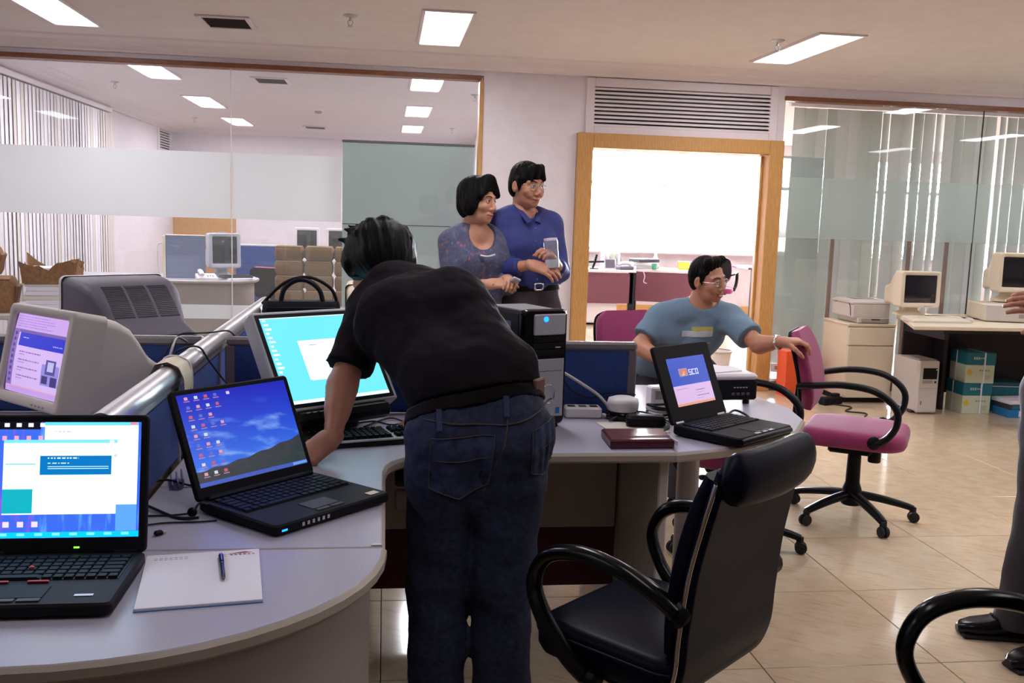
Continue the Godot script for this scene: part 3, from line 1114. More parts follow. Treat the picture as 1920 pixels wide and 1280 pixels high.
func picture_windows() -> Image:
	var im := paint(456, 352, rgb(52, 96, 214))
	for k in 26:
		rect(im, rng.randf() * 0.3, rng.randf(), 0, 0, rgb(150, 60, 190))
	var f := FastNoiseLite.new()
	f.frequency = 0.012
	for y in 352:
		for x in 456:
			var s := f.get_noise_2d(x * 3.0, y * 0.5)
			if s > 0.0:
				im.set_pixel(x, y, rgb(52, 96, 214).lerp(rgb(140, 80, 210) if x < 150 else rgb(90, 160, 235), s * 1.4))
	rect(im, 0.1, 0.0, 0.36, 0.065, rgb(8, 8, 20))
	for k in 4:
		rect(im, 0.13 + k * 0.075, 0.01, 0.165 + k * 0.075, 0.045, rgb(240, 230, 240))
		rect(im, 0.12 + k * 0.075, 0.12, 0.15 + k * 0.075, 0.16, rgb(230, 150, 180))
	rect(im, 0.385, 0.0, 0.985, 0.72, rgb(255, 255, 255))
	rect(im, 0.385, 0.0, 0.985, 0.03, rgb(90, 205, 225))
	rect(im, 0.93, 0.005, 0.975, 0.025, rgb(240, 120, 150))
	scribble(im, 0.45, 0.07, 0.6, 0.1, 1, rgb(170, 190, 220))
	rect(im, 0.13, 0.155, 0.85, 0.80, rgb(248, 252, 255))
	rect(im, 0.13, 0.155, 0.85, 0.185, rgb(110, 210, 235))
	rect(im, 0.80, 0.16, 0.83, 0.18, rgb(235, 240, 255))
	rect(im, 0.145, 0.21, 0.335, 0.36, rgb(255, 255, 255))
	rect(im, 0.145, 0.36, 0.335, 0.372, rgb(120, 200, 230))
	rect(im, 0.145, 0.385, 0.335, 0.58, rgb(255, 255, 255))
	rect(im, 0.13, 0.58, 0.32, 0.79, rgb(8, 160, 176))
	rect(im, 0.36, 0.295, 0.815, 0.46, rgb(0, 108, 178))
	scribble(im, 0.41, 0.30, 0.62, 0.33, 1, rgb(230, 245, 255))
	scribble(im, 0.41, 0.345, 0.55, 0.37, 1, rgb(200, 230, 255))
	rect(im, 0.41, 0.385, 0.80, 0.392, rgb(215, 240, 255))
	rect(im, 0.41, 0.402, 0.80, 0.408, rgb(215, 240, 255))
	rect(im, 0.83, 0.28, 0.85, 0.31, rgb(180, 200, 240))
	rect(im, 0.85, 0.72, 0.985, 0.95, rgb(84, 150, 220))
	for k in 3:
		rect(im, 0.14 + k * 0.09, 0.86, 0.18 + k * 0.09, 0.91, rgb(220, 200, 235))
	rect(im, 0.0, 0.95, 1.0, 1.0, rgb(0, 190, 235))
	for k in 8:
		rect(im, 0.12 + k * 0.11, 0.96, 0.17 + k * 0.11, 0.985, rgb(120, 235, 255))
	return im

func picture_sky() -> Image:
	var im := paint(400, 300, Color.BLACK)
	var f := FastNoiseLite.new()
	f.frequency = 0.008
	f.fractal_octaves = 4
	f.seed = 4
	for y in 300:
		for x in 400:
			var u := x / 400.0
			var v := y / 300.0
			var c := rgb(10, 30, 190).lerp(rgb(52, 110, 232), clampf(v / 0.75, 0, 1))
			var s := clampf(f.get_noise_2d(x * 0.7 + y * 0.5, y * 2.2 - x * 0.4) * 1.6 - 0.1 + 0.5 * (v - 0.35), 0, 1) * clampf((v - 0.12) * 4.0, 0, 1)
			c = c.lerp(rgb(150, 186, 245), s * 0.8)
			var hill := 0.83 - 0.17 * pow(u, 1.6) + 0.008 * sin(u * 30.0)
			if v > hill:
				c = rgb(52, 56, 64).lerp(rgb(40, 62, 58), clampf((v - hill) * 5.0, 0, 1))
				c = c.lerp(rgb(74, 66, 84), clampf(0.5 + f.get_noise_2d(x * 3.0, y * 6.0), 0, 1) * 0.5)
			im.set_pixel(x, y, c)
	rect(im, 0, 0.955, 1, 1, rgb(66, 92, 190))
	rect(im, 0.86, 0.96, 1, 0.99, rgb(110, 160, 240))
	for row in 9:
		for col in [4, 4, 3, 4, 2, 3, 3, 3, 3][row]:
			var u: float = 0.06 + col * 0.085
			var v: float = 0.03 + row * 0.103
			rect(im, u, v, u + 0.03, v + 0.035, [rgb(226, 160, 176), rgb(210, 220, 240), rgb(200, 90, 120), rgb(90, 110, 200)][(row * 3 + col) % 4])
			rect(im, u - 0.008, v + 0.045, u + 0.045, v + 0.058, rgb(190, 130, 170))
	rect(im, 0.43, 0.03, 0.46, 0.065, rgb(230, 210, 235))
	return im


func picture_slide() -> Image:
	var im := paint(400, 300, rgb(22, 74, 200))
	rect(im, 0, 0.58, 1, 1, rgb(226, 190, 240))
	rect(im, 0, 0.955, 1, 1, rgb(246, 160, 110))
	rect(im, 0.24, 0.235, 0.46, 0.40, rgb(206, 150, 170))
	rect(im, 0.25, 0.247, 0.45, 0.388, rgb(214, 128, 100))
	rect(im, 0.25, 0.247, 0.33, 0.388, rgb(186, 132, 140))
	for k in 10:
		rect(im, 0.30 + k * 0.008, 0.37 - k * 0.009, 0.31 + k * 0.008, 0.388, rgb(236, 180, 150))
	var w := rgb(238, 236, 250)
	for g in 3:   # the word sco in rounded strokes
		var x := 0.49 + g * 0.092
		rect(im, x, 0.27, x + 0.078, 0.292, w)
		rect(im, x, 0.372, x + 0.078, 0.394, w)
		if g == 0:
			rect(im, x, 0.27, x + 0.02, 0.342, w)
			rect(im, x, 0.32, x + 0.078, 0.342, w)
			rect(im, x + 0.058, 0.32, x + 0.078, 0.394, w)
		else:
			rect(im, x, 0.27, x + 0.02, 0.394, w)
		if g == 2:
			rect(im, x + 0.058, 0.27, x + 0.078, 0.394, w)
	scribble(im, 0.07, 0.64, 0.42, 0.67, 1, rgb(190, 90, 130))
	scribble(im, 0.55, 0.70, 0.86, 0.735, 1, rgb(60, 40, 90))
	scribble(im, 0.55, 0.765, 0.82, 0.785, 1, rgb(140, 110, 170))
	scribble(im, 0.55, 0.82, 0.93, 0.855, 1, rgb(60, 40, 90))
	scribble(im, 0.55, 0.885, 0.75, 0.905, 1, rgb(140, 110, 170))
	return im

func picture_dialog() -> Image:
	var im := paint(400, 320, rgb(104, 214, 240))
	rect(im, 0, 0, 1, 0.012, rgb(240, 250, 255))
	for row in 13:
		rect(im, 0.02, 0.02 + row * 0.05, 0.05 + 0.015 * (row % 3), 0.045 + row * 0.05, rgb(236, 248, 255))
	rect(im, 0.28, 0.29, 0.76, 0.75, rgb(255, 255, 255))
	rect(im, 0.30, 0.745, 0.62, 0.76, rgb(255, 255, 255))
	rect(im, 0.38, 0.345, 0.45, 0.352, rgb(90, 110, 120))
	rect(im, 0, 0.965, 1, 1, rgb(246, 252, 255))
	return im

func picture_page() -> Image:
	var im := paint(320, 280, rgb(216, 186, 246))
	rect(im, 0, 0, 1, 0.2, rgb(206, 168, 238))
	scribble(im, 0.02, 0.02, 0.8, 0.18, 5, rgb(160, 120, 220))
	rect(im, 0, 0.2, 0.12, 0.92, rgb(140, 112, 190))
	for k in 9:
		rect(im, 0.04, 0.24 + k * 0.075, 0.09, 0.28 + k * 0.075, rgb(90, 70, 150))
	rect(im, 0.12, 0.2, 1, 0.24, rgb(120, 90, 170))
	rect(im, 0.15, 0.24, 1, 0.41, rgb(30, 46, 206))
	scribble(im, 0.22, 0.285, 0.36, 0.315, 1, rgb(220, 220, 250))
	scribble(im, 0.78, 0.33, 0.97, 0.37, 1, rgb(200, 200, 250))
	for k in 4:
		scribble(im, 0.2, 0.46 + k * 0.1, 0.62, 0.50 + k * 0.1, 1, rgb(120, 90, 160))
		scribble(im, 0.2, 0.50 + k * 0.1, 0.34, 0.53 + k * 0.1, 1, rgb(150, 120, 190))
	rect(im, 0.66, 0.58, 0.94, 0.84, rgb(150, 140, 226))
	rect(im, 0.72, 0.52, 0.88, 0.7, rgb(84, 74, 150))
	rect(im, 0.75, 0.54, 0.85, 0.66, rgb(190, 190, 240))
	rect(im, 0.68, 0.72, 0.78, 0.82, rgb(60, 54, 120))
	rect(im, 0.82, 0.72, 0.92, 0.84, rgb(60, 54, 120))
	rect(im, 0, 0.92, 1, 0.93, rgb(240, 150, 150))
	rect(im, 0, 0.93, 1, 1, rgb(200, 160, 236))
	return im

func screen_light(parent: Node, w: float, h: float, at: Vector3, b: Basis, c: Color, e: float) -> void:   # faces along b.z
	var l := AreaLight3D.new()
	l.name = "screen_light"
	l.area_size = Vector2(w, h)
	l.light_color = c
	l.light_energy = e
	l.area_range = 12.0
	l.area_attenuation = 2.0
	l.shadow_enabled = true
	l.transform = Transform3D(b * Basis(Vector3.UP, PI), at)
	parent.add_child(l, true)

# ---------------------------------------------------------------- computers
func keyboard_keys(parent: Node, m: Material, o: Vector3, w: float, d: float, rows: int, cols: int, gap: float, high: float) -> void:
	var kw := w / cols
	var kd := d / rows
	var one := key_mesh(kw - gap, high, kd - gap)
	var wide := key_mesh(kw * 2 - gap, high, kd - gap)
	var bar := key_mesh(kw * 5 - gap, high, kd - gap)
	for r in rows:
		var x := 0
		while x < cols:
			var n := 1
			var mm := one
			if r == rows - 1 and x == 3:
				n = 5
				mm = bar
			elif r > 0 and r < rows - 1 and (x == 0 or x == cols - 2):
				n = 2
				mm = wide
			var k := obj("key", mm, m, parent)
			k.position = o + Vector3(-w / 2 + kw * (x + n / 2.0), 0, -d / 2 + kd * (r + 0.5))
			x += n

func key_mesh(w: float, h: float, d: float) -> ArrayMesh:
	var b := Basis(Vector3(1, 0, 0), Vector3(0, 0, -1), Vector3(0, 1, 0))
	var rows := [ring(w, d, 0.0012, Vector3.ZERO, b, 1), ring(w, d, 0.0012, Vector3(0, h * 0.4, 0), b, 1), ring(w * 0.84, d * 0.8, 0.0012, Vector3(0, h, 0), b, 1)]
	return Mb.new().grid(rows, true, 2).mesh()

# origin: middle of the hinge, on the desk; faces +z before turning
func laptop(label: String, at: Vector3, turn: float, tilt: float, w: float, d: float, hh: float, im: Image, e: float, glowc: Color, marg: Vector4, style: int) -> Node3D:
	var t := thing("laptop", label, "laptop", at, turn, "open laptops on the desks")
	var th := 0.026 if style != 2 else 0.034
	var body := Mb.new()
	body.at(Vector3(0, 0.004, 0), FLAT).extrude(rrect(w, d, 0.012, 3, Vector2(0, -d / 2)), th - 0.004, 0.004)
	obj("base", body, M.black_matte, t)
	var feet := Mb.new()
	for x in [-1, 1]:
		for z in [0.03, d - 0.03]:
			feet.box(Vector3(x * (w / 2 - 0.03), 0.002, z), Vector3(0.02, 0.004, 0.02))
	obj("rubber_foot", feet, M.rubber, t)
	var well := Mb.new().box(Vector3(0, th + 0.0004, d * 0.33), Vector3(w * 0.9, 0.0012, d * 0.46))
	var kb := obj("keyboard", well, M.black, t)
	keyboard_keys(kb, M.key, Vector3(0, th + 0.001, d * 0.33), w * 0.89, d * 0.45, 6, 15, 0.0022, 0.0035)
	var pad := Mb.new()
	pad.box(Vector3(0.0, th + 0.0006, d * 0.78), Vector3(0.075, 0.0016, 0.05), 0.0005)
	obj("touchpad", pad, M.grey_dark if style == 1 else M.key, t)
	var bt := Mb.new()
	for x in [-0.02, 0.02]:
		bt.box(Vector3(x, th + 0.001, d * 0.92), Vector3(0.036, 0.0025, 0.012), 0.0008)
	obj("touchpad_button", bt, M.grey_dark, t)
	if style == 0:
		obj("pointing_stick", Mb.new().ball(Vector3(-0.02, th + 0.005, d * 0.36), Vector3(0.005, 0.003, 0.005), 8, 6), M.red, t)
		var rb := Mb.new()
		for x in [-0.055, 0.01]:
			rb.box(Vector3(x, th + 0.002, d * 0.6), Vector3(0.035, 0.003, 0.006), 0.001)
		obj("click_bar", rb, M.red, t)
		obj("badge", Mb.new().box(Vector3(w * 0.33, th + 0.0006, d * 0.85), Vector3(0.03, 0.001, 0.008)), M.silver, t)
	if style == 1:
		var st := Mb.new()
		st.box(Vector3(w * 0.40, th + 0.0006, d * 0.90), Vector3(0.03, 0.001, 0.02))
		obj("sticker", st, M.beige_warm, t)
		obj("power_light", Mb.new().box(Vector3(-w * 0.43, th * 0.5, d), Vector3(0.014, 0.004, 0.002)), M.led_blue, t)
		var sp := Mb.new()
		for x in 6:
			sp.box(Vector3(-w * 0.28 + x * 0.014, th * 0.55, d), Vector3(0.006, 0.008, 0.002))
		obj("media_key", sp, M.silver, t)
		obj("hinge_cover", Mb.new().box(Vector3(0, th + 0.004, 0.012), Vector3(w * 0.9, 0.008, 0.018), 0.003), M.black, t)
	if style == 2:
		var st := Mb.new()
		for x in [-0.04, 0.0, 0.035]:
			st.box(Vector3(x, th + 0.0008, d * 0.96), Vector3(0.026, 0.0012, 0.012))
		obj("sticker", st, M.silver_flat, t)
		var lip := Mb.new().tube(spline([Vector3(-w / 2 + 0.01, th * 0.6, d - 0.002), Vector3(0, th * 0.8, d + 0.012), Vector3(w / 2 - 0.01, th * 0.6, d - 0.002)], 6), 0.009, 8)
		obj("front_lip", lip, M.black, t)
	# lid
	var lb := Basis(Vector3.RIGHT, -tilt)
	var ho := Vector3(0, th - 0.002, 0.004)
	var lid := Mb.new()
	lid.at(ho + lb * Vector3(0, 0, -0.014), lb).extrude(rrect(w, hh, 0.010, 3, Vector2(0, hh / 2)), 0.014, 0.003)
	var l := obj("lid", lid, M.black_matte, t)
	var x0 := -w / 2 + marg.x
	var x1 := w / 2 - marg.y
	var y0 := marg.z
	var y1 := hh - marg.w
	var s := Mb.new()
	s.at(ho, lb)
	s.screen(Vector3(x0, y1, 0.0006), Vector3(x1, y1, 0.0006), Vector3(x1, y0, 0.0006), Vector3(x0, y0, 0.0006), Vector3(0, 0, 1))
	obj("screen", s, screen_mat(im, e), l)
	screen_light(t, x1 - x0, y1 - y0, ho + lb * Vector3((x0 + x1) / 2, (y0 + y1) / 2, 0.004), lb, glowc, 0.02 * e)
	var hg := Mb.new()
	for x in [-1, 1]:
		hg.tube([ho + Vector3(x * (w * 0.38 - 0.02), 0, -0.006), ho + Vector3(x * (w * 0.38 + 0.02), 0, -0.006)], 0.008, 10)
	obj("hinge", hg, M.silver if style == 2 else M.black, t)
	if style == 0:
		obj("status_light", Mb.new().at(ho, lb).box(Vector3(0.03, 0.012, 0.0006), Vector3(0.01, 0.003, 0.001)), M.led_green, l)
	return t

# origin under the middle of the screen face, on the desk; faces +z. stages: depth, width, height, centre height
func crt(label: String, at: Vector3, turn: float, tilt: float, w: float, h: float, dp: float, shell: Material, back: Material, pic, glass_m: Material, foot: float, marg: float, bd := 0.10) -> Node3D:
	var t := thing("monitor", label, "monitor", at, turn)
	var b := Basis(Vector3.RIGHT, -tilt)
	var o := Vector3(0, foot, 0)
	var flip := Basis(Vector3(-1, 0, 0), Vector3(0, 1, 0), Vector3(0, 0, -1))
	var face := Mb.new()
	face.xf = Transform3D(b, o)
	# bezel as a rounded frame with a sunken opening
	var outer := []
	for s in [[bd, 1.0, 1.0], [0.012, 1.0, 1.0], [0.002, 0.985, 0.98], [0.0, 0.96, 0.95]]:
		outer.append(ring(w * s[1], h * s[2], 0.02, Vector3(0, h / 2, -s[0]), Basis()))
	outer.append(ring(w - marg * 2 + 0.006, h - marg * 2.2 + 0.006, 0.012, Vector3(0, h / 2 + marg * 0.1, 0.0), Basis()))
	outer.append(ring(w - marg * 2, h - marg * 2.2, 0.012, Vector3(0, h / 2 + marg * 0.1, -0.012), Basis()))
	face.grid(outer, true, 0)
	obj("bezel", face, shell, t)
	# housing narrows to the tube neck
	var hs := Mb.new()
	hs.xf = Transform3D(b, o)
	var st := []
	for s in [[1.0, 0.62, 0.50, 0.30], [0.985, 0.66, 0.54, 0.30], [0.80, 0.70, 0.58, 0.33], [0.70, 0.74, 0.64, 0.36], [0.60, 0.80, 0.76, 0.42], [0.48, 0.88, 0.90, 0.47], [0.36, 0.93, 0.955, 0.495], [0.2, 0.965, 0.98, 0.5], [0.06, 0.98, 0.985, 0.5]]:
		st.append(ring(w * s[1], h * s[2], 0.028, Vector3(0, h * s[3], -maxf(dp * s[0], bd - 0.01)), Basis()))
	hs.grid(st, true, 1)
	obj("housing", hs, back, t)
	# vent slots on the slope of the housing
	var vents := Mb.new()
	var slope := [[0.40, 0.955], [0.48, 0.92], [0.60, 0.80], [0.70, 0.68], [0.80, 0.62]]
	for k in 22:
		var u := 0.44 + 0.013 * k
		var q := 0
		while u > slope[q + 1][0]:
			q += 1
		var fr: float = (u - slope[q][0]) / (slope[q + 1][0] - slope[q][0])
		var yy: float = lerpf(slope[q][1], slope[q + 1][1], fr)
		var tilt2: float = atan2((slope[q][1] - slope[q + 1][1]) * h, (slope[q + 1][0] - slope[q][0]) * dp)
		for x in [-0.22, 0.0, 0.22]:
			vents.at(o + b * Vector3(x * w, yy * h + 0.0005, -dp * u), b * Basis(Vector3.RIGHT, -tilt2)).box(Vector3.ZERO, Vector3(w * 0.19, 0.003, 0.0035))
	var sm := Mb.new()
	sm.xf = Transform3D(b, o)
	var rows := []
	var sw := w - marg * 2 - 0.002
	var sh := h - marg * 2.2 - 0.002
	for i in 9:
		var r := PackedVector3Array()
		for j in 9:
			var x := (j / 8.0 - 0.5)
			var y := (i / 8.0 - 0.5)
			r.append(Vector3(x * sw, h / 2 + marg * 0.1 - y * sh, -0.004 - 0.028 * (x * x + y * y)))
		rows.append(r)
	rows.reverse()
	sm.grid(rows, false, 0)
	for i in sm.uv.size():
		sm.uv[i].y = 1.0 - sm.uv[i].y
	if pic != null:
		obj("screen", sm, screen_mat(pic, 0.8), t)
		screen_light(t, sw * 0.9, sh * 0.9, o + b * Vector3(0, h / 2, 0.01), b, Color(0.85, 0.75, 1.0), 0.012)
	else:
		obj("screen", sm, glass_m, t)
	if foot > 0.02:
		var f := Mb.new()
		f.lathe([Vector2(0.13, 0.0), Vector2(0.135, 0.012), Vector2(0.11, 0.02), Vector2(0.07, foot * 0.6), Vector2(0.075, foot + 0.012)].map(func(q): return Vector2(q.x * w / 0.36, q.y)), 24, Vector3(0, 0, -dp * 0.45))
		obj("swivel_foot", f, shell, t)
	var bt := Mb.new()
	bt.xf = Transform3D(b, o)
	for k in 4:
		bt.box(Vector3(w * (0.12 + 0.055 * k), marg * 0.45, 0.0), Vector3(0.009, 0.006, 0.004), 0.001)
	obj("button", bt, M.beige_dark, t)
	if vents.ix.size() > 0:
		obj("vents", vents, M.grey_dark if back == M.grey_plastic else M.beige_dark, t)
	return t

func build_front_computers() -> void:
	laptop("near black laptop at the lower left edge, its bright screen full of white windows", Vector3(-0.590, TOP, -1.80), 0.01, 0.2, 0.306, 0.245, 0.256, picture_windows(), 1.15, Color(0.75, 0.88, 1.0), Vector4(0.014, 0.014, 0.03, 0.013), 0)
	laptop("black laptop with a blue sky and dark hills on its screen", Vector3(-0.286, TOP, -2.235), 0.80, 0.43, 0.335, 0.262, 0.255, picture_sky(), 0.8, Color(0.35, 0.5, 1.0), Vector4(0.014, 0.014, 0.028, 0.012), 1)
	laptop("thick black laptop showing a blue and lilac sco slide, on the round-ended table", Vector3(1.022, TOP, -2.955), 0.66, 0.39, 0.31, 0.245, 0.255, picture_slide(), 0.75, Color(0.6, 0.6, 1.0), Vector4(0.052, 0.046, 0.052, 0.045), 2)
	crt("beige monitor on the left showing a lilac page with a blue banner", Vector3(-1.036, TOP, -2.89), -0.77, 0.225, 0.37, 0.297, 0.41, M.beige, M.beige, picture_page(), null, 0.075, 0.028)
	crt("grey monitor seen from behind, its dark ribbed back left of the rail", Vector3(-1.06, TOP, -3.86), -2.45, 0.06, 0.39, 0.36, 0.44, M.beige, M.grey_plastic, null, M.glass_dark, 0.04, 0.03, 0.03)
	var fm := thing("monitor", "black flat monitor seen from behind at the far left edge", "monitor", Vector3(-1.62, TOP, -3.74), 2.9)
	obj("panel", Mb.new().at(Vector3(0, 0.2, 0), Basis()).box(Vector3.ZERO, Vector3(0.46, 0.19, 0.03), 0.012), M.black, fm)
	obj("back_cover", Mb.new().box(Vector3(0, 0.2, -0.03), Vector3(0.3, 0.13, 0.04), 0.015), M.black_matte, fm)
	obj("trim", Mb.new().box(Vector3(0, 0.296, 0), Vector3(0.44, 0.006, 0.034), 0.002), M.silver, fm)
	obj("neck", Mb.new().box(Vector3(0, 0.07, -0.03), Vector3(0.05, 0.14, 0.03), 0.006), M.black, fm)
	obj("foot", Mb.new().at(Vector3(0, 0, -0.02), FLAT).extrude(rrect(0.22, 0.16, 0.03), 0.014, 0.004), M.black, fm)
	# flat screen under the leaning man
	var t := thing("flat_monitor", "flat monitor with a cyan desktop and a white dialog, beside the leaning man", "monitor", Vector3(-0.13, TOP, -2.882), 0.635)
	var tilt := 0.62
	var b := Basis(Vector3.RIGHT, -tilt)
	var o := Vector3(0, 0.103, 0)
	var w := 0.36
	var h := 0.288
	var fr := Mb.new()
	fr.xf = Transform3D(b, o)
	fr.grid([ring(w + 0.048, h + 0.044, 0.008, Vector3(0, h / 2, -0.045), Basis()), ring(w + 0.048, h + 0.044, 0.008, Vector3(0, h / 2, 0.004), Basis()), ring(w + 0.036, h + 0.034, 0.006, Vector3(0, h / 2, 0.008), Basis()), ring(w + 0.018, h + 0.016, 0.003, Vector3(0, h / 2, 0.006), Basis())], true, 3)
	obj("frame", fr, M.silver_flat, t)
	var inn := Mb.new()
	inn.xf = Transform3D(b, o)
	inn.box(Vector3(0, h / 2, 0.0045), Vector3(w + 0.034, h + 0.028, 0.005), 0.001)
	obj("inner_bezel", inn, M.black, t)
	var s := Mb.new()
	s.xf = Transform3D(b, o)
	s.screen(Vector3(-w / 2, h, 0.0072), Vector3(w / 2, h, 0.0072), Vector3(w / 2, 0, 0.0072), Vector3(-w / 2, 0, 0.0072), Vector3(0, 0, 1))
	obj("screen", s, screen_mat(picture_dialog(), 1.1), t)
	screen_light(t, w, h, o + b * Vector3(0, h / 2, 0.012), b, Color(0.6, 0.9, 1.0), 0.025)
	var sb := Mb.new()
	sb.xf = Transform3D(b, o)
	sb.box(Vector3(0, -0.045, -0.01), Vector3(w * 0.92, 0.045, 0.05), 0.012)
	obj("speaker_bar", sb, M.black, t)
	for k in 6:
		var dsh := Mb.new()
		dsh.xf = Transform3D(b, o)
		dsh.box(Vector3(-0.13 + k * 0.022, -0.034, 0.0155), Vector3(0.012, 0.003, 0.002))
		obj("speaker_slot", dsh, M.silver, t)
	var bk := Mb.new()
	bk.tube([o + b * Vector3(0, 0.08, -0.05), o + b * Vector3(0, 0.0, -0.10), Vector3(0, 0.02, -0.11)], 0.025, 10)
	obj("neck", bk, M.black, t)
	obj("foot", Mb.new().at(Vector3(0, 0, -0.07), FLAT).extrude(rrect(0.24, 0.17, 0.04), 0.016, 0.005), M.black, t).position.z = -0.06
	# tower computer on the desk
	t = thing("tower_computer", "black and silver tower computer with a blue light, standing on the desk", "computer", Vector3(0.4955, TOP, -2.945), 0.42)
	var tw := 0.168
	var td := 0.225
	obj("case", Mb.new().box(Vector3(0, 0.195, -td / 2 - 0.012), Vector3(tw - 0.004, 0.355, td - 0.012), 0.006), M.black_gloss, t)
	var tp := Mb.new().box(Vector3(0, 0.374, -td / 2 - 0.01), Vector3(tw - 0.03, 0.008, td - 0.02), 0.003)
	obj("top_panel", tp, M.grey_plastic, t)
	var ff := Mb.new()
	ff.xf = Transform3D(Basis(), Vector3(0, 0, -0.016))
	ff.grid([ring(tw, 0.37, 0.02, Vector3(0, 0.197, 0), Basis()), ring(tw, 0.37, 0.02, Vector3(0, 0.197, 0.018), Basis()), ring(tw - 0.012, 0.36, 0.02, Vector3(0, 0.197, 0.026), Basis())], true, 3)
	obj("front_frame", ff, M.black_gloss, t)
	var pb := Basis()
	var cap_ := Mb.new()
	cap_.at(Vector3(0.012, 0.30, 0.009)).extrude(rrect(0.118, 0.066, 0.006, 3, Vector2(0, 0.035)), 0.008, 0.003)
	obj("top_cap", cap_, M.silver, t)
	obj("power_button", Mb.new().at(Vector3(-0.005, 0.352, 0.0165), Basis(Vector3.RIGHT, PI / 2)).lathe([Vector2(0.008, 0), Vector2(0.008, 0.003), Vector2(0.005, 0.004), Vector2(0, 0.004)], 16), M.led_blue, t)
	for k in 3:
		obj("drive_bay", Mb.new().box(Vector3(0.012, 0.288 - k * 0.021, 0.011), Vector3(0.118, 0.018, 0.006), 0.002), M.black_matte, t)
	obj("tray_button", Mb.new().box(Vector3(0.045, 0.262, 0.0145), Vector3(0.02, 0.004, 0.003), 0.001), M.silver, t)
	var lp := Mb.new()
	lp.at(Vector3(0.012, 0.04, 0.009)).extrude(PackedVector2Array([Vector2(-0.058, 0.006), Vector2(0.058, 0.0), Vector2(0.058, 0.186), Vector2(-0.058, 0.186)]), 0.007, 0.002, false)
	obj("lower_panel", lp, M.silver_flat, t)
	obj("panel_joint", Mb.new().box(Vector3(0.012, 0.188, 0.0165), Vector3(0.098, 0.0015, 0.001)), M.slot, t)
	for q in [[0.0, TAU * 0.55], [PI * 1.2, PI * 0.6]]:
		var arc := []
		for k in 13:
			var a: float = q[0] - 0.6 + q[1] * k / 12.0
			arc.append(Vector3(0.012 + cos(a) * 0.024, 0.115 + sin(a) * 0.030, 0.0165))
		obj("emblem_ring", Mb.new().tube(arc, 0.0022, 6), M.chrome, t)
	obj("badge", Mb.new().box(Vector3(0.05, 0.06, 0.0165), Vector3(0.014, 0.02, 0.001)), M.blue_card, t)
	obj("audio_jack", Mb.new().box(Vector3(0.0, 0.06, 0.0165), Vector3(0.006, 0.006, 0.001)), M.black, t)
	var ft := Mb.new()
	for x in [-1, 1]:
		ft.box(Vector3(x * 0.055, 0.006, -0.03), Vector3(0.025, 0.012, 0.06), 0.004)
		ft.box(Vector3(x * 0.055, 0.006, -td + 0.03), Vector3(0.025, 0.012, 0.04), 0.004)
	obj("feet", ft, M.rubber, t)
	obj("side_label", Mb.new().box(Vector3(-tw / 2 + 0.001, 0.29, -0.10), Vector3(0.001, 0.10, 0.07)), mat(rgb(120, 104, 160), 0.3), t)
	# keyboard
	t = thing("keyboard", "black and silver keyboard with blue lights, under the leaning man's forearm", "keyboard", Vector3(-0.045, TOP, -2.80), 0.30)
	var kbp := rrect(0.44, 0.165, 0.012, 3)
	obj("frame", Mb.new().at(Vector3(0, 0, 0), FLAT).extrude(kbp, 0.018, 0.005), M.silver_flat, t)
	obj("front_edge", Mb.new().box(Vector3(0, 0.008, 0.083), Vector3(0.43, 0.014, 0.006), 0.002), M.black_gloss, t)
	obj("key_bed", Mb.new().box(Vector3(-0.072, 0.0185, 0.0), Vector3(0.262, 0.003, 0.125)), M.black, t)
	keyboard_keys(t, M.key, Vector3(-0.072, 0.019, 0.004), 0.258, 0.115, 6, 14, 0.003, 0.008)
	keyboard_keys(t, M.key, Vector3(0.096, 0.019, -0.022), 0.054, 0.06, 3, 3, 0.003, 0.008)
	keyboard_keys(t, M.key, Vector3(0.096, 0.019, 0.044), 0.054, 0.036, 2, 3, 0.003, 0.008)
	keyboard_keys(t, M.key, Vector3(0.172, 0.019, 0.004), 0.076, 0.115, 5, 4, 0.003, 0.008)
	for k in 3:
		obj("status_light", Mb.new().box(Vector3(0.08 + 0.016 * k, 0.019, -0.068), Vector3(0.007, 0.003, 0.004), 0.001), M.led_blue, t)
	t = thing("keyboard", "white keyboard at the far left, behind the near laptop's lid", "keyboard", Vector3(-0.98, TOP, -2.28), -0.6)
	obj("frame", Mb.new().at(Vector3(0, 0, 0), FLAT).extrude(rrect(0.43, 0.15, 0.012, 3), 0.022, 0.005), M.white, t)
	keyboard_keys(t, M.key_beige, Vector3(-0.03, 0.021, 0.0), 0.34, 0.115, 5, 16, 0.003, 0.007)

# ---------------------------------------------------------------- small things on the desks
func cable(label: String, pts: Array, r := 0.0028, m: Material = null, called := "cable") -> void:
	var o := obj(called, Mb.new().tube(spline(pts, 7), r, 7), M.cable if m == null else m)
	tag(o, label, "cable")

func V(x: float, y: float, z: float) -> Vector3:
	return Vector3(x, y, z)

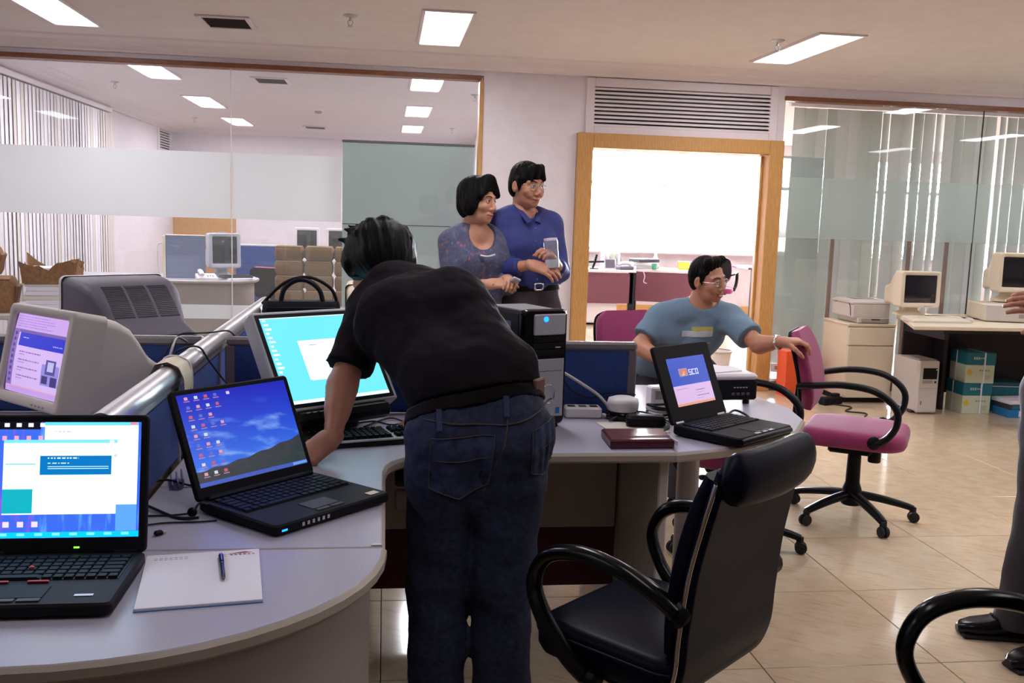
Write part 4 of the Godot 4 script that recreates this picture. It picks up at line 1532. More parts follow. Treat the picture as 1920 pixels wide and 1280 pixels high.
func build_desk_items() -> void:
	# notepad and pen
	var t := thing("notepad", "white letterhead notepad lying beside the near laptop", "notepad", V(-0.322, TOP, -1.72), 0.15)
	obj("pad", Mb.new().box(V(0, 0.003, 0), V(0.207, 0.006, 0.255), 0.001), M.paper, t)
	obj("backing_board", Mb.new().box(V(0, 0.0006, 0.001), V(0.208, 0.0012, 0.257)), M.blue_card, t)
	var lg := Mb.new()
	lg.at(V(0.07, 0.0062, -0.112), FLAT).extrude(PackedVector2Array([Vector2(-0.022, -0.004), Vector2(0.02, -0.003), Vector2(0.006, 0.004)]), 0.0003)
	obj("logo", lg, M.red, t)
	for k in 2:
		var ln := Mb.new()
		for q in 12 - k * 4:
			ln.box(V(-0.085 + q * 0.009 + (0.062 if q > 6 else 0.0), 0.0062, -0.105 + k * 0.008), V(0.006, 0.0003, 0.0022))
		obj("letterhead_print", ln, mat(rgb(176, 170, 200), 0.8), t)
	lg = Mb.new()
	for q in 6:
		lg.box(V(0.052 + q * 0.008, 0.0062, -0.101), V(0.005, 0.0003, 0.003))
	obj("logo_print", lg, mat(rgb(90, 70, 110), 0.8), t)
	t = thing("pen", "black ballpoint pen lying on the white notepad", "pen", V(-0.2905, TOP + 0.0105, -1.75), 0.2)
	obj("barrel", Mb.new().at(V(0, 0, 0.02), Basis(Vector3.RIGHT, PI / 2)).lathe([Vector2(0.0035, -0.04), Vector2(0.0042, -0.038), Vector2(0.0042, 0.02), Vector2(0.003, 0.034), Vector2(0.0008, 0.042)], 10), M.black_gloss, t)
	obj("cap", Mb.new().at(V(0, 0, -0.045), Basis(Vector3.RIGHT, PI / 2)).lathe([Vector2(0.003, -0.022), Vector2(0.0048, -0.02), Vector2(0.0048, 0.027)], 10), M.black, t)
	obj("clip", Mb.new().box(V(0, 0.006, -0.045), V(0.002, 0.001, 0.036), 0.0004), M.chrome, t)
	obj("ring", Mb.new().at(V(0, 0, -0.018), Basis(Vector3.RIGHT, PI / 2)).lathe([Vector2(0.005, 0), Vector2(0.005, 0.002)], 10), M.chrome, t)
	# plugs and cables round the two laptops
	t = thing("plug", "small black cable plug lying loose between the two left laptops", "plug", V(-0.452, TOP, -1.965), 0.7)
	obj("body", Mb.new().box(V(0, 0.005, 0), V(0.018, 0.01, 0.012), 0.003), M.black, t)
	obj("contact", Mb.new().box(V(0.012, 0.005, 0), V(0.008, 0.005, 0.008), 0.001), M.silver, t)
	t = thing("charger_plug", "round black charger connector at the hinge corner of the sky-screen laptop", "plug", V(-0.408, TOP, -2.083))
	obj("body", Mb.new().ball(V(0, 0.011, 0), V(0.011, 0.011, 0.008), 10, 6), M.black, t)
	obj("lead", Mb.new().tube(spline([V(0.004, 0.014, 0), V(0.014, 0.028, -0.01), V(0.03, 0.024, -0.012)], 5), 0.0025, 6), M.cable, t)
	var y := TOP + 0.003
	cable("black cable from the near laptop to the far side of the sky-screen laptop", [V(-0.58, y, -2.28), V(-0.52, y + 0.012, -2.325), V(-0.45, y, -2.315), V(-0.38, y, -2.33), V(-0.36, y + 0.01, -2.26)])
	cable("thick black cable curving to the hinge of the sky-screen laptop", [V(-0.56, y, -2.19), V(-0.522, y + 0.004, -2.151), V(-0.44, y, -2.072), V(-0.39, y + 0.004, -2.056)], 0.0036)
	cable("thin black cable running straight between the two left laptops", [V(-0.56, y, -2.08), V(-0.503, y, -2.085), V(-0.45, y, -2.088), V(-0.41, y + 0.004, -2.088)], 0.0022)
	cable("thin wavy black cable nearest the notepad", [V(-0.52, y, -2.02), V(-0.489, y, -2.024), V(-0.45, y, -2.037), V(-0.39, y, -2.04), V(-0.35, y, -2.05)], 0.002)
	t = thing("ruler_tray", "small clear violet tray standing along the foot of the blue partition", "tray", V(-0.505, TOP, -2.34), 0.25)
	for k in 3:
		obj("rib", Mb.new().box(V(0.012 * k, 0.006 + 0.004 * k, 0), V(0.004, 0.012 + 0.004 * k, 0.1), 0.001), mat(rgb(150, 140, 190), 0.2), t)
	# cloth strap over the rail
	var strip := []
	for q in [[-0.05, 0.93], [-0.044, 0.975], [-0.026, 1.010], [0.004, 1.017], [0.032, 1.004], [0.044, 0.975], [0.044, 0.945], [0.036, 0.91], [0.034, 0.88], [0.036, 0.84]]:
		var wd: float = 0.11 if q[1] > 0.96 else lerpf(0.055, 0.11, clampf((q[1] - 0.90) / 0.06, 0, 1))
		var r := PackedVector3Array()
		for k in [-1.0, -0.5, 0.0, 0.5, 1.0]:
			r.append(V(RX + q[0], q[1], -2.53 + k * wd / 2 + (0.004 if absf(k) < 0.9 else 0.0)))
		strip.append(r)
	var sm := Mb.new().grid(strip, false, 0)
	var under := []
	for r in strip:
		var r2 := PackedVector3Array()
		for p in r:
			r2.append(V(RX, 0.95, p.z) + (p - V(RX, 0.95, p.z)) * 0.95)
		r2.reverse()
		under.append(r2)
	sm.grid(under, false, 0)
	t = thing("strap", "cream plastic holder hooked over the aluminium rail", "holder")
	obj("band", sm, M.beige_warm, t)
	obj("band_edge", Mb.new().tube(spline([strip[0][0], strip[2][0], strip[4][0], strip[6][0], strip[8][0]], 6), 0.003, 6), M.white, t)
	cable("black cable looped over the aluminium rail beside the cream holder", [V(-0.63, 0.90, -2.86), V(-0.60, 0.98, -2.84), V(-0.56, 1.008, -2.80), V(-0.525, 1.005, -2.82), V(-0.505, 0.95, -2.88), V(-0.46, 0.87, -2.95), V(-0.38, 0.80, -3.08), V(-0.33, 0.76, -3.12)])
	cable("grey cable looped over the aluminium rail where the partitions cross", [V(-0.70, 0.93, -3.16), V(-0.66, 0.992, -3.19), V(-0.60, 1.0, -3.19), V(-0.55, 1.01, -3.13), V(-0.51, 1.005, -3.22), V(-0.49, 0.98, -3.25)], 0.003, M.cable)
	cable("clear cable rising from behind the beige monitor to the rail", [V(-0.66, 0.86, -2.93), V(-0.645, 0.96, -3.0), V(-0.64, 1.0, -3.07), V(-0.62, 0.98, -3.12)], 0.004, M.alu_dull)
	# behind the keyboard
	cable("black cable on the desk behind the silver keyboard", [V(-0.10, y, -3.0), V(-0.03, y, -3.04), V(0.03, y, -2.99), V(0.10, y, -3.05), V(0.22, y, -3.02)])
	cable("second black cable on the desk behind the silver keyboard, crossing the first", [V(-0.06, y, -2.96), V(0.02, y + 0.004, -3.07), V(0.08, y, -3.03), V(0.17, y, -3.09)])
	cable("black cable hanging on the blue cross partition left of the tower", [V(-0.02, y, -3.11), V(0.04, 0.79, -3.16), V(0.09, 0.84, -3.175), V(0.14, 0.85, -3.178), V(0.24, 0.80, -3.17)])
	# power strip
	t = thing("power_strip", "white power strip with dark sockets beside the tower computer", "power strip", V(0.668, TOP, -3.13), -0.06)
	obj("body", Mb.new().at(V(0, 0, 0), FLAT).extrude(rrect(0.125, 0.062, 0.008, 3), 0.038, 0.006), M.white, t)
	for k in 3:
		var so := Mb.new()
		so.box(V(-0.04 + k * 0.038, 0.0385, 0.004), V(0.026, 0.002, 0.03), 0.0008)
		obj("socket", so, M.slot if k != 1 else M.grey_plastic, t)
	cable("thick white cable curving from the tower's back down to the power strip", [V(0.565, 0.905, -3.14), V(0.60, 0.89, -3.13), V(0.66, 0.855, -3.125), V(0.72, 0.815, -3.13), V(0.755, 0.775, -3.12), V(0.755, 0.75, -3.10), V(0.733, 0.752, -3.11)], 0.0052, M.cable_white)
	cable("thin white cable hanging beside the tower computer", [V(0.565, 0.90, -3.15), V(0.585, 0.87, -3.15), V(0.592, 0.82, -3.15), V(0.575, 0.79, -3.15)], 0.004, M.cable_white)
	cable("black cable drooping across the blue partition behind the router", [V(0.60, 0.87, -3.168), V(0.64, 0.82, -3.165), V(0.70, 0.80, -3.165), V(0.76, 0.815, -3.168), V(0.86, 0.81, -3.168)])
	# router with a black foot
	t = thing("router", "white rounded box with a black foot, right of the power strip", "router", V(0.80, TOP, -3.10), 0.1)
	obj("shell", Mb.new().at(V(0, 0, 0)).lathe([Vector2(0.045, 0.028), Vector2(0.052, 0.032), Vector2(0.054, 0.055), Vector2(0.05, 0.070), Vector2(0.03, 0.077), Vector2(0.0, 0.078)], 24), M.white, t)
	obj("black_foot", Mb.new().lathe([Vector2(0.045, 0.0), Vector2(0.058, 0.006), Vector2(0.058, 0.022), Vector2(0.05, 0.03)], 24), M.black_gloss, t)
	obj("light", Mb.new().box(V(0.0, 0.02, 0.058), V(0.006, 0.004, 0.003)), M.led_blue, t)
	t = thing("paper_sheet", "cream paper lying under the black power adapter", "paper", V(0.80, TOP, -2.965), 0.12)
	obj("sheet", Mb.new().box(V(0, 0.001, 0), V(0.19, 0.002, 0.17)), mat(rgb(222, 212, 198), 0.8), t)
	t = thing("power_adapter", "black power adapter brick behind the maroon notebook", "power adapter", V(0.848, TOP + 0.002, -2.985), -0.12)
	obj("brick", Mb.new().at(V(0, 0, 0), FLAT).extrude(rrect(0.13, 0.06, 0.02, 4), 0.036, 0.008), M.black, t)
	obj("label", Mb.new().box(V(0.0, 0.0365, 0), V(0.06, 0.001, 0.03)), M.grey_plastic, t)
	cable("black cable coiled round the power adapter", [V(0.91, y + 0.01, -2.99), V(0.95, y, -3.03), V(0.94, y, -3.06), V(0.91, y + 0.004, -3.045), V(0.88, y, -3.035), V(0.85, y + 0.01, -3.025)])
	cable("black cable from the power adapter to the hinge of the slide laptop", [V(0.74, y + 0.003, -3.04), V(0.82, y + 0.03, -3.065), V(0.90, y + 0.02, -3.05), V(0.925, y + 0.004, -2.98), V(0.885, y + 0.002, -2.90), V(0.872, y + 0.008, -2.84)], 0.003)
	t = thing("notebook", "closed maroon leather notebook at the front edge of the desk", "notebook", V(0.757, TOP, -2.757), 0.06)
	var nb := PackedVector2Array([Vector2(-0.105, -0.062), Vector2(0.098, -0.088), Vector2(0.118, 0.07), Vector2(-0.078, 0.10)])
	nb = PackedVector2Array([Vector2(-0.102, -0.07), Vector2(0.092, -0.078), Vector2(0.108, 0.074), Vector2(-0.086, 0.082)])
	obj("cover", Mb.new().at(V(0, 0, 0), FLAT).extrude(nb, 0.028, 0.005, false), M.maroon_book, t)
	var pg := Mb.new()
	pg.at(V(0, 0.006, 0), FLAT).extrude(pg._inset(nb, -0.002), 0.015)
	var stitch := Mb.new()
	stitch.box(V(0, 0.0285, 0.045), V(0.18, 0.001, 0.0015))
	stitch.box(V(0.004, 0.0285, 0.03), V(0.18, 0.001, 0.001))
	obj("stitching", stitch, mat(rgb(150, 90, 96), 0.6), t)
	obj("page_block", Mb.new().at(V(0.1015, 0.006, -0.004), Basis(Vector3.UP, 0.1)).box(V(0, 0.007, 0), V(0.004, 0.014, 0.14), 0.001), M.paper, t)
	# projector
	t = thing("projector", "small black projector with a white top behind the slide laptop", "projector", V(1.235, TOP, -3.44), 0.12)
	obj("case", Mb.new().at(V(0, 0.018, 0), FLAT).extrude(rrect(0.26, 0.2, 0.012, 3), 0.075, 0.006), M.black_matte, t)
	obj("top_cover", Mb.new().at(V(0, 0.093, 0), FLAT).extrude(rrect(0.262, 0.202, 0.014, 3), 0.022, 0.008), M.white, t)
	for x in [-0.1, 0.1]:
		obj("foot", Mb.new().lathe([Vector2(0.012, 0), Vector2(0.012, 0.012), Vector2(0.008, 0.02)], 12, V(x, 0, 0.07)), M.rubber, t)
	obj("rear_foot", Mb.new().lathe([Vector2(0.012, 0), Vector2(0.012, 0.02)], 12, V(0, 0, -0.07)), M.rubber, t)
	var jk := Mb.new()
	for k in 4:
		jk.box(V(0.03 + k * 0.02, 0.042, 0.1005), V(0.012, 0.01, 0.002))
	obj("jack_panel", jk, M.grey_plastic, t)
	jk = Mb.new()
	for k in 5:
		jk.box(V(0.035 + k * 0.012, 0.066, 0.1005), V(0.008, 0.004, 0.001))
	obj("printing", jk, M.silver_flat, t)
	t = thing("paper_sheet", "loose white paper on top of the projector", "paper", V(1.22, TOP + 0.115, -3.45), 0.4)
	obj("sheet", Mb.new().box(V(0, 0.002, 0), V(0.18, 0.004, 0.15)), M.paper, t)
	# white chargers and coiled cables right of the cross partition
	t = thing("charger", "white charger block right of the cross partition's end", "charger", V(0.955, TOP, -3.24), 0.2)
	obj("block", Mb.new().box(V(0, 0.045, 0), V(0.06, 0.09, 0.05), 0.006), M.white, t)
	obj("plug_face", Mb.new().box(V(0, 0.06, 0.0255), V(0.03, 0.03, 0.002)), M.beige_dark, t)
	for k in 3:
		var c := []
		for q in 14:
			var a := TAU * q / 14
			c.append(V(0.955 + cos(a) * 0.062, TOP + 0.016 + 0.012 * k + 0.004 * sin(a * 2 + k), -3.13 + sin(a) * 0.04))
		var o := obj("cable_coil", Mb.new().tube(spline(c, 3, true), 0.0045, 6, true), M.cable if k != 1 else M.cable_white)
		tag(o, ["black loop lowest in the coil of cable behind the slide laptop", "white loop of cable in the middle of the coil behind the slide laptop", "black loop topmost in the coil of cable behind the slide laptop"][k], "cable")
	cable("black cable from the coil along the table to the slide laptop", [V(0.92, y, -3.10), V(0.97, y + 0.006, -3.07), V(1.0, y, -3.05), V(0.99, y, -3.02), V(1.08, y, -3.02)])
	cable("short black cable arching beside the right hinge of the slide laptop", [V(1.16, y + 0.012, -3.08), V(1.20, y + 0.024, -3.12), V(1.235, y + 0.012, -3.10), V(1.24, y, -3.06)], 0.004)
	# on the desks behind
	t = thing("briefcase", "black soft briefcase with two handles on the desk behind the flat monitor", "bag", V(-0.35, TOP, -4.12), 0.1)
	var rows := []
	for s in [[0.0, 0.31, 0.13], [0.02, 0.33, 0.14], [0.15, 0.335, 0.14], [0.26, 0.32, 0.11], [0.285, 0.31, 0.08]]:
		rows.append(ring(s[1], s[2], 0.03, V(0, s[0], 0), FLAT))
	obj("body", Mb.new().grid(rows), M.black_matte, t)
	obj("flap", Mb.new().box(V(0, 0.19, 0.071), V(0.29, 0.15, 0.008), 0.004), M.black, t)
	for z in [-0.03, 0.03]:
		obj("handle", Mb.new().tube(spline([V(-0.085, 0.27, z), V(-0.07, 0.335, z), V(-0.02, 0.372, z), V(0.03, 0.368, z), V(0.075, 0.33, z), V(0.09, 0.27, z)], 6), 0.010, 8), M.black, t)
	obj("strap", Mb.new().tube(spline([V(0.15, 0.27, 0.0), V(0.12, 0.34, 0.01), V(0.03, 0.385, 0.02), V(-0.07, 0.36, 0.02), V(-0.16, 0.27, 0.0)], 6), 0.007, 6), M.black_matte, t)
	crt("cream monitor seen from behind, right of the black briefcase", V(0.015, TOP, -4.29), 3.1, 0.12, 0.36, 0.34, 0.4, M.beige_warm, M.beige_warm, null, M.glass_dark, 0.03, 0.03)

# ---------------------------------------------------------------- chairs
func star_base(t: Node3D, m: Material, r: float, hub: float, turn: float) -> void:
	var b := Mb.new()
	b.lathe([Vector2(0.045, hub - 0.05), Vector2(0.05, hub - 0.04), Vector2(0.045, hub + 0.03), Vector2(0.034, hub + 0.06), Vector2(0.032, hub + 0.19), Vector2(0.028, hub + 0.2)], 16)
	obj("column", b, m, t)
	obj("piston", Mb.new().lathe([Vector2(0.016, hub + 0.18), Vector2(0.016, 0.385)], 12), M.chrome, t)
	for k in 5:
		var a := turn + TAU * k / 5
		var d := V(sin(a), 0, cos(a))
		var sp := spline([d * 0.02 + V(0, hub, 0), d * 0.12 + V(0, hub - 0.012, 0), d * (r - 0.06) + V(0, 0.085, 0), d * r + V(0, 0.068, 0)], 4)
		var rad := []
		for i in sp.size():
			rad.append(lerpf(0.03, 0.02, float(i) / (sp.size() - 1)))
		obj("star_leg", Mb.new().tube(sp, rad, 8, false, 0.75), m, t)
		var cs := Mb.new()
		var side := V(cos(a), 0, -sin(a))
		for s in [-1, 1]:
			cs.at(d * (r + 0.005) + side * 0.012 * s + V(0, 0.026, 0), Basis(d, side, d.cross(side)).orthonormalized())
			cs.lathe([Vector2(0.0, -0.009), Vector2(0.022, -0.009), Vector2(0.026, -0.004), Vector2(0.026, 0.004), Vector2(0.022, 0.009), Vector2(0.0, 0.009)], 14)
		cs.at(d * r + V(0, 0.05, 0))
		cs.lathe([Vector2(0.016, 0.0), Vector2(0.016, 0.022), Vector2(0.008, 0.026)], 10)
		obj("caster", cs, M.rubber, t)

func cushion(w: float, d: float, y0: float, y1: float, r: float, dome: float) -> Mb:
	var rows := []
	var h := y1 - y0
	for s in [[0.0, 0.9], [0.08, 0.96], [0.3, 1.0], [0.6, 1.0], [0.82, 0.975], [0.94, 0.93], [1.0, 0.86]]:
		rows.append(ring(w * s[1], d * s[1], r * s[1], V(0, y0 + h * s[0], 0), FLAT, 5))
	var n := 6
	for k in range(1, n):
		var f := 0.86 * (1.0 - float(k) / n)
		rows.append(ring(w * f, d * f, maxf(r * f, 0.002), V(0, y1 + dome * (1.0 - pow(1.0 - float(k) / n, 2)), 0), FLAT, 5))
	return Mb.new().grid(rows, true, 3)

# upright shaped plate: path of (z, y, width, thickness) from below to above, faces +z
func back_plate(path: Array, r: float, curve := 0.0, off := 0.0) -> Mb:
	var rows := []
	var n := path.size()
	for i in n:
		var a: Array = path[maxi(i - 1, 0)]
		var b: Array = path[mini(i + 1, n - 1)]
		var t := V(0, b[1] - a[1], b[0] - a[0]).normalized()
		var nn := V(1, 0, 0).cross(t)   # towards +z side for an upright path
		var q: Array = path[i]
		var rg := PackedVector3Array()
		for p in rrect(q[2], q[3], minf(r, q[3] * 0.48), 4):
			var bow: float = curve * (p.x * p.x) / maxf(q[2] * q[2] * 0.25, 1e-6)
			rg.append(V(p.x, q[1], q[0]) - nn * (p.y - bow - off))
		rows.append(rg)
	return Mb.new().grid(rows, true, 3)

func fine_path(p: Array, sub := 4) -> Array:
	var a := []
	var b := []
	for q in p:
		a.append(V(q[0], q[1], q[2]))
		b.append(V(q[3], 0, 0))
	a = spline(a, sub)
	b = spline(b, sub)
	var out := []
	for i in a.size():
		out.append([a[i].x, a[i].y, a[i].z, b[i].x])
	return out

func task_chair(label: String, at: Vector3, turn: float) -> Node3D:
	var t := thing("task_chair", label, "chair", at, turn, "magenta office chairs")
	star_base(t, M.black, 0.29, 0.12, 0.3)
	obj("seat", cushion(0.48, 0.47, 0.385, 0.465, 0.11, 0.008), M.magenta, t)
	obj("seat_pan", Mb.new().box(V(0, 0.378, -0.02), V(0.3, 0.02, 0.3), 0.006), M.black, t)
	obj("mechanism", Mb.new().box(V(0, 0.35, -0.02), V(0.12, 0.05, 0.2), 0.01), M.black, t)
	obj("tension_knob", Mb.new().lathe([Vector2(0.028, 0.29), Vector2(0.03, 0.295), Vector2(0.03, 0.335), Vector2(0.022, 0.36)], 14, V(0, 0, 0.09)), M.black, t)
	obj("lever", Mb.new().tube([V(0.05, 0.34, -0.04), V(0.14, 0.335, -0.05), V(0.17, 0.31, -0.05)], 0.008, 8), M.black, t)
	var path := fine_path([[-0.235, 0.54, 0.30, 0.05], [-0.225, 0.60, 0.40, 0.06], [-0.235, 0.68, 0.43, 0.062], [-0.26, 0.78, 0.425, 0.06], [-0.295, 0.86, 0.38, 0.055], [-0.31, 0.90, 0.28, 0.04]], 4)
	obj("backrest", back_plate(path, 0.03, 0.015), M.magenta, t)
	var sh := fine_path([[-0.272, 0.56, 0.28, 0.012], [-0.266, 0.62, 0.39, 0.014], [-0.276, 0.70, 0.42, 0.014], [-0.302, 0.80, 0.415, 0.014], [-0.33, 0.87, 0.36, 0.012], [-0.338, 0.897, 0.26, 0.01]], 4)
	obj("back_shell", back_plate(sh, 0.006, 0.015), M.black_matte, t)
	obj("back_bracket", Mb.new().tube(spline([V(0, 0.35, -0.1), V(0, 0.36, -0.24), V(0, 0.45, -0.29), V(0, 0.62, -0.285)], 5), 0.025, 8, false, 0.5, V(0, 0, 1)), M.black, t)
	for s in [-1, 1]:
		var pts := spline([V(s * 0.20, 0.655, -0.25), V(s * 0.25, 0.672, -0.18), V(s * 0.275, 0.69, -0.05), V(s * 0.28, 0.675, 0.09), V(s * 0.28, 0.61, 0.18), V(s * 0.275, 0.53, 0.19), V(s * 0.262, 0.46, 0.15), V(s * 0.245, 0.425, 0.09)], 5)
		obj("armrest", Mb.new().tube(pts, 0.023, 10, false, 0.7), M.black, t)
		obj("arm_bolt", Mb.new().at(V(s * 0.255, 0.435, 0.10), Basis(V(0, 0, 1), -s * PI / 2)).lathe([Vector2(0.03, -0.01), Vector2(0.03, 0.008), Vector2(0.0, 0.012)], 12), M.black, t)
	return t

func leather_chair(label: String, at: Vector3, turn: float) -> Node3D:
	var t := thing("leather_chair", label, "chair", at, turn, "black leather armchairs")
	star_base(t, M.black_gloss, 0.31, 0.11, 0.6)
	obj("seat", cushion(0.50, 0.50, 0.385, 0.475, 0.07, 0.010), M.leather, t)
	obj("seat_welt", Mb.new().tube(Array(ring(0.502, 0.502, 0.07, V(0, 0.448, 0), FLAT, 6)), 0.005, 6, true), M.leather, t)
	obj("seat_pan", Mb.new().box(V(0, 0.372, 0), V(0.36, 0.03, 0.36), 0.01), M.black, t)
	obj("mechanism", Mb.new().box(V(0, 0.34, -0.02), V(0.14, 0.05, 0.22), 0.01), M.black, t)
	var p := [[0.02, 0.352, 0.40, 0.02], [-0.12, 0.35, 0.44, 0.028], [-0.215, 0.372, 0.47, 0.034], [-0.262, 0.45, 0.48, 0.036], [-0.272, 0.55, 0.48, 0.036], [-0.288, 0.68, 0.47, 0.036], [-0.318, 0.80, 0.455, 0.036], [-0.348, 0.90, 0.44, 0.034]]
	obj("back_shell", back_plate(fine_path(p, 5), 0.016, 0.02), M.leather, t)
	var pad := [[-0.215, 0.48, 0.42, 0.03], [-0.226, 0.55, 0.44, 0.05], [-0.242, 0.67, 0.44, 0.055], [-0.272, 0.79, 0.425, 0.052], [-0.305, 0.88, 0.40, 0.04]]
	obj("back_cushion", back_plate(fine_path(pad, 4), 0.02, 0.02), M.leather, t)
	# head roll: bulges over the back
	var hr := []
	var rr := []
	for k in 17:
		var u := k / 16.0 * 2.0 - 1.0
		hr.append(V(u * 0.228, 0.892 - 0.006 * (1.0 - u * u), -0.362 + 0.02 * u * u))
		rr.append(0.037 * sqrt(maxf(0.0, 1.0 - pow(absf(u), 9.0))) * (0.93 + 0.07 * (1.0 - absf(u))) + 0.004)
	obj("head_roll", Mb.new().tube(hr, rr, 16, false, 1.5, V(0, 1, 0.12)), M.leather, t)
	for s in [-1, 1]:
		var fr := []
		for q in fine_path(p, 4):
			fr.append(V(s * (q[2] / 2 + 0.004), q[1], q[0] + 0.018))
		fr.push_front(V(s * 0.19, 0.362, 0.16))
		fr[-1] = V(s * 0.226, 0.885, -0.325)
		obj("chrome_strip", Mb.new().tube(spline(fr, 2), 0.0065, 8), M.chrome, t)
		var arm := spline([V(s * 0.252, 0.60, -0.245), V(s * 0.27, 0.635, -0.19), V(s * 0.282, 0.668, -0.08), V(s * 0.285, 0.675, 0.05), V(s * 0.285, 0.645, 0.16), V(s * 0.283, 0.575, 0.205), V(s * 0.28, 0.50, 0.17), V(s * 0.275, 0.43, 0.09), V(s * 0.262, 0.39, 0.03)], 6)
		obj("armrest", Mb.new().tube(arm, 0.025, 12, false, 0.75), M.black_gloss, t)
		obj("arm_mount", Mb.new().box(V(s * 0.25, 0.385, 0.02), V(0.05, 0.035, 0.07), 0.01), M.black, t)
		obj("arm_mount", Mb.new().at(V(s * 0.245, 0.595, -0.25), Basis(V(0, 0, 1), -s * PI / 2)).lathe([Vector2(0.026, -0.02), Vector2(0.026, 0.012), Vector2(0.0, 0.016)], 12), M.black, t)
	for c in t.get_children():   # a compact model: narrower and shallower above the base
		if not (String(c.name).begins_with("star_leg") or String(c.name).begins_with("caster") or String(c.name).begins_with("column") or String(c.name).begins_with("piston")):
			c.scale = V(0.88, 1.0, 0.8)
	return t

func build_chairs() -> void:
	var l := leather_chair("black leather armchair with a chrome edge, seen from behind beside the person in jeans", V(0.645, 0, -2.135), -2.42)
	dup(l, V(1.2, 0, -1.455), -1.6, "black leather armchair cut off by the lower right corner, only its curved arm in view")
	var c := task_chair("magenta office chair seen from the side, with the seated man's hand on its back", V(2.26, 0, -4.27), 1.0)
	var b := dup(c, V(1.52, 0, -3.9), 0.9, "magenta office chair half hidden behind the leather armchair and the round-ended table")
	for q in b.get_children():   # its back is set lower
		if String(q.name).begins_with("back"):
			q.position.y -= 0.065
	dup(c, V(1.42, 0, -4.88), 0.35, "magenta office chair that the man in the pale blue shirt sits on")
	var w := dup(c, V(-1.05, 0, -10.14), 2.7, "magenta office chair in the room behind the left glass, by the phone desk")
	w.scale = V(1, 0.9, 1)

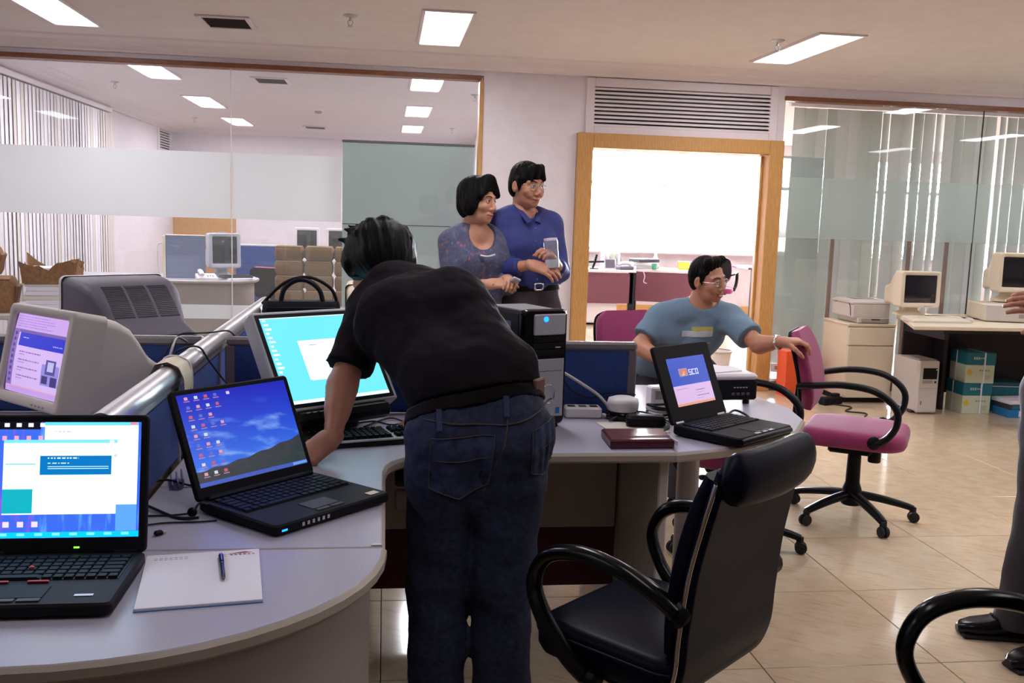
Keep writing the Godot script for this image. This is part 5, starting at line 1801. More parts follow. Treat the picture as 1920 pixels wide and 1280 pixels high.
# ---------------------------------------------------------------- printer corner on the right
func build_right_side() -> void:
	var t := thing("cabinet", "cream two-part cabinet under the printer, left of the dark computer desk", "cabinet", V(3.84, 0, -7.36))
	obj("body", Mb.new().box(V(0, 0.335, 0), V(0.395, 0.58, 0.43), 0.004), M.beige_warm, t)
	obj("top", Mb.new().box(V(0, 0.632, 0.005), V(0.405, 0.02, 0.45), 0.004), M.beige_warm, t)
	obj("plinth", Mb.new().box(V(0, 0.022, -0.02), V(0.37, 0.044, 0.38)), M.dark, t)
	obj("drawer", Mb.new().box(V(0, 0.54, 0.222), V(0.385, 0.14, 0.018), 0.004), M.beige_warm, t)
	obj("door", Mb.new().box(V(0, 0.255, 0.222), V(0.385, 0.415, 0.018), 0.004), M.beige_warm, t)
	t = thing("printer", "cream laser printer standing on the cabinet by the right glass", "printer", V(3.835, 0.642, -7.33))
	obj("body", Mb.new().box(V(0, 0.10, -0.01), V(0.32, 0.12, 0.36), 0.012), M.beige, t)
	obj("lower_tray", Mb.new().box(V(0.02, 0.025, 0.01), V(0.27, 0.045, 0.34), 0.006), M.beige, t)
	obj("tray_front", Mb.new().box(V(0.03, 0.026, 0.184), V(0.23, 0.036, 0.014), 0.004), M.beige_dark, t)
	obj("tray_grip", Mb.new().box(V(0.03, 0.034, 0.1925), V(0.07, 0.008, 0.004), 0.001), M.slot, t)
	var lid := Mb.new()
	lid.at(V(0.165, 0.16, 0), SIDE).extrude(PackedVector2Array([Vector2(-0.18, -0.004), Vector2(0.17, -0.004), Vector2(0.17, 0.008), Vector2(0.08, 0.024), Vector2(-0.12, 0.026), Vector2(-0.18, 0.012)]), 0.33, 0.003, false)
	obj("top_cover", lid, M.beige, t)
	obj("output_slot", Mb.new().box(V(0.01, 0.187, -0.02), V(0.2, 0.003, 0.12)), M.beige_dark, t)
	obj("side_groove", Mb.new().tube(spline([V(-0.162, 0.155, -0.12), V(-0.162, 0.172, 0.02), V(-0.162, 0.15, 0.12), V(-0.162, 0.06, 0.15)], 5), 0.003, 6), M.slot, t)
	obj("power_switch", Mb.new().box(V(-0.1, 0.02, 0.172), V(0.022, 0.016, 0.004), 0.001), M.black, t)
	# desk
	t = thing("computer_desk", "cream-topped desk with dark back panel, carrying the two cream monitors", "desk")
	var pts := flat_poly([Vector2(3.62, -6.16), Vector2(6.4, -6.16), Vector2(6.4, -7.06), Vector2(4.05, -7.06), Vector2(3.97, -7.0)])
	obj("top", Mb.new().at(V(0, 0.71, 0), FLAT).extrude(pts, 0.03, 0.006, false), M.beige_warm, t)
	var dk := mat(rgb(30, 20, 34), 0.6)
	obj("back_panel", Mb.new().box(V(5.25, 0.41, -7.07), V(2.36, 0.6, 0.02), 0.002), dk, t)
	obj("inner_leg", Mb.new().box(V(4.34, 0.355, -6.98), V(0.03, 0.71, 0.16), 0.002), dk, t)
	obj("right_leg", Mb.new().box(V(6.3, 0.355, -6.65), V(0.03, 0.71, 0.8), 0.002), dk, t)
	obj("apron", Mb.new().box(V(5.2, 0.68, -6.5), V(2.3, 0.06, 0.02), 0.002), dk, t)
	obj("gable", Mb.new().box(V(4.085, 0.655, -6.78), V(0.03, 0.11, 0.55), 0.002), dk, t)
	var c := crt("cream monitor with a dark screen, standing alone between the keyboard and the right glass", V(4.02, TOP, -6.78), 0.03, 0.02, 0.325, 0.275, 0.33, M.beige_warm, M.beige_warm, null, M.glass_dark, 0.07, 0.03)
	var d := dup(c, V(4.72, TOP + 0.135, -6.62), -0.12, "cream monitor on top of the flat desktop computer, cut by the right edge")
	d.scale = V(1.08, 1.08, 1.08)
	t = thing("desktop_computer", "flat cream desktop computer under the monitor at the right edge", "computer", V(4.62, TOP, -6.66), -0.25)
	obj("case", Mb.new().box(V(0, 0.066, 0), V(0.40, 0.12, 0.38), 0.006), M.beige_warm, t)
	obj("front", Mb.new().box(V(0, 0.068, 0.198), V(0.40, 0.124, 0.022), 0.008), M.beige, t)
	obj("disk_slot", Mb.new().box(V(0.1, 0.085, 0.2095), V(0.1, 0.006, 0.002)), M.slot, t)
	obj("disk_slot", Mb.new().box(V(0.1, 0.05, 0.2095), V(0.13, 0.03, 0.002), 0.0008), M.beige_dark, t)
	obj("feet", Mb.new().box(V(-0.15, 0.004, 0.1), V(0.03, 0.008, 0.03)).box(V(0.15, 0.004, 0.1), V(0.03, 0.008, 0.03)).box(V(-0.15, 0.004, -0.1), V(0.03, 0.008, 0.03)).box(V(0.15, 0.004, -0.1), V(0.03, 0.008, 0.03)), M.rubber, t)
	t = thing("keyboard", "cream keyboard in front of the monitor by the printer", "keyboard", V(3.95, TOP, -6.43), 0.0)
	var wedge := Mb.new()
	wedge.at(V(0.225, 0, 0), SIDE).extrude(PackedVector2Array([Vector2(-0.085, 0), Vector2(0.085, 0), Vector2(0.085, 0.014), Vector2(-0.085, 0.036)]), 0.45, 0.004, false)
	obj("frame", wedge, M.key_beige, t)
	var kb := Mb.new()
	for r in 5:
		for q in 18:
			kb.box(V(-0.195 + q * 0.0225, 0.036 - (r + 0.6) * 0.0042, -0.06 + r * 0.026), V(0.019, 0.006, 0.021), 0.002)
	obj("keycaps", kb, M.beige_warm, t)
	t = thing("computer_mouse", "cream mouse at the right end of the cream keyboard", "mouse", V(4.215, TOP, -6.45), -0.2)
	obj("body", Mb.new().ball(V(0, 0.016, 0), V(0.03, 0.018, 0.052), 14, 8), M.beige, t)
	obj("buttons", Mb.new().box(V(0, 0.03, -0.03), V(0.002, 0.004, 0.04)), M.beige_dark, t)
	t = thing("paper_sheet", "white papers on the cream desk beside the mouse", "paper", V(4.22, TOP, -6.63), 0.3)
	obj("sheet", Mb.new().box(V(0, 0.003, 0), V(0.14, 0.006, 0.2)), M.paper, t)
	cable("black cable running along the cream desk behind the keyboard", [V(4.06, TOP + 0.004, -6.86), V(4.22, TOP + 0.004, -6.84), V(4.36, TOP + 0.004, -6.72), V(4.44, TOP + 0.004, -6.62)], 0.004)
	# below the desk
	t = thing("tower_computer", "cream tower computer on the floor under the right-hand desk", "computer", V(4.1, 0, -6.9), 0.02)
	obj("case", Mb.new().box(V(0, 0.215, -0.01), V(0.165, 0.39, 0.34), 0.006), M.beige, t)
	obj("front", Mb.new().box(V(0, 0.212, 0.17), V(0.17, 0.40, 0.03), 0.01), M.beige, t)
	obj("top_cap", Mb.new().box(V(0, 0.414, 0.03), V(0.15, 0.012, 0.26), 0.005), M.beige_dark, t)
	obj("drive_opening", Mb.new().box(V(0.008, 0.315, 0.1855), V(0.115, 0.085, 0.003)), M.black, t)
	obj("disk_slot", Mb.new().box(V(-0.01, 0.252, 0.1862), V(0.08, 0.022, 0.004), 0.001), M.beige_dark, t)
	obj("power_button", Mb.new().box(V(0.055, 0.25, 0.1865), V(0.016, 0.016, 0.005), 0.002), M.slot, t)
	obj("status_light", Mb.new().box(V(0.058, 0.345, 0.1876), V(0.005, 0.004, 0.002)), M.led_green, t)
	obj("front_joint", Mb.new().box(V(0, 0.2, 0.1858), V(0.165, 0.003, 0.001)), M.beige_dark, t)
	obj("side_badge", Mb.new().box(V(-0.05, 0.09, 0.186), V(0.008, 0.03, 0.001)), M.grey_plastic, t)
	obj("feet", Mb.new().box(V(0, 0.01, 0.1), V(0.19, 0.02, 0.05), 0.006).box(V(0, 0.01, -0.1), V(0.19, 0.02, 0.05), 0.006), M.grey_dark, t)
	for k in 2:
		t = thing("paper_carton", ["teal and pale green paper carton, lower of the two under the right-hand desk", "teal and pale green paper carton, upper of the two under the right-hand desk"][k], "carton", V(4.535 + 0.012 * k, 0.238 * k, -6.865), -0.03 - 0.03 * k, "strapped paper cartons")
		obj("box", Mb.new().box(V(0, 0.072, 0), V(0.228, 0.144, 0.238), 0.003), M.pale_green, t)
		obj("lid", Mb.new().box(V(0, 0.19, 0), V(0.234, 0.095, 0.244), 0.003), M.teal, t)
		var stp := Mb.new()
		stp.box(V(0.03, 0.119, 0.1225), V(0.012, 0.238, 0.002))
		stp.box(V(0.03, 0.2375, 0), V(0.012, 0.002, 0.247))
		obj("strap", stp, M.paper, t)
		obj("strap", Mb.new().box(V(-0.1175, 0.119, -0.02), V(0.002, 0.238, 0.012)), M.paper, t)
		obj("emblem", Mb.new().at(V(-0.085, 0.085, 0.1195), Basis(Vector3.RIGHT, PI / 2)).lathe([Vector2(0.022, 0), Vector2(0.022, 0.0012)], 16), M.yellow, t)
		var pr := Mb.new()
		for q in 4:
			pr.box(V(0.0 + 0.022 * q, 0.10, 0.1196), V(0.014, 0.012, 0.001))
			pr.box(V(0.06, 0.06 - 0.01 * q, 0.1196), V(0.06 - 0.008 * q, 0.003, 0.001))
		obj("printing", pr, mat(rgb(140, 160, 140), 0.7), t)
		var p2 := Mb.new()
		for q in 5:
			p2.box(V(-0.055 + 0.018 * q, 0.195, 0.1226), V(0.012, 0.02 if q < 3 else 0.01, 0.001))
		obj("lid_printing", p2, mat(rgb(170, 200, 205), 0.6), t)
	t = thing("teal_box", "flat teal box lying behind the paper stack at the right edge", "box", V(4.84, 0, -6.95), -0.1)
	obj("box", Mb.new().box(V(0, 0.105, 0), V(0.27, 0.21, 0.2), 0.004), M.teal, t)
	obj("lid", Mb.new().box(V(0, 0.215, 0), V(0.28, 0.03, 0.21), 0.004), mat(rgb(30, 96, 116), 0.5), t)
	obj("edge_line", Mb.new().box(V(0, 0.198, 0.1025), V(0.27, 0.005, 0.002)), M.paper, t)
	t = thing("file_box", "bright blue file box with a white label, under the white paper stack", "box", V(4.83, 0, -6.70), 0.0)
	obj("box", Mb.new().box(V(0, 0.03, 0), V(0.25, 0.06, 0.2), 0.004), M.blue_card, t)
	obj("label", Mb.new().box(V(0.0, 0.03, 0.101), V(0.08, 0.045, 0.002)), M.paper, t)
	t = thing("binder", "dark teal binder lying on the bright blue file box", "binder", V(4.83, 0.06, -6.70), 0.02)
	obj("cover", Mb.new().box(V(0, 0.02, 0), V(0.24, 0.04, 0.2), 0.006), M.grey_dark, t)
	obj("spine", Mb.new().box(V(0, 0.02, 0.1005), V(0.2, 0.026, 0.002)), M.teal, t)
	t = thing("paper_stack", "white paper stack on the dark binder at the right edge under the desk", "paper", V(4.835, 0.10, -6.72), 0.06)
	obj("sheets", Mb.new().box(V(0, 0.014, 0), V(0.25, 0.028, 0.21), 0.001), M.paper, t)
	obj("top_sheet", Mb.new().at(V(0.01, 0.029, 0), Basis(Vector3.UP, 0.08)).box(V(0, 0, 0), V(0.21, 0.001, 0.2)), M.paper, t)
	t = thing("brown_box", "brown carton behind the white paper stack at the right edge", "carton", V(5.16, 0, -6.86), 0.15)
	obj("box", Mb.new().box(V(0, 0.09, 0), V(0.2, 0.18, 0.2), 0.003), M.kraft, t)
	obj("flap", Mb.new().at(V(-0.06, 0.185, 0), Basis(V(0, 0, 1), 0.2)).box(V(0, 0, 0), V(0.1, 0.004, 0.2)), M.kraft, t)
	t = thing("orange_box", "bright orange carton on the floor behind the magenta chair's back", "carton", V(3.4, 0, -7.48), 0.05)
	obj("box", Mb.new().box(V(0, 0.165, 0), V(0.29, 0.33, 0.16), 0.003), M.orange, t)
	obj("lid", Mb.new().box(V(0, 0.352, 0), V(0.296, 0.05, 0.166), 0.003), M.orange, t)
	var cr := Mb.new()
	cr.at(V(0.04, 0.3, 0.081), Basis(V(0, 0, 1), -0.4)).box(V(0, 0, 0), V(0.003, 0.05, 0.001))
	obj("scratch", cr, mat(rgb(170, 60, 30), 0.7), t)
	cable("black cable lying on the floor in front of the cream cabinet", [V(3.35, 0.006, -7.3), V(3.55, 0.006, -7.05), V(3.62, 0.006, -6.95), V(3.5, 0.006, -6.8), V(3.62, 0.006, -6.72), V(3.55, 0.006, -6.6)], 0.006)
	t = thing("adapter_block", "dark lump of plugs on the floor at the corner of the cream cabinet", "plug", V(3.52, 0, -7.1), 0.4)
	obj("block", Mb.new().box(V(0, 0.03, 0), V(0.2, 0.06, 0.08), 0.01), M.black_matte, t)
	obj("plug", Mb.new().box(V(0.05, 0.07, 0), V(0.06, 0.03, 0.05), 0.006), M.black, t)

# ---------------------------------------------------------------- the room behind the left glass
func bundle_mesh(w: float, h: float, d: float, sd: int) -> Mb:   # kraft paper parcel with soft, slightly bulging faces
	var f := FastNoiseLite.new()
	f.seed = sd
	f.frequency = 9.0
	var rows := []
	for i in 7:
		var v := i / 6.0
		var e := 1.0 - 0.12 * pow(absf(v * 2 - 1), 4.0)
		var r := PackedVector3Array()
		for p in ring(w * e, d * e, 0.02, V(0, h * v, 0), FLAT, 3):
			r.append(p * V(1, 1, 1) + V(p.x, 0, p.z).normalized() * (0.008 * f.get_noise_3d(p.x, p.y, p.z + sd)))
		rows.append(r)
	return Mb.new().grid(rows)

func torn_wrap(w: float, h: float, d: float, sd: int) -> Mb:   # opened kraft wrapping, corners standing up
	var f := FastNoiseLite.new()
	f.seed = sd
	f.frequency = 7.0
	var n := 40
	var rows := []
	for i in 6:
		var v := i / 5.0
		var r := PackedVector3Array()
		for j in n:
			var a := TAU * j / n
			var p := V(sin(a), 0, cos(a))
			var m := maxf(absf(p.x), absf(p.z))
			p = V(p.x / m * w / 2, 0, p.z / m * d / 2)
			var cor := pow(absf(sin(a * 2.0)), 3.0)
			var nz := f.get_noise_3d(p.x * 1.6, v * 0.2, p.z * 1.6)
			p *= 1.0 + v * v * (0.10 * cor + 0.16 * nz) + 0.05 * f.get_noise_3d(p.x * 5.0, v * 0.7, p.z * 5.0)
			p.y = h * v * (0.72 + 0.28 * cor + 0.5 * nz)
			r.append(p)
		rows.append(r)
	var back := []
	for r in rows:
		var q := PackedVector3Array()
		for p in r:
			q.append(V(p.x * 0.985, p.y, p.z * 0.985))
		q.reverse()
		back.append(q)
	var m := Mb.new().grid(rows, true, 0)
	m.grid(back, true, 0)
	return m

func build_back_room() -> void:
	# kraft parcels stacked behind the left glass
	var variants := [bundle_mesh(0.256, 0.131, 0.2, 3).mesh(), bundle_mesh(0.253, 0.130, 0.2, 9).mesh()]
	var sm := Mb.new()
	sm.box(V(0.0, 0.126, 0.093), V(0.22, 0.004, 0.006), 0.001)
	var sme := sm.mesh()
	var cols := ["left", "middle", "right"]
	var rws := ["top", "second", "third", "fourth", "fifth", "sixth", "seventh", "bottom"]
	for r in 8:
		for q in 3:
			var lb := "kraft parcel in the %s column behind the left glass, %s from above" % [cols[q], rws[7 - r]]
			var t := thing("kraft_parcel", lb, "parcel", V(-0.872 + 0.268 * q + rng.randf_range(-0.004, 0.004), 0.1345 * r, -9.0 + rng.randf_range(-0.008, 0.008)), rng.randf_range(-0.02, 0.02), "kraft parcels stacked behind the glass")
			obj("wrapping", variants[rng.randi_range(0, 1)], M.kraft, t)
			obj("string", sme, M.string, t)
	# phone desk with a rounded end
	var t := thing("phone_desk", "pale round-ended desk with a curved front behind the glass, carrying the telephone", "desk")
	var pts := [Vector2(-3.1, -9.75), Vector2(-1.45, -9.75), Vector2(-1.27, -9.6), Vector2(-1.2, -9.4), Vector2(-1.2, -9.2), Vector2(-1.27, -9.04), Vector2(-1.42, -8.96), Vector2(-1.7, -8.93), Vector2(-3.1, -8.93)]
	desk_top(t, pts)
	var o1 := []
	var o2 := []
	for p in [Vector2(-1.24, -9.4), Vector2(-1.24, -9.2), Vector2(-1.31, -9.07), Vector2(-1.44, -9.0), Vector2(-1.7, -8.97), Vector2(-3.1, -8.97)]:
		o1.append(p)
		o2.append(p + Vector2(-0.02 if p.x > -1.4 else 0.0, -0.02))
	o2.reverse()
	obj("curved_panel", Mb.new().at(V(0, 0, 0), FLAT).extrude(flat_poly(o1 + o2), 0.71), M.desk_panel, t)
	t = thing("telephone", "white desk telephone on the round-ended desk behind the glass", "telephone", V(-1.62, TOP, -9.06), 0.3)
	var wedge := Mb.new()
	wedge.at(V(0.09, 0, 0), SIDE).extrude(PackedVector2Array([Vector2(-0.1, 0), Vector2(0.1, 0), Vector2(0.1, 0.02), Vector2(-0.1, 0.05)]), 0.18, 0.006, false)
	obj("base", wedge, M.white, t)
	obj("handset", Mb.new().tube(spline([V(-0.05, 0.05, 0.09), V(-0.055, 0.075, 0.04), V(-0.055, 0.08, -0.03), V(-0.05, 0.065, -0.09)], 5), 0.022, 10, false, 0.7), M.white, t)
	var kp := Mb.new()
	for r in 4:
		for q in 3:
			kp.box(V(0.01 + q * 0.022, 0.036 - r * 0.004, -0.01 + r * 0.022), V(0.014, 0.006, 0.014), 0.002)
	obj("keypad", kp, M.grey_plastic, t)
	t = thing("paper_sheet", "papers at the rounded end of the phone desk behind the glass", "paper", V(-1.38, TOP, -9.2), 0.5)
	obj("sheet", Mb.new().box(V(0, 0.006, 0), V(0.21, 0.012, 0.29)), M.paper, t)
	crt("grey-blue monitor facing right on the phone desk behind the glass", V(-1.5, TOP, -9.36), 0.42, 0.05, 0.30, 0.33, 0.34, M.silver_flat, M.silver_flat, null, M.glass_dark, 0.09, 0.035)
	t = thing("keyboard", "dark keyboard beside the monitor on the phone desk behind the glass", "keyboard", V(-1.38, TOP + 0.013, -9.19), 0.45)
	obj("frame", Mb.new().at(V(0, 0, 0), FLAT).extrude(rrect(0.3, 0.1, 0.01, 3), 0.02, 0.004), M.grey_dark, t)
	obj("keys", Mb.new().box(V(0, 0.022, 0), V(0.27, 0.006, 0.08), 0.002), M.key, t)
	t = thing("desk_screen", "grey-blue fabric desk screen left of the monitor on the phone desk", "partition", V(-1.84, TOP, -9.2))
	obj("fabric_panel", Mb.new().box(V(0.01, 0.195, 0), V(0.35, 0.39, 0.03), 0.005), relief(mat(rgb(104, 116, 146), 0.9), M.weave, 0.05, 9.0), t)
	obj("edge_post", Mb.new().box(V(-0.178, 0.195, 0), V(0.025, 0.39, 0.04), 0.004), M.beige_warm, t)
	obj("top_edge", Mb.new().box(V(0.01, 0.393, 0), V(0.36, 0.012, 0.034), 0.003), M.beige, t)
	obj("lead", Mb.new().tube(spline([V(-0.19, 0.32, 0.02), V(-0.23, 0.30, 0.02), V(-0.235, 0.18, 0.02), V(-0.225, 0.05, 0.02), V(-0.19, 0.01, 0.02)], 5), 0.005, 6), M.cable_white, t)
	t = thing("partition", "low blue fabric partition between the phone desk and the kraft parcels", "partition", V(-1.30, 0, -10.62))
	obj("fabric_panel", Mb.new().box(V(0, 0.62, 0), V(0.62, 0.76, 0.03), 0.006), M.fabric_blue, t)
	obj("top_rail", Mb.new().box(V(0, 1.005, 0), V(0.64, 0.02, 0.036), 0.005), M.white_metal, t)
	for x in [-0.3, 0.3]:
		obj("post", Mb.new().box(V(x, 0.5, 0), V(0.025, 1.0, 0.034), 0.004), M.partition_frame, t)
	# two monitors behind the parcel wall
	t = thing("archive_desk", "plain desk behind the kraft parcel wall", "desk", V(-0.64, 0, -10.95))
	obj("top", Mb.new().box(V(0, 0.76, 0), V(1.2, 0.03, 0.7), 0.004), M.beige, t)
	for x in [-0.57, 0.57]:
		obj("leg", Mb.new().box(V(x, 0.372, 0), V(0.03, 0.745, 0.66), 0.003), M.beige, t)
	var c := crt("cream monitor showing just its top edge above the left parcel column", V(-0.86, 0.775, -10.8), 0.05, 0.0, 0.27, 0.37, 0.34, M.white, M.white, null, M.glass_dark, 0.06, 0.03)
	dup(c, V(-0.52, 0.775, -10.8), -0.05, "cream monitor showing just its top edge above the middle parcel column")
	# closed wooden door in the far wall
	var dd := struct("door_2", Mb.new().box(V(-2.9, 1.02, -15.76), V(0.95, 2.04, 0.04), 0.004), M.wood)
	for x in [-3.40 + 0.0, -2.40]:
		obj("casing", Mb.new().box(V(x, 1.05, -15.77), V(0.07, 2.1, 0.06), 0.004), M.wood_dark if x < -3 else M.wood, dd)
	obj("casing", Mb.new().box(V(-2.9, 2.075, -15.77), V(1.07, 0.07, 0.06), 0.004), M.wood, dd)
	obj("door_handle", Mb.new().tube([V(-2.52, 1.0, -15.72), V(-2.62, 1.0, -15.72)], 0.012, 8), M.alu, dd)
	# papers on a side table at the left edge, in front of the glass
	t = thing("side_table", "pale side table by the left glass, carrying the torn paper bundles", "table", V(-2.2, 0, -6.05))
	obj("top", Mb.new().box(V(0, 0.745, 0), V(1.3, 0.03, 0.6), 0.004), M.beige, t)
	for x in [-0.6, 0.6]:
		for z in [-0.26, 0.26]:
			obj("leg", Mb.new().box(V(x, 0.365, z), V(0.04, 0.73, 0.04), 0.003), M.alu_dull, t)
	t = thing("paper_stack", "tall stack of loose white paper with torn brown wrapping on top", "paper", V(-1.94, 0.76, -5.95), 0.1)
	for k in 8:
		obj("ream", Mb.new().at(V(rng.randf_range(-0.01, 0.01), 0.026 * k, 0), Basis(Vector3.UP, rng.randf_range(-0.05, 0.05))).box(V(0, 0.0125, 0), V(0.27, 0.025, 0.21), 0.002), M.paper if k % 3 else mat(rgb(222, 214, 204), 0.8), t)
	obj("torn_wrapping", torn_wrap(0.285, 0.13, 0.225, 5), M.kraft_brown, t).position = V(0, 0.175, 0)
	obj("inner_sheets", Mb.new().box(V(0, 0.235, 0), V(0.26, 0.06, 0.2), 0.004), M.paper, t)
	t = thing("kraft_parcel", "large brown kraft parcel at the left edge beside the torn paper stack", "parcel", V(-2.29, 0.76, -5.92), 0.2)
	obj("wrapping", bundle_mesh(0.30, 0.2, 0.24, 14), M.kraft_brown, t)
	var fl := Mb.new()
	fl.at(V(0.15, 0.1, 0.0), Basis(V(0, 0, 1), -0.2)).box(V(0, 0, 0), V(0.02, 0.12, 0.16), 0.008)
	fl.at(V(0, 0.2, 0.05), Basis(Vector3.RIGHT, 0.1)).box(V(0, 0, 0), V(0.26, 0.008, 0.13), 0.003)
	obj("folded_end", fl, M.kraft_brown, t)
	t = thing("kraft_parcel", "brown kraft parcel lying on the large parcel at the left edge", "parcel", V(-2.36, 0.972, -5.95), 0.1)
	obj("wrapping", bundle_mesh(0.26, 0.16, 0.2, 15), M.kraft_brown, t)
	obj("folded_end", Mb.new().at(V(0.13, 0.08, 0), Basis(V(0, 0, 1), -0.3)).box(V(0, 0, 0), V(0.02, 0.1, 0.12), 0.008), M.kraft_brown, t)

# ---------------------------------------------------------------- bright office behind the doorway
func build_window_room() -> void:
	var w := Mb.new()
	w.box(V(5.2, 0.45, -14.3), V(7.8, 0.9, 0.2))
	w.box(V(5.2, 2.525, -14.3), V(7.8, 0.15, 0.2))
	w.box(V(1.5, 1.3, -14.3), V(0.4, 2.6, 0.2))
	struct("wall_window", w, M.wall)
	struct("wall_beyond", Mb.new().box(V(1.49, 1.3, -14.0), V(0.02, 2.6, 0.6)), M.wall)
	struct("trim_3", Mb.new().box(V(5.3, 0.915, -14.2), V(7.2, 0.03, 0.28), 0.006), M.white)
	struct("baseboard_window", Mb.new().box(V(5.2, 0.06, -14.19), V(7.6, 0.12, 0.02), 0.004), M.wood)
	for k in 8:
		var x := 2.15 + 0.9 * k
		var fr := Mb.new()
		for s in [-1, 1]:
			fr.box(V(x + s * 0.43, 1.69, -14.28), V(0.05, 1.52, 0.07), 0.005)
		fr.box(V(x, 0.955, -14.28), V(0.82, 0.05, 0.07), 0.005)
		fr.box(V(x, 2.425, -14.28), V(0.82, 0.05, 0.07), 0.005)
		fr.box(V(x, 1.94, -14.28), V(0.82, 0.05, 0.07), 0.005)
		var o := struct("window_%d" % (k + 3), fr, M.white)
		obj("pane", Mb.new().box(V(x, 1.445, -14.28), V(0.82, 0.95, 0.006)), M.glass, o)
		obj("pane", Mb.new().box(V(x, 2.18, -14.28), V(0.82, 0.44, 0.006)), M.glass, o)
	# desks with maroon fronts
	var mar := mat(rgb(96, 46, 60), 0.6)
	for s in [[V(2.62, 0, -12.62), 0.0, 1.3, "desk with a maroon front panel behind the doorway, nearest the left door post"], [V(3.98, 0, -12.85), -0.35, 1.2, "desk with a maroon front panel standing askew behind the seated man's head"]]:
		var t := thing("office_desk", s[3], "desk", s[0], s[1], "maroon desks in the windowed office")
		obj("top", Mb.new().box(V(0, 0.725, 0), V(s[2], 0.03, 0.66), 0.005), M.white, t)
		obj("front_panel", Mb.new().box(V(0, 0.50, 0.3), V(s[2] - 0.06, 0.40, 0.02), 0.004), mar, t)
		for x in [-1, 1]:
			obj("leg", Mb.new().box(V(x * (s[2] / 2 - 0.05), 0.37, 0.28), V(0.08, 0.68, 0.06), 0.01), M.black, t)
			obj("foot", Mb.new().box(V(x * (s[2] / 2 - 0.05), 0.015, 0.0), V(0.06, 0.03, 0.62), 0.01), M.black, t)
	var t := thing("pedestal", "low white drawer unit under the maroon-fronted desk by the left door post", "drawer unit", V(2.62, 0, -12.6))
	obj("body", Mb.new().box(V(0, 0.17, 0), V(0.86, 0.28, 0.4), 0.004), M.white, t)
	obj("door", Mb.new().box(V(-0.215, 0.17, 0.205), V(0.42, 0.26, 0.015), 0.004), M.white, t)
	obj("door", Mb.new().box(V(0.215, 0.17, 0.205), V(0.42, 0.26, 0.015), 0.004), M.white, t)
	obj("feet", Mb.new().box(V(0, 0.015, 0), V(0.8, 0.03, 0.3)), M.black, t)
	t = thing("side_desk", "small dark red desk on black legs beside the right door post", "desk", V(5.02, 0, -12.6))
	obj("top", Mb.new().box(V(0, 0.80, 0), V(0.44, 0.03, 0.6), 0.004), mar, t)
	obj("panel", Mb.new().box(V(0.05, 0.6, 0.24), V(0.32, 0.36, 0.02), 0.004), mar, t)
	obj("leg", Mb.new().box(V(-0.12, 0.41, 0.24), V(0.07, 0.76, 0.05), 0.008), M.grey_dark, t)
	obj("leg", Mb.new().box(V(0.16, 0.41, -0.2), V(0.07, 0.76, 0.05), 0.008), M.grey_dark, t)
	obj("foot", Mb.new().box(V(-0.12, 0.015, 0), V(0.07, 0.03, 0.58), 0.008), M.black, t)
	obj("foot", Mb.new().box(V(0.16, 0.015, 0), V(0.07, 0.03, 0.58), 0.008), M.black, t)
	t = task_chair("dark-backed office chair turned away behind the seated man, at the window", V(4.78, 0, -13.45), 2.75)
	t.set_meta("group", "office chairs in the windowed office")
	# clutter on the desks
	var y := 0.74
	t = thing("phone_stand", "small black stand with crossed arms on the desk by the left door post", "stand", V(2.74, y, -12.45))
	obj("post", Mb.new().tube([V(-0.03, 0, 0), V(0.0, 0.08, 0), V(0.025, 0.19, 0)], 0.016, 8), M.black, t)
	obj("arm", Mb.new().tube([V(-0.11, 0.09, 0), V(0.13, 0.10, 0)], 0.014, 8), M.black, t)
	obj("foot", Mb.new().box(V(-0.01, 0.008, 0), V(0.12, 0.016, 0.08), 0.004), M.black, t)
	t = thing("flat_monitor", "edge of a black flat monitor behind the left door post", "monitor", V(2.48, y, -12.5), 0.5)
	obj("panel", Mb.new().at(V(0, 0.2, 0), Basis(Vector3.RIGHT, -0.1)).box(V(0, 0, 0), V(0.3, 0.26, 0.03), 0.006), M.black, t)
	obj("foot", Mb.new().box(V(0, 0.01, 0), V(0.2, 0.02, 0.14), 0.005), M.black, t)
	obj("neck", Mb.new().box(V(0, 0.05, -0.02), V(0.04, 0.09, 0.02)), M.black, t)
	t = thing("file_rack", "grey file rack with pale folders standing on the maroon-fronted desk", "file rack", V(3.05, y, -12.78), 0.1)
	for k in 4:
		obj("divider", Mb.new().at(V(-0.12 + 0.075 * k, 0, 0), SIDE).extrude(PackedVector2Array([Vector2(-0.12, 0), Vector2(0.12, 0), Vector2(0.12, 0.12), Vector2(-0.1, 0.26), Vector2(-0.12, 0.26)]), 0.006), M.silver_flat, t)
		if k < 3:
			obj("folder", Mb.new().box(V(-0.085 + 0.075 * k, 0.11, 0), V(0.03, 0.21, 0.2), 0.003), [M.paper, M.pale_green, M.white][k], t)
	obj("base", Mb.new().box(V(0, 0.004, 0), V(0.3, 0.008, 0.24)), M.silver_flat, t)
	for k in 3:
		t = thing("folder", ["lowest grey folder of the pile behind the telephone in the windowed office", "middle white folder of the pile behind the telephone in the windowed office", "topmost dark folder of the pile behind the telephone in the windowed office"][k], "folder", V(3.52, y + 0.045 * k, -12.85), [0.2, -0.1, 0.35][k], "pile of folders in the windowed office")
		obj("cover", Mb.new().box(V(0, 0.022, 0), V(0.34, 0.043, 0.25), 0.005), [M.silver_flat, M.white, M.grey_dark][k], t)
		obj("pages", Mb.new().box(V(0.006, 0.022, 0), V(0.34, 0.03, 0.24)), M.paper, t)
	t = thing("telephone", "white and dark desk telephone on the maroon-fronted desk in the windowed office", "telephone", V(3.14, y, -12.45), 0.2)
	obj("base", Mb.new().box(V(0, 0.025, 0), V(0.2, 0.05, 0.2), 0.012), M.grey_plastic, t)
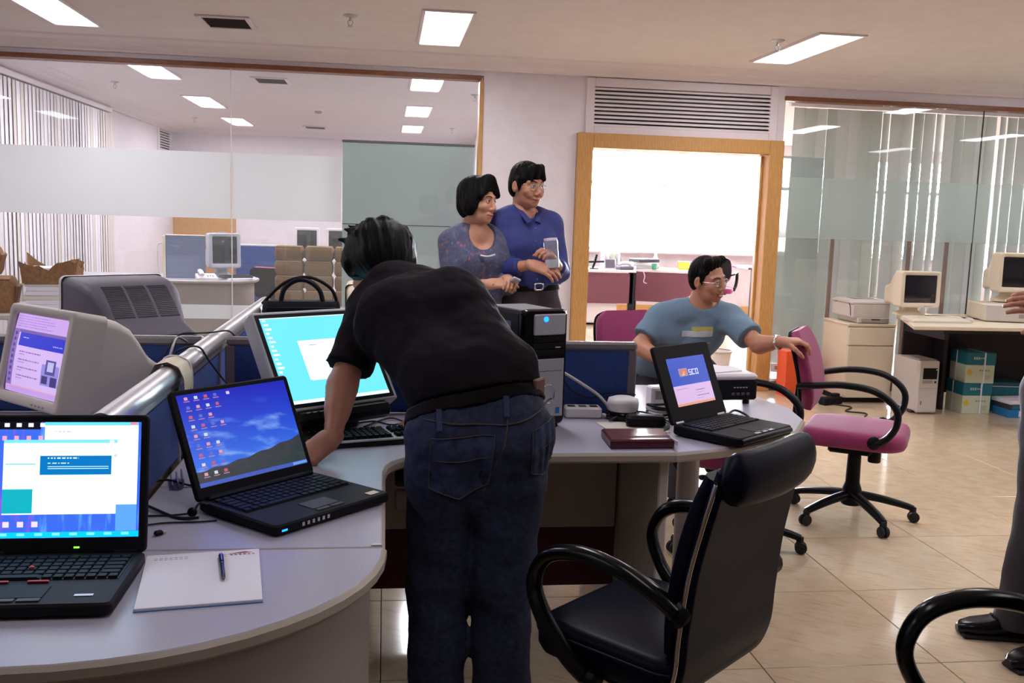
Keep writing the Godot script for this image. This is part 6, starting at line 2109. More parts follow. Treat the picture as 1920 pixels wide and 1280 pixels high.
	obj("handset", Mb.new().tube(spline([V(-0.09, 0.06, 0), V(-0.04, 0.085, 0), V(0.05, 0.085, 0), V(0.1, 0.06, 0)], 4), 0.022, 8), M.white, t)
	t = thing("photo_frame", "small grey picture frame standing beside the telephone in the windowed office", "picture frame", V(2.93, y, -12.38), 0.15)
	obj("frame", Mb.new().at(V(0, 0.075, 0), Basis(Vector3.RIGHT, -0.2)).box(V(0, 0, 0), V(0.16, 0.14, 0.012), 0.004), M.silver_flat, t)
	obj("picture", Mb.new().at(V(0, 0.075, 0), Basis(Vector3.RIGHT, -0.2)).box(V(0, 0, 0.0065), V(0.13, 0.11, 0.002)), M.grey_plastic, t)
	t = thing("bottle", "clear white plastic bottle on the askew desk in the windowed office", "bottle", V(3.72, y, -13.0))
	obj("body", Mb.new().lathe([Vector2(0.034, 0), Vector2(0.036, 0.01), Vector2(0.036, 0.13), Vector2(0.016, 0.17), Vector2(0.015, 0.19)], 14), M.white, t)
	obj("cap", Mb.new().lathe([Vector2(0.018, 0.188), Vector2(0.018, 0.21), Vector2(0.0, 0.212)], 12), M.beige, t)
	t = thing("cup", "small green cup on the askew desk in the windowed office", "cup", V(3.60, y, -12.62))
	obj("body", Mb.new().lathe([Vector2(0.028, 0), Vector2(0.036, 0.08), Vector2(0.032, 0.08), Vector2(0.025, 0.006)], 14), mat(rgb(70, 140, 110), 0.4), t)
	obj("handle", Mb.new().tube(spline([V(0.033, 0.065, 0), V(0.06, 0.055, 0), V(0.055, 0.025, 0), V(0.03, 0.02, 0)], 4), 0.005, 6), mat(rgb(70, 140, 110), 0.4), t)
	t = thing("yellow_box", "yellow box with a red side, left of the seated man's head", "box", V(4.08, y, -12.83), -0.3)
	obj("box", Mb.new().box(V(0, 0.055, 0), V(0.16, 0.11, 0.12), 0.004), M.yellow, t)
	obj("side", Mb.new().box(V(-0.0815, 0.055, 0), V(0.004, 0.1, 0.11)), M.red, t)
	t = thing("waste_bin", "white waste bin on the floor inside the doorway, by the right door post", "bin", V(2.92, 0, -8.1))
	obj("bucket", Mb.new().lathe([Vector2(0.09, 0), Vector2(0.10, 0.005), Vector2(0.125, 0.27), Vector2(0.132, 0.275), Vector2(0.122, 0.275), Vector2(0.095, 0.012), Vector2(0.0, 0.012)], 20), M.white, t)
	obj("rim", Mb.new().lathe([Vector2(0.124, 0.268), Vector2(0.134, 0.27), Vector2(0.134, 0.282), Vector2(0.124, 0.284)], 20, V(0, 0, 0), 0), M.beige, t)
	cable("white string hanging from the front of the askew maroon desk", [V(3.42, 0.735, -12.55), V(3.44, 0.66, -12.50), V(3.43, 0.58, -12.50), V(3.47, 0.56, -12.49)], 0.006, M.cable_white)

# ---------------------------------------------------------------- people
func chain(f: Field, pts: Array, rad: Array, k := 0.03) -> void:
	for i in pts.size() - 1:
		f.cap(pts[i], pts[i + 1], rad[i], rad[i + 1], k)

func bounds(pts: Array, m: float) -> Array:
	var lo: Vector3 = pts[0]
	var hi: Vector3 = pts[0]
	for p in pts:
		lo = lo.min(p)
		hi = hi.max(p)
	return [lo - Vector3.ONE * m, hi + Vector3.ONE * m]

func clip_near(f: Field, p: Vector3, nn: Vector3, reach: float) -> void:
	nn = nn.normalized()
	for z in f.nz:
		for y in f.ny:
			for x in f.nx:
				var q := Vector3(f.o.x + x * f.c, f.o.y + y * f.c, f.o.z + z * f.c) - p
				if absf(q.x) < reach and absf(q.y) < reach and absf(q.z) < reach and q.length() < reach:
					var e := q.dot(nn)
					var i := (z * f.ny + y) * f.nx + x
					if e > f.d[i]:
						f.d[i] = e

# w wrist, d towards the knuckles, n out of the back of the hand, side +1 or -1 for the thumb, curl of the four fingers and the thumb
func hand(mb: Mb, w: Vector3, d: Vector3, n: Vector3, side: float, curl: Array, spread := 0.0, cell := 0.004, sc := 1.0) -> void:
	d = d.normalized()
	n = (n - d * n.dot(d)).normalized()
	var s := d.cross(n) * side
	var f := Field.new(w - Vector3.ONE * 0.19 * sc, w + Vector3.ONE * 0.19 * sc, cell)
	f.cap(w - d * 0.006, w + d * 0.02 * sc, 0.026, 0.024, 0.02)
	var kn := []
	for i in 4:
		var off := (1.5 - i) * 0.0195 * sc
		var base := w + d * (0.088 - 0.004 * absf(i - 1.2)) * sc + s * off - n * 0.003 * absf(i - 1.5)
		kn.append(base)
		f.cap(w + d * 0.015 * sc + s * off * 0.7, base, 0.014 * sc, 0.0108 * sc, 0.016)
	f.cap(w + d * 0.02 * sc + s * 0.018 * sc - n * 0.006, w + d * 0.05 * sc + s * 0.022 * sc - n * 0.008, 0.016 * sc, 0.013 * sc, 0.016)
	var len := [0.92, 1.0, 0.94, 0.76]
	for i in 4:
		var dd := (d + s * spread * (1.5 - i)).normalized()
		var nn := (n - dd * n.dot(dd)).normalized()
		var p: Vector3 = kn[i]
		var a: float = curl[i]
		for q in 3:
			var seg: float = [0.042, 0.026, 0.021][q] * len[i] * sc
			var ang: float = a * [0.9, 1.0, 0.7][q]
			var nd := dd * cos(ang) - nn * sin(ang)
			nn = nn * cos(ang) + dd * sin(ang)
			dd = nd
			var e := p + dd * seg
			f.cap(p, e, [0.0098, 0.0088, 0.0080][q] * sc, [0.0088, 0.0080, 0.0066][q] * sc, 0.004)
			p = e
	var tp := w + d * 0.028 * sc + s * 0.030 * sc - n * 0.008
	var td: Vector3 = (d * 0.62 + s * 0.72 - n * (0.2 + curl[4] * 0.5)).normalized()
	for q in 3:
		var seg: float = [0.040, 0.030, 0.024][q] * sc
		var e: Vector3 = tp + td * seg
		f.cap(tp, e, [0.0135, 0.0105, 0.0095][q] * sc, [0.0105, 0.0095, 0.0075][q] * sc, 0.006)
		tp = e
		td = (td * cos(curl[4] * 0.6) - (s * 0.75 + n * 0.4).normalized() * sin(curl[4] * 0.6)).normalized()
	f.into(mb)

func head_frame(fwd: Vector3, up: Vector3) -> Basis:
	var z := fwd.normalized()
	var x := up.cross(z).normalized()
	return Basis(x, z.cross(x), z)

# skull, face and ears, in a grid of their own; hb turns the head's axes (x to its left, y up, z out of the face)
func head(mb: Mb, c: Vector3, hb: Basis, cell: float, slim := 1.0, smile := 0.0, size := 1.0) -> void:
	var f := Field.new(c - Vector3.ONE * 0.165, c + Vector3.ONE * 0.165, cell)
	var at := func(x: float, y: float, z: float) -> Vector3: return c + hb * Vector3(x, y, z)
	f.ell(at.call(0, 0.032, -0.012), Vector3(0.076 * slim, 0.090, 0.094), 0.02, hb)
	f.ell(at.call(0, -0.03, 0.022), Vector3(0.064 * slim, 0.082, 0.070), 0.03, hb)
	f.ell(at.call(0, -0.080, 0.030), Vector3(0.050 * slim, 0.036, 0.052), 0.025, hb)
	f.ell(at.call(0, -0.100, 0.066), Vector3(0.020, 0.015, 0.016), 0.02, hb)
	f.cap(at.call(0, -0.07, -0.03), at.call(0, -0.15, -0.045), 0.050, 0.052, 0.03)
	for s in [-1.0, 1.0]:
		f.ell(at.call(s * 0.042 * slim, -0.026, 0.062), Vector3(0.026, 0.022, 0.024), 0.02, hb)
		f.cap(at.call(s * 0.012, 0.026, 0.090), at.call(s * 0.044, 0.022, 0.072), 0.010, 0.010, 0.014)
		f.ell(at.call(s * 0.031, 0.001, 0.098), Vector3(0.017, 0.010, 0.014), 0.010, hb, true)
		f.ell(at.call(s * 0.012, -0.041, 0.100), Vector3(0.0095, 0.008, 0.010), 0.008, hb)
		f.ell(at.call(s * 0.079 * slim, -0.008, -0.006), Vector3(0.010, 0.032, 0.020), 0.008, hb * Basis(Vector3.UP, s * -0.35))
		f.ell(at.call(s * 0.088 * slim, -0.006, 0.0), Vector3(0.006, 0.018, 0.010), 0.004, hb, true)
		f.ell(at.call(s * 0.029, 0.001, 0.080), Vector3(0.0135, 0.0115, 0.0125), 0.004, hb)
		if smile > 0.0:
			f.ell(at.call(s * 0.036, -0.046, 0.072), Vector3(0.018, 0.016, 0.016), 0.012, hb)
	f.cap(at.call(0, 0.010, 0.092), at.call(0, -0.032, 0.108), 0.0085, 0.0125, 0.010)
	f.cap(at.call(-0.020 - smile * 0.006, -0.066 + smile * 0.006, 0.083), at.call(0, -0.067, 0.092), 0.006, 0.0075, 0.008)
	f.cap(at.call(0.020 + smile * 0.006, -0.066 + smile * 0.006, 0.083), at.call(0, -0.067, 0.092), 0.006, 0.0075, 0.008)
	f.cap(at.call(-0.014, -0.079, 0.084), at.call(0.014, -0.079, 0.084), 0.0075, 0.0075, 0.008)
	var was := mb.xf
	mb.xf = was * Transform3D(Basis().scaled(Vector3.ONE * size), c - c * size)
	f.into(mb)
	mb.xf = was

func face_details(t: Node3D, c: Vector3, hb: Basis, base: Vector3, glasses: bool, lip: Color, smile := 0.0, size := 1.0) -> void:
	var at := func(x: float, y: float, z: float) -> Vector3: return c - base + hb * Vector3(x, y, z) * size
	var hz := hb.scaled_local(Vector3.ONE * size)
	var white := mat(rgb(224, 214, 208), 0.25)
	for s in [-1.0, 1.0]:
		var e := Mb.new()
		e.xf = Transform3D(hz, at.call(s * 0.030, 0.0015, 0.0865))
		e.ball(Vector3.ZERO, Vector3(0.0115, 0.0048, 0.006), 12, 6)
		obj("eye", e, white, t)
		e = Mb.new()
		e.xf = Transform3D(hz, at.call(s * 0.030 + 0.001, 0.0015, 0.0895))
		e.ball(Vector3.ZERO, Vector3(0.0052, 0.0048, 0.0042), 10, 6)
		obj("iris", e, mat(rgb(22, 14, 12), 0.15), t)
		e = Mb.new()
		e.tube([at.call(s * 0.017, 0.005, 0.089), at.call(s * 0.03, 0.0075, 0.0915), at.call(s * 0.043, 0.003, 0.084)], 0.0018, 6)
		obj("eyelid", e, mat(rgb(70, 40, 34), 0.6), t)
		e = Mb.new()
		e.tube(spline([at.call(s * 0.013, 0.024, 0.0985), at.call(s * 0.03, 0.030, 0.0935), at.call(s * 0.047, 0.023, 0.079)], 4), 0.0034, 6, false, 0.7)
		obj("eyebrow", e, mat(rgb(30, 20, 18), 0.7), t)
	var m := Mb.new()
	m.tube(spline([at.call(-0.023 - smile * 0.008, -0.068 + smile * 0.008, 0.0855), at.call(-0.01, -0.0695, 0.0975), at.call(0.01, -0.0695, 0.0975), at.call(0.023 + smile * 0.008, -0.068 + smile * 0.008, 0.0855)], 4), 0.0038, 6, false, 0.9)
	obj("lips", m, mat(lip, 0.45), t)
	if smile > 0.5:
		var te := Mb.new()
		te.xf = Transform3D(hz, at.call(0, -0.0735, 0.0975))
		te.ball(Vector3.ZERO, Vector3(0.019, 0.0048, 0.0062), 12, 6)
		obj("teeth", te, mat(rgb(232, 224, 214), 0.3), t)
		te = Mb.new()
		te.tube(spline([at.call(-0.022, -0.074, 0.0875), at.call(0, -0.0815, 0.0985), at.call(0.022, -0.074, 0.0875)], 4), 0.004, 6)
		obj("lower_lip", te, mat(lip, 0.45), t)
	if glasses:
		var g := Node3D.new()
		g.name = "glasses"
		t.add_child(g)
		for s in [-1.0, 1.0]:
			var r := []
			for k in 16:
				var a := TAU * k / 16
				r.append(at.call(s * 0.033 + cos(a) * 0.024, 0.0 + sin(a) * 0.0165, 0.106 - 0.010 * absf(s * 0.033 + cos(a) * 0.024) / 0.05))
			obj("rim", Mb.new().tube(r, 0.0011, 6, true), M.chrome, g)
			obj("temple", Mb.new().tube([at.call(s * 0.057, 0.004, 0.094), at.call(s * 0.078, 0.004, 0.05), at.call(s * 0.082, 0.002, -0.01), at.call(s * 0.08, -0.015, -0.02)], 0.0013, 6), M.chrome, g)
			var ln := Mb.new()
			ln.xf = Transform3D(hz * Basis(Vector3.UP, s * 0.18), at.call(s * 0.033, 0.0, 0.0995))
			ln.ball(Vector3.ZERO, Vector3(0.0232, 0.0158, 0.001), 16, 4)
			obj("lens", ln, M.glass, g)
		obj("bridge", Mb.new().tube(spline([at.call(-0.0105, 0.004, 0.1045), at.call(0, 0.008, 0.109), at.call(0.0105, 0.004, 0.1045)], 4), 0.0012, 6), M.chrome, g)

func hair_mesh(c: Vector3, hb: Basis, base: Vector3, style: String, sd: int, size := 1.0) -> Mb:
	var cell := 0.0055
	var f := Field.new(c - Vector3.ONE * 0.17, c + Vector3.ONE * 0.17, cell)
	var at := func(x: float, y: float, z: float) -> Vector3: return c + hb * Vector3(x, y, z)
	var n := FastNoiseLite.new()
	n.seed = sd
	n.frequency = 55.0
	n.fractal_octaves = 2
	if style == "fringe":      # straight hair combed over the forehead
		f.ell(at.call(0, 0.043, -0.014), Vector3(0.085, 0.089, 0.101), 0.02, hb)
		f.ell(at.call(0, -0.015, -0.055), Vector3(0.078, 0.07, 0.06), 0.03, hb)
		for s in [-1.0, 1.0]:
			f.cap(at.call(s * 0.078, 0.04, 0.03), at.call(s * 0.080, -0.025, 0.022), 0.016, 0.009, 0.02)
			f.cap(at.call(s * 0.03, 0.10, 0.075), at.call(s * 0.045, 0.040, 0.088), 0.020, 0.010, 0.02)
		f.cap(at.call(0, 0.10, 0.08), at.call(-0.01, 0.045, 0.098), 0.02, 0.009, 0.02)
		f.ell(at.call(0, -0.045, 0.105), Vector3(0.068, 0.086, 0.06), 0.006, hb, true)
		f.ell(at.call(0.085, -0.03, 0.005), Vector3(0.02, 0.028, 0.02), 0.004, hb, true)
		f.ell(at.call(-0.085, -0.03, 0.005), Vector3(0.02, 0.028, 0.02), 0.004, hb, true)
	elif style == "full":      # woman's short full hair
		f.ell(at.call(0, 0.042, -0.022), Vector3(0.097, 0.096, 0.108), 0.02, hb)
		f.ell(at.call(0, -0.035, -0.055), Vector3(0.084, 0.07, 0.06), 0.04, hb)
		for s in [-1.0, 1.0]:
			f.ell(at.call(s * 0.080, -0.02, 0.005), Vector3(0.026, 0.06, 0.045), 0.03, hb)
			f.cap(at.call(s * 0.02, 0.115, 0.06), at.call(s * 0.07, 0.035, 0.075), 0.03, 0.014, 0.03)
		f.ell(at.call(0.0, -0.05, 0.11), Vector3(0.074, 0.112, 0.080), 0.012, hb, true)
	elif style == "receding":  # side-parted, high forehead
		f.ell(at.call(0, 0.043, -0.022), Vector3(0.082, 0.088, 0.098), 0.02, hb)
		f.ell(at.call(0, -0.01, -0.06), Vector3(0.076, 0.07, 0.052), 0.03, hb)
		for s in [-1.0, 1.0]:
			f.cap(at.call(s * 0.078, 0.05, 0.025), at.call(s * 0.079, -0.022, 0.018), 0.014, 0.008, 0.02)
		f.cap(at.call(-0.05, 0.11, 0.045), at.call(0.05, 0.115, 0.05), 0.026, 0.022, 0.03)
		f.ell(at.call(0, -0.02, 0.115), Vector3(0.068, 0.116, 0.074), 0.010, hb, true)
		for s in [-1.0, 1.0]:
			f.ell(at.call(s * 0.088, -0.03, 0.004), Vector3(0.02, 0.03, 0.022), 0.004, hb, true)
	else:                      # thick short hair seen from behind
		f.ell(at.call(0, 0.036, -0.018), Vector3(0.112, 0.112, 0.120), 0.02, hb)
		f.ell(at.call(0, -0.03, -0.055), Vector3(0.092, 0.075, 0.068), 0.03, hb)
		for s in [-1.0, 1.0]:
			f.cap(at.call(s * 0.085, 0.03, 0.02), at.call(s * 0.088, -0.03, 0.012), 0.022, 0.014, 0.03)
		f.ell(at.call(0, -0.06, 0.12), Vector3(0.075, 0.10, 0.07), 0.01, hb, true)
		for s in [-1.0, 1.0]:
			f.ell(at.call(s * 0.105, -0.03, 0.004), Vector3(0.022, 0.03, 0.02), 0.004, hb, true)
		var r := RandomNumberGenerator.new()
		r.seed = sd
		for k in 26:
			var a := r.randf() * TAU
			var e := r.randf_range(0.1, 1.3)
			var q := Vector3(sin(a) * cos(e), sin(e), cos(a) * cos(e) * 0.8 - 0.35).normalized()
			var p := q * Vector3(0.108, 0.108, 0.116) + Vector3(0, 0.036, -0.018)
			var sw := Vector3(r.randf_range(-0.02, 0.02), 0.012, 0.02)
			f.cap(c + hb * p, c + hb * (p + q * 0.014 + sw), 0.010, 0.003, 0.012)
	n.frequency = 1.0
	var hi := hb.transposed()
	for z in f.nz:
		for y in f.ny:
			var row := (z * f.ny + y) * f.nx
			for x in f.nx:
				if absf(f.d[row + x]) < 0.03:
					var q := hi * (Vector3(f.o.x + x * f.c, f.o.y + y * f.c, f.o.z + z * f.c) - c)
					var a := atan2(q.x, q.z + 0.03)   # locks run from the crown outwards
					f.d[row + x] += 0.0045 * n.get_noise_3d(a * 7.0, q.length() * 6.0, q.y * 9.0)
	var mb := Mb.new()
	mb.xf = Transform3D(Basis().scaled(Vector3.ONE * size), c - c * size - base)
	f.into(mb)
	return mb

func torso_caps(f: Field, j: Dictionary, grow: float, k := 0.05) -> void:
	var s: Vector3 = (j.shr - j.shl).normalized()
	var hs: Vector3 = (j.hr - j.hl).normalized()
	var w: Array = j.get("girth", [0.105, 0.100, 0.108])
	var sp: float = j.get("half", 0.075)
	for g in [-1.0, 1.0]:
		f.cap(j.pelvis + hs * sp * g, j.waist + (hs + s).normalized() * sp * 0.95 * g, w[0] + grow, w[1] + grow, k)
		f.cap(j.waist + (hs + s).normalized() * sp * 0.95 * g, j.chest + s * sp * 1.05 * g, w[1] + grow, w[2] + grow, k)
		f.cap(j.chest + s * sp * 1.05 * g, j.neck.lerp(j.shr if g > 0 else j.shl, 0.55), w[2] + grow, 0.062 + grow, k)
	if j.has("spread"):
		f.cap(j.neck + j.spread, j.chest + j.spread * 0.3, 0.085 + grow, 0.11 + grow, k)
	f.cap(j.shl, j.neck, 0.056 + grow, 0.058 + grow, k)
	f.cap(j.shr, j.neck, 0.056 + grow, 0.058 + grow, k)

# j: joints in the room; style: dictionary of materials and choices
func person(label: String, j: Dictionary, st: Dictionary) -> Node3D:
	var base: Vector3 = j.base
	var t := thing("person", label, "person", base)
	var off := Transform3D(Basis(), -base)
	var cloth := FastNoiseLite.new()
	cloth.seed = st.get("seed", 3)
	cloth.frequency = 7.0
	cloth.fractal_octaves = 3
	var spine: Vector3 = (j.waist - j.pelvis).normalized()
	# skin: one body from the neck to the ankles, with the head and hands in finer grids
	var b := bounds([j.pelvis, j.neck, j.shl, j.shr, j.ell, j.elr, j.wrl, j.wrr, j.kl, j.kr, j.al, j.ar, j.head], 0.13)
	var f := Field.new(b[0], b[1], 0.014)
	torso_caps(f, j, -0.014)
	chain(f, [j.shl, j.ell, j.wrl], [0.046, 0.040, 0.026], 0.02)
	chain(f, [j.shr, j.elr, j.wrr], [0.046, 0.040, 0.026], 0.02)
	for s in [["ell", "wrl"], ["elr", "wrr"]]:
		f.cap(j[s[0]].lerp(j[s[1]], 0.12), j[s[0]].lerp(j[s[1]], 0.5), 0.041, 0.034, 0.02)
	chain(f, [j.hl, j.kl, j.al], [0.07, 0.045, 0.035])
	chain(f, [j.hr, j.kr, j.ar], [0.07, 0.045, 0.035])
	f.cap(j.neck, j.head + j.hb * Vector3(0, -0.07, -0.035), 0.052, 0.05, 0.03)
	var mb := Mb.new()
	mb.xf = off
	f.into(mb)
	head(mb, j.head, j.hb, st.get("head_cell", 0.0045), st.get("slim", 1.0), st.get("smile", 0.0), st.get("head_size", 1.0))
	for s in ["l", "r"]:
		var h: Dictionary = j["hand" + s]
		hand(mb, j["wr" + s], h.d, h.n, h.side, h.curl, h.get("spread", 0.06), st.get("hand_cell", 0.0045), st.get("hand_size", 1.0))
	obj("body", mb, st.skin, t)
	# shirt
	var up: Array = [j.pelvis - spine * 0.1, j.neck, j.shl, j.shr]
	var ends := {}
	for s in ["l", "r"]:
		var a: Vector3 = j["sh" + s]
		var e: Vector3 = j["el" + s]
		var w: Vector3 = j["wr" + s]
		if st.sleeve == "short":
			ends[s] = [a.lerp(e, st.get("sleeve_end", 0.72)), e - a]
		else:
			ends[s] = [e.lerp(w, st.get("sleeve_end", 0.9)), w - e]
			up.append(e)
		up.append(ends[s][0])
	b = bounds(up, 0.15)
	f = Field.new(b[0], b[1], 0.011)
	torso_caps(f, j, 0.0)
	for s in ["l", "r"]:
		var a: Vector3 = j["sh" + s]
		var e: Vector3 = j["el" + s]
		var r: float = st.get("sleeve_r", 0.062)
		if st.sleeve == "short":
			f.cap(a, ends[s][0] + ends[s][1].normalized() * 0.012, r, r * 0.98, 0.035)
		else:
			f.cap(a, e, r, r * 0.86, 0.035)
			f.cap(e, ends[s][0] + ends[s][1].normalized() * 0.02, r * 0.86, r * 0.70, 0.025)
	f.wrinkle(cloth, st.get("crumple", 0.006))
	var hem: Vector3 = j.pelvis + spine * st.get("hem", 0.02)
	f.clip(hem, -spine)
	for s in ["l", "r"]:
		clip_near(f, ends[s][0], ends[s][1], st.get("reach", 0.11))
	var nk: Vector3 = j.neck + j.get("collar", Vector3(0, 0.05, 0.02))
	f.ell(nk, st.get("neckline", Vector3(0.066, 0.05, 0.066)), 0.01, Basis(), true)
	mb = Mb.new()
	mb.xf = off
	f.into(mb)
	var shirt := obj(st.get("shirt_name", "shirt"), mb, st.shirt, t)
	# trousers
	b = bounds([j.pelvis + spine * 0.12, j.hl, j.hr, j.kl, j.kr, j.al, j.ar], 0.15)
	f = Field.new(b[0], b[1], 0.012)
	trouser_caps(f, j, st, 0.0)
	f.wrinkle(cloth, st.get("crumple", 0.006))
	f.clip(j.pelvis + spine * st.get("waistband", 0.075), spine)
	f.clip(Vector3(0, st.get("cuff", 0.045), 0), Vector3.DOWN)
	mb = Mb.new()
	mb.xf = off
	f.into(mb)
	obj(st.get("trousers_name", "trousers"), mb, st.trousers, t)
	# belt
	if st.has("belt"):
		var wb: float = st.get("waistband", 0.075)
		b = bounds([j.pelvis, j.waist], 0.22)
		f = Field.new(b[0], b[1], 0.008)
		trouser_caps(f, j, st, 0.007)
		f.clip(j.pelvis + spine * (wb + 0.004), spine)
		f.clip(j.pelvis + spine * (wb - 0.034), -spine)
		mb = Mb.new()
		mb.xf = off
		f.into(mb)
		obj("belt", mb, st.belt, t)
	obj("hair", hair_mesh(j.head, j.hb, base, st.hair_style, st.get("seed", 3), st.get("head_size", 1.0)), st.hair, t)
	for s in ["l", "r"]:
		shoe(t, j["a" + s] - base, j.get("toe" + s, Vector3(0, 0, 1)), st.get("shoes", M.black_gloss))
	return t

func trouser_caps(f: Field, j: Dictionary, st: Dictionary, grow: float) -> void:
	var hs: Vector3 = (j.hr - j.hl).normalized()
	var sp: float = j.get("half", 0.075)
	var lg: Array = st.get("legs", [0.098, 0.076, 0.068])
	var gi: Array = j.get("girth", [0.105, 0.100, 0.108])
	for g in [-1.0, 1.0]:
		f.cap(j.pelvis + hs * sp * g, j.waist + hs * sp * 0.95 * g, gi[0] + grow + 0.003, gi[1] + grow + 0.004, 0.05)
	var seat: Vector3 = j.get("seat", Vector3.ZERO)
	f.cap(j.hl + seat, j.hl.lerp(j.kl, 0.3), 0.108 + grow, lg[0] + grow, 0.05)
	f.cap(j.hr + seat, j.hr.lerp(j.kr, 0.3), 0.108 + grow, lg[0] + grow, 0.05)
	chain(f, [j.hl.lerp(j.kl, 0.3), j.kl, j.al + Vector3(0, -0.06, 0)], [lg[0] + grow, lg[1] + grow, lg[2] + grow], 0.025)
	chain(f, [j.hr.lerp(j.kr, 0.3), j.kr, j.ar + Vector3(0, -0.06, 0)], [lg[0] + grow, lg[1] + grow, lg[2] + grow], 0.025)

func shoe(t: Node3D, ankle: Vector3, toe: Vector3, m: Material) -> void:
	var d := Vector3(toe.x, 0, toe.z).normalized()
	var bs := Basis(Vector3.UP.cross(d), Vector3.UP, d)
	var o := Vector3(ankle.x, 0, ankle.z)
	var rows := []
	for q in [[-0.085, 0.05, 0.062, 0.035], [-0.08, 0.062, 0.078, 0.045], [-0.03, 0.074, 0.092, 0.05], [0.03, 0.078, 0.080, 0.05], [0.09, 0.092, 0.058, 0.03], [0.14, 0.088, 0.046, 0.022], [0.175, 0.062, 0.036, 0.018], [0.19, 0.03, 0.024, 0.01]]:
		rows.append(ring(q[1], q[2], minf(q[3], q[2] * 0.48), Vector3(0, q[2] / 2 + 0.012, q[0]), Basis(), 4))
	var u := Mb.new()
	u.xf = Transform3D(bs, o)
	u.grid(rows)
	var s := obj("shoe", u, m, t)
	var so := Mb.new()
	so.xf = Transform3D(bs, o)
	so.box(Vector3(0, 0.007, 0.05), Vector3(0.086, 0.014, 0.26), 0.006)
	obj("sole", so, M.rubber, s)
	var lc := Mb.new()
	lc.xf = Transform3D(bs, o)
	for k in 3:
		lc.tube(spline([Vector3(-0.03, 0.085 - k * 0.006, 0.03 + k * 0.02), Vector3(0, 0.098 - k * 0.008, 0.035 + k * 0.02), Vector3(0.03, 0.085 - k * 0.006, 0.03 + k * 0.02)], 3), 0.003, 6)
	obj("laces", lc, M.black_matte, s)

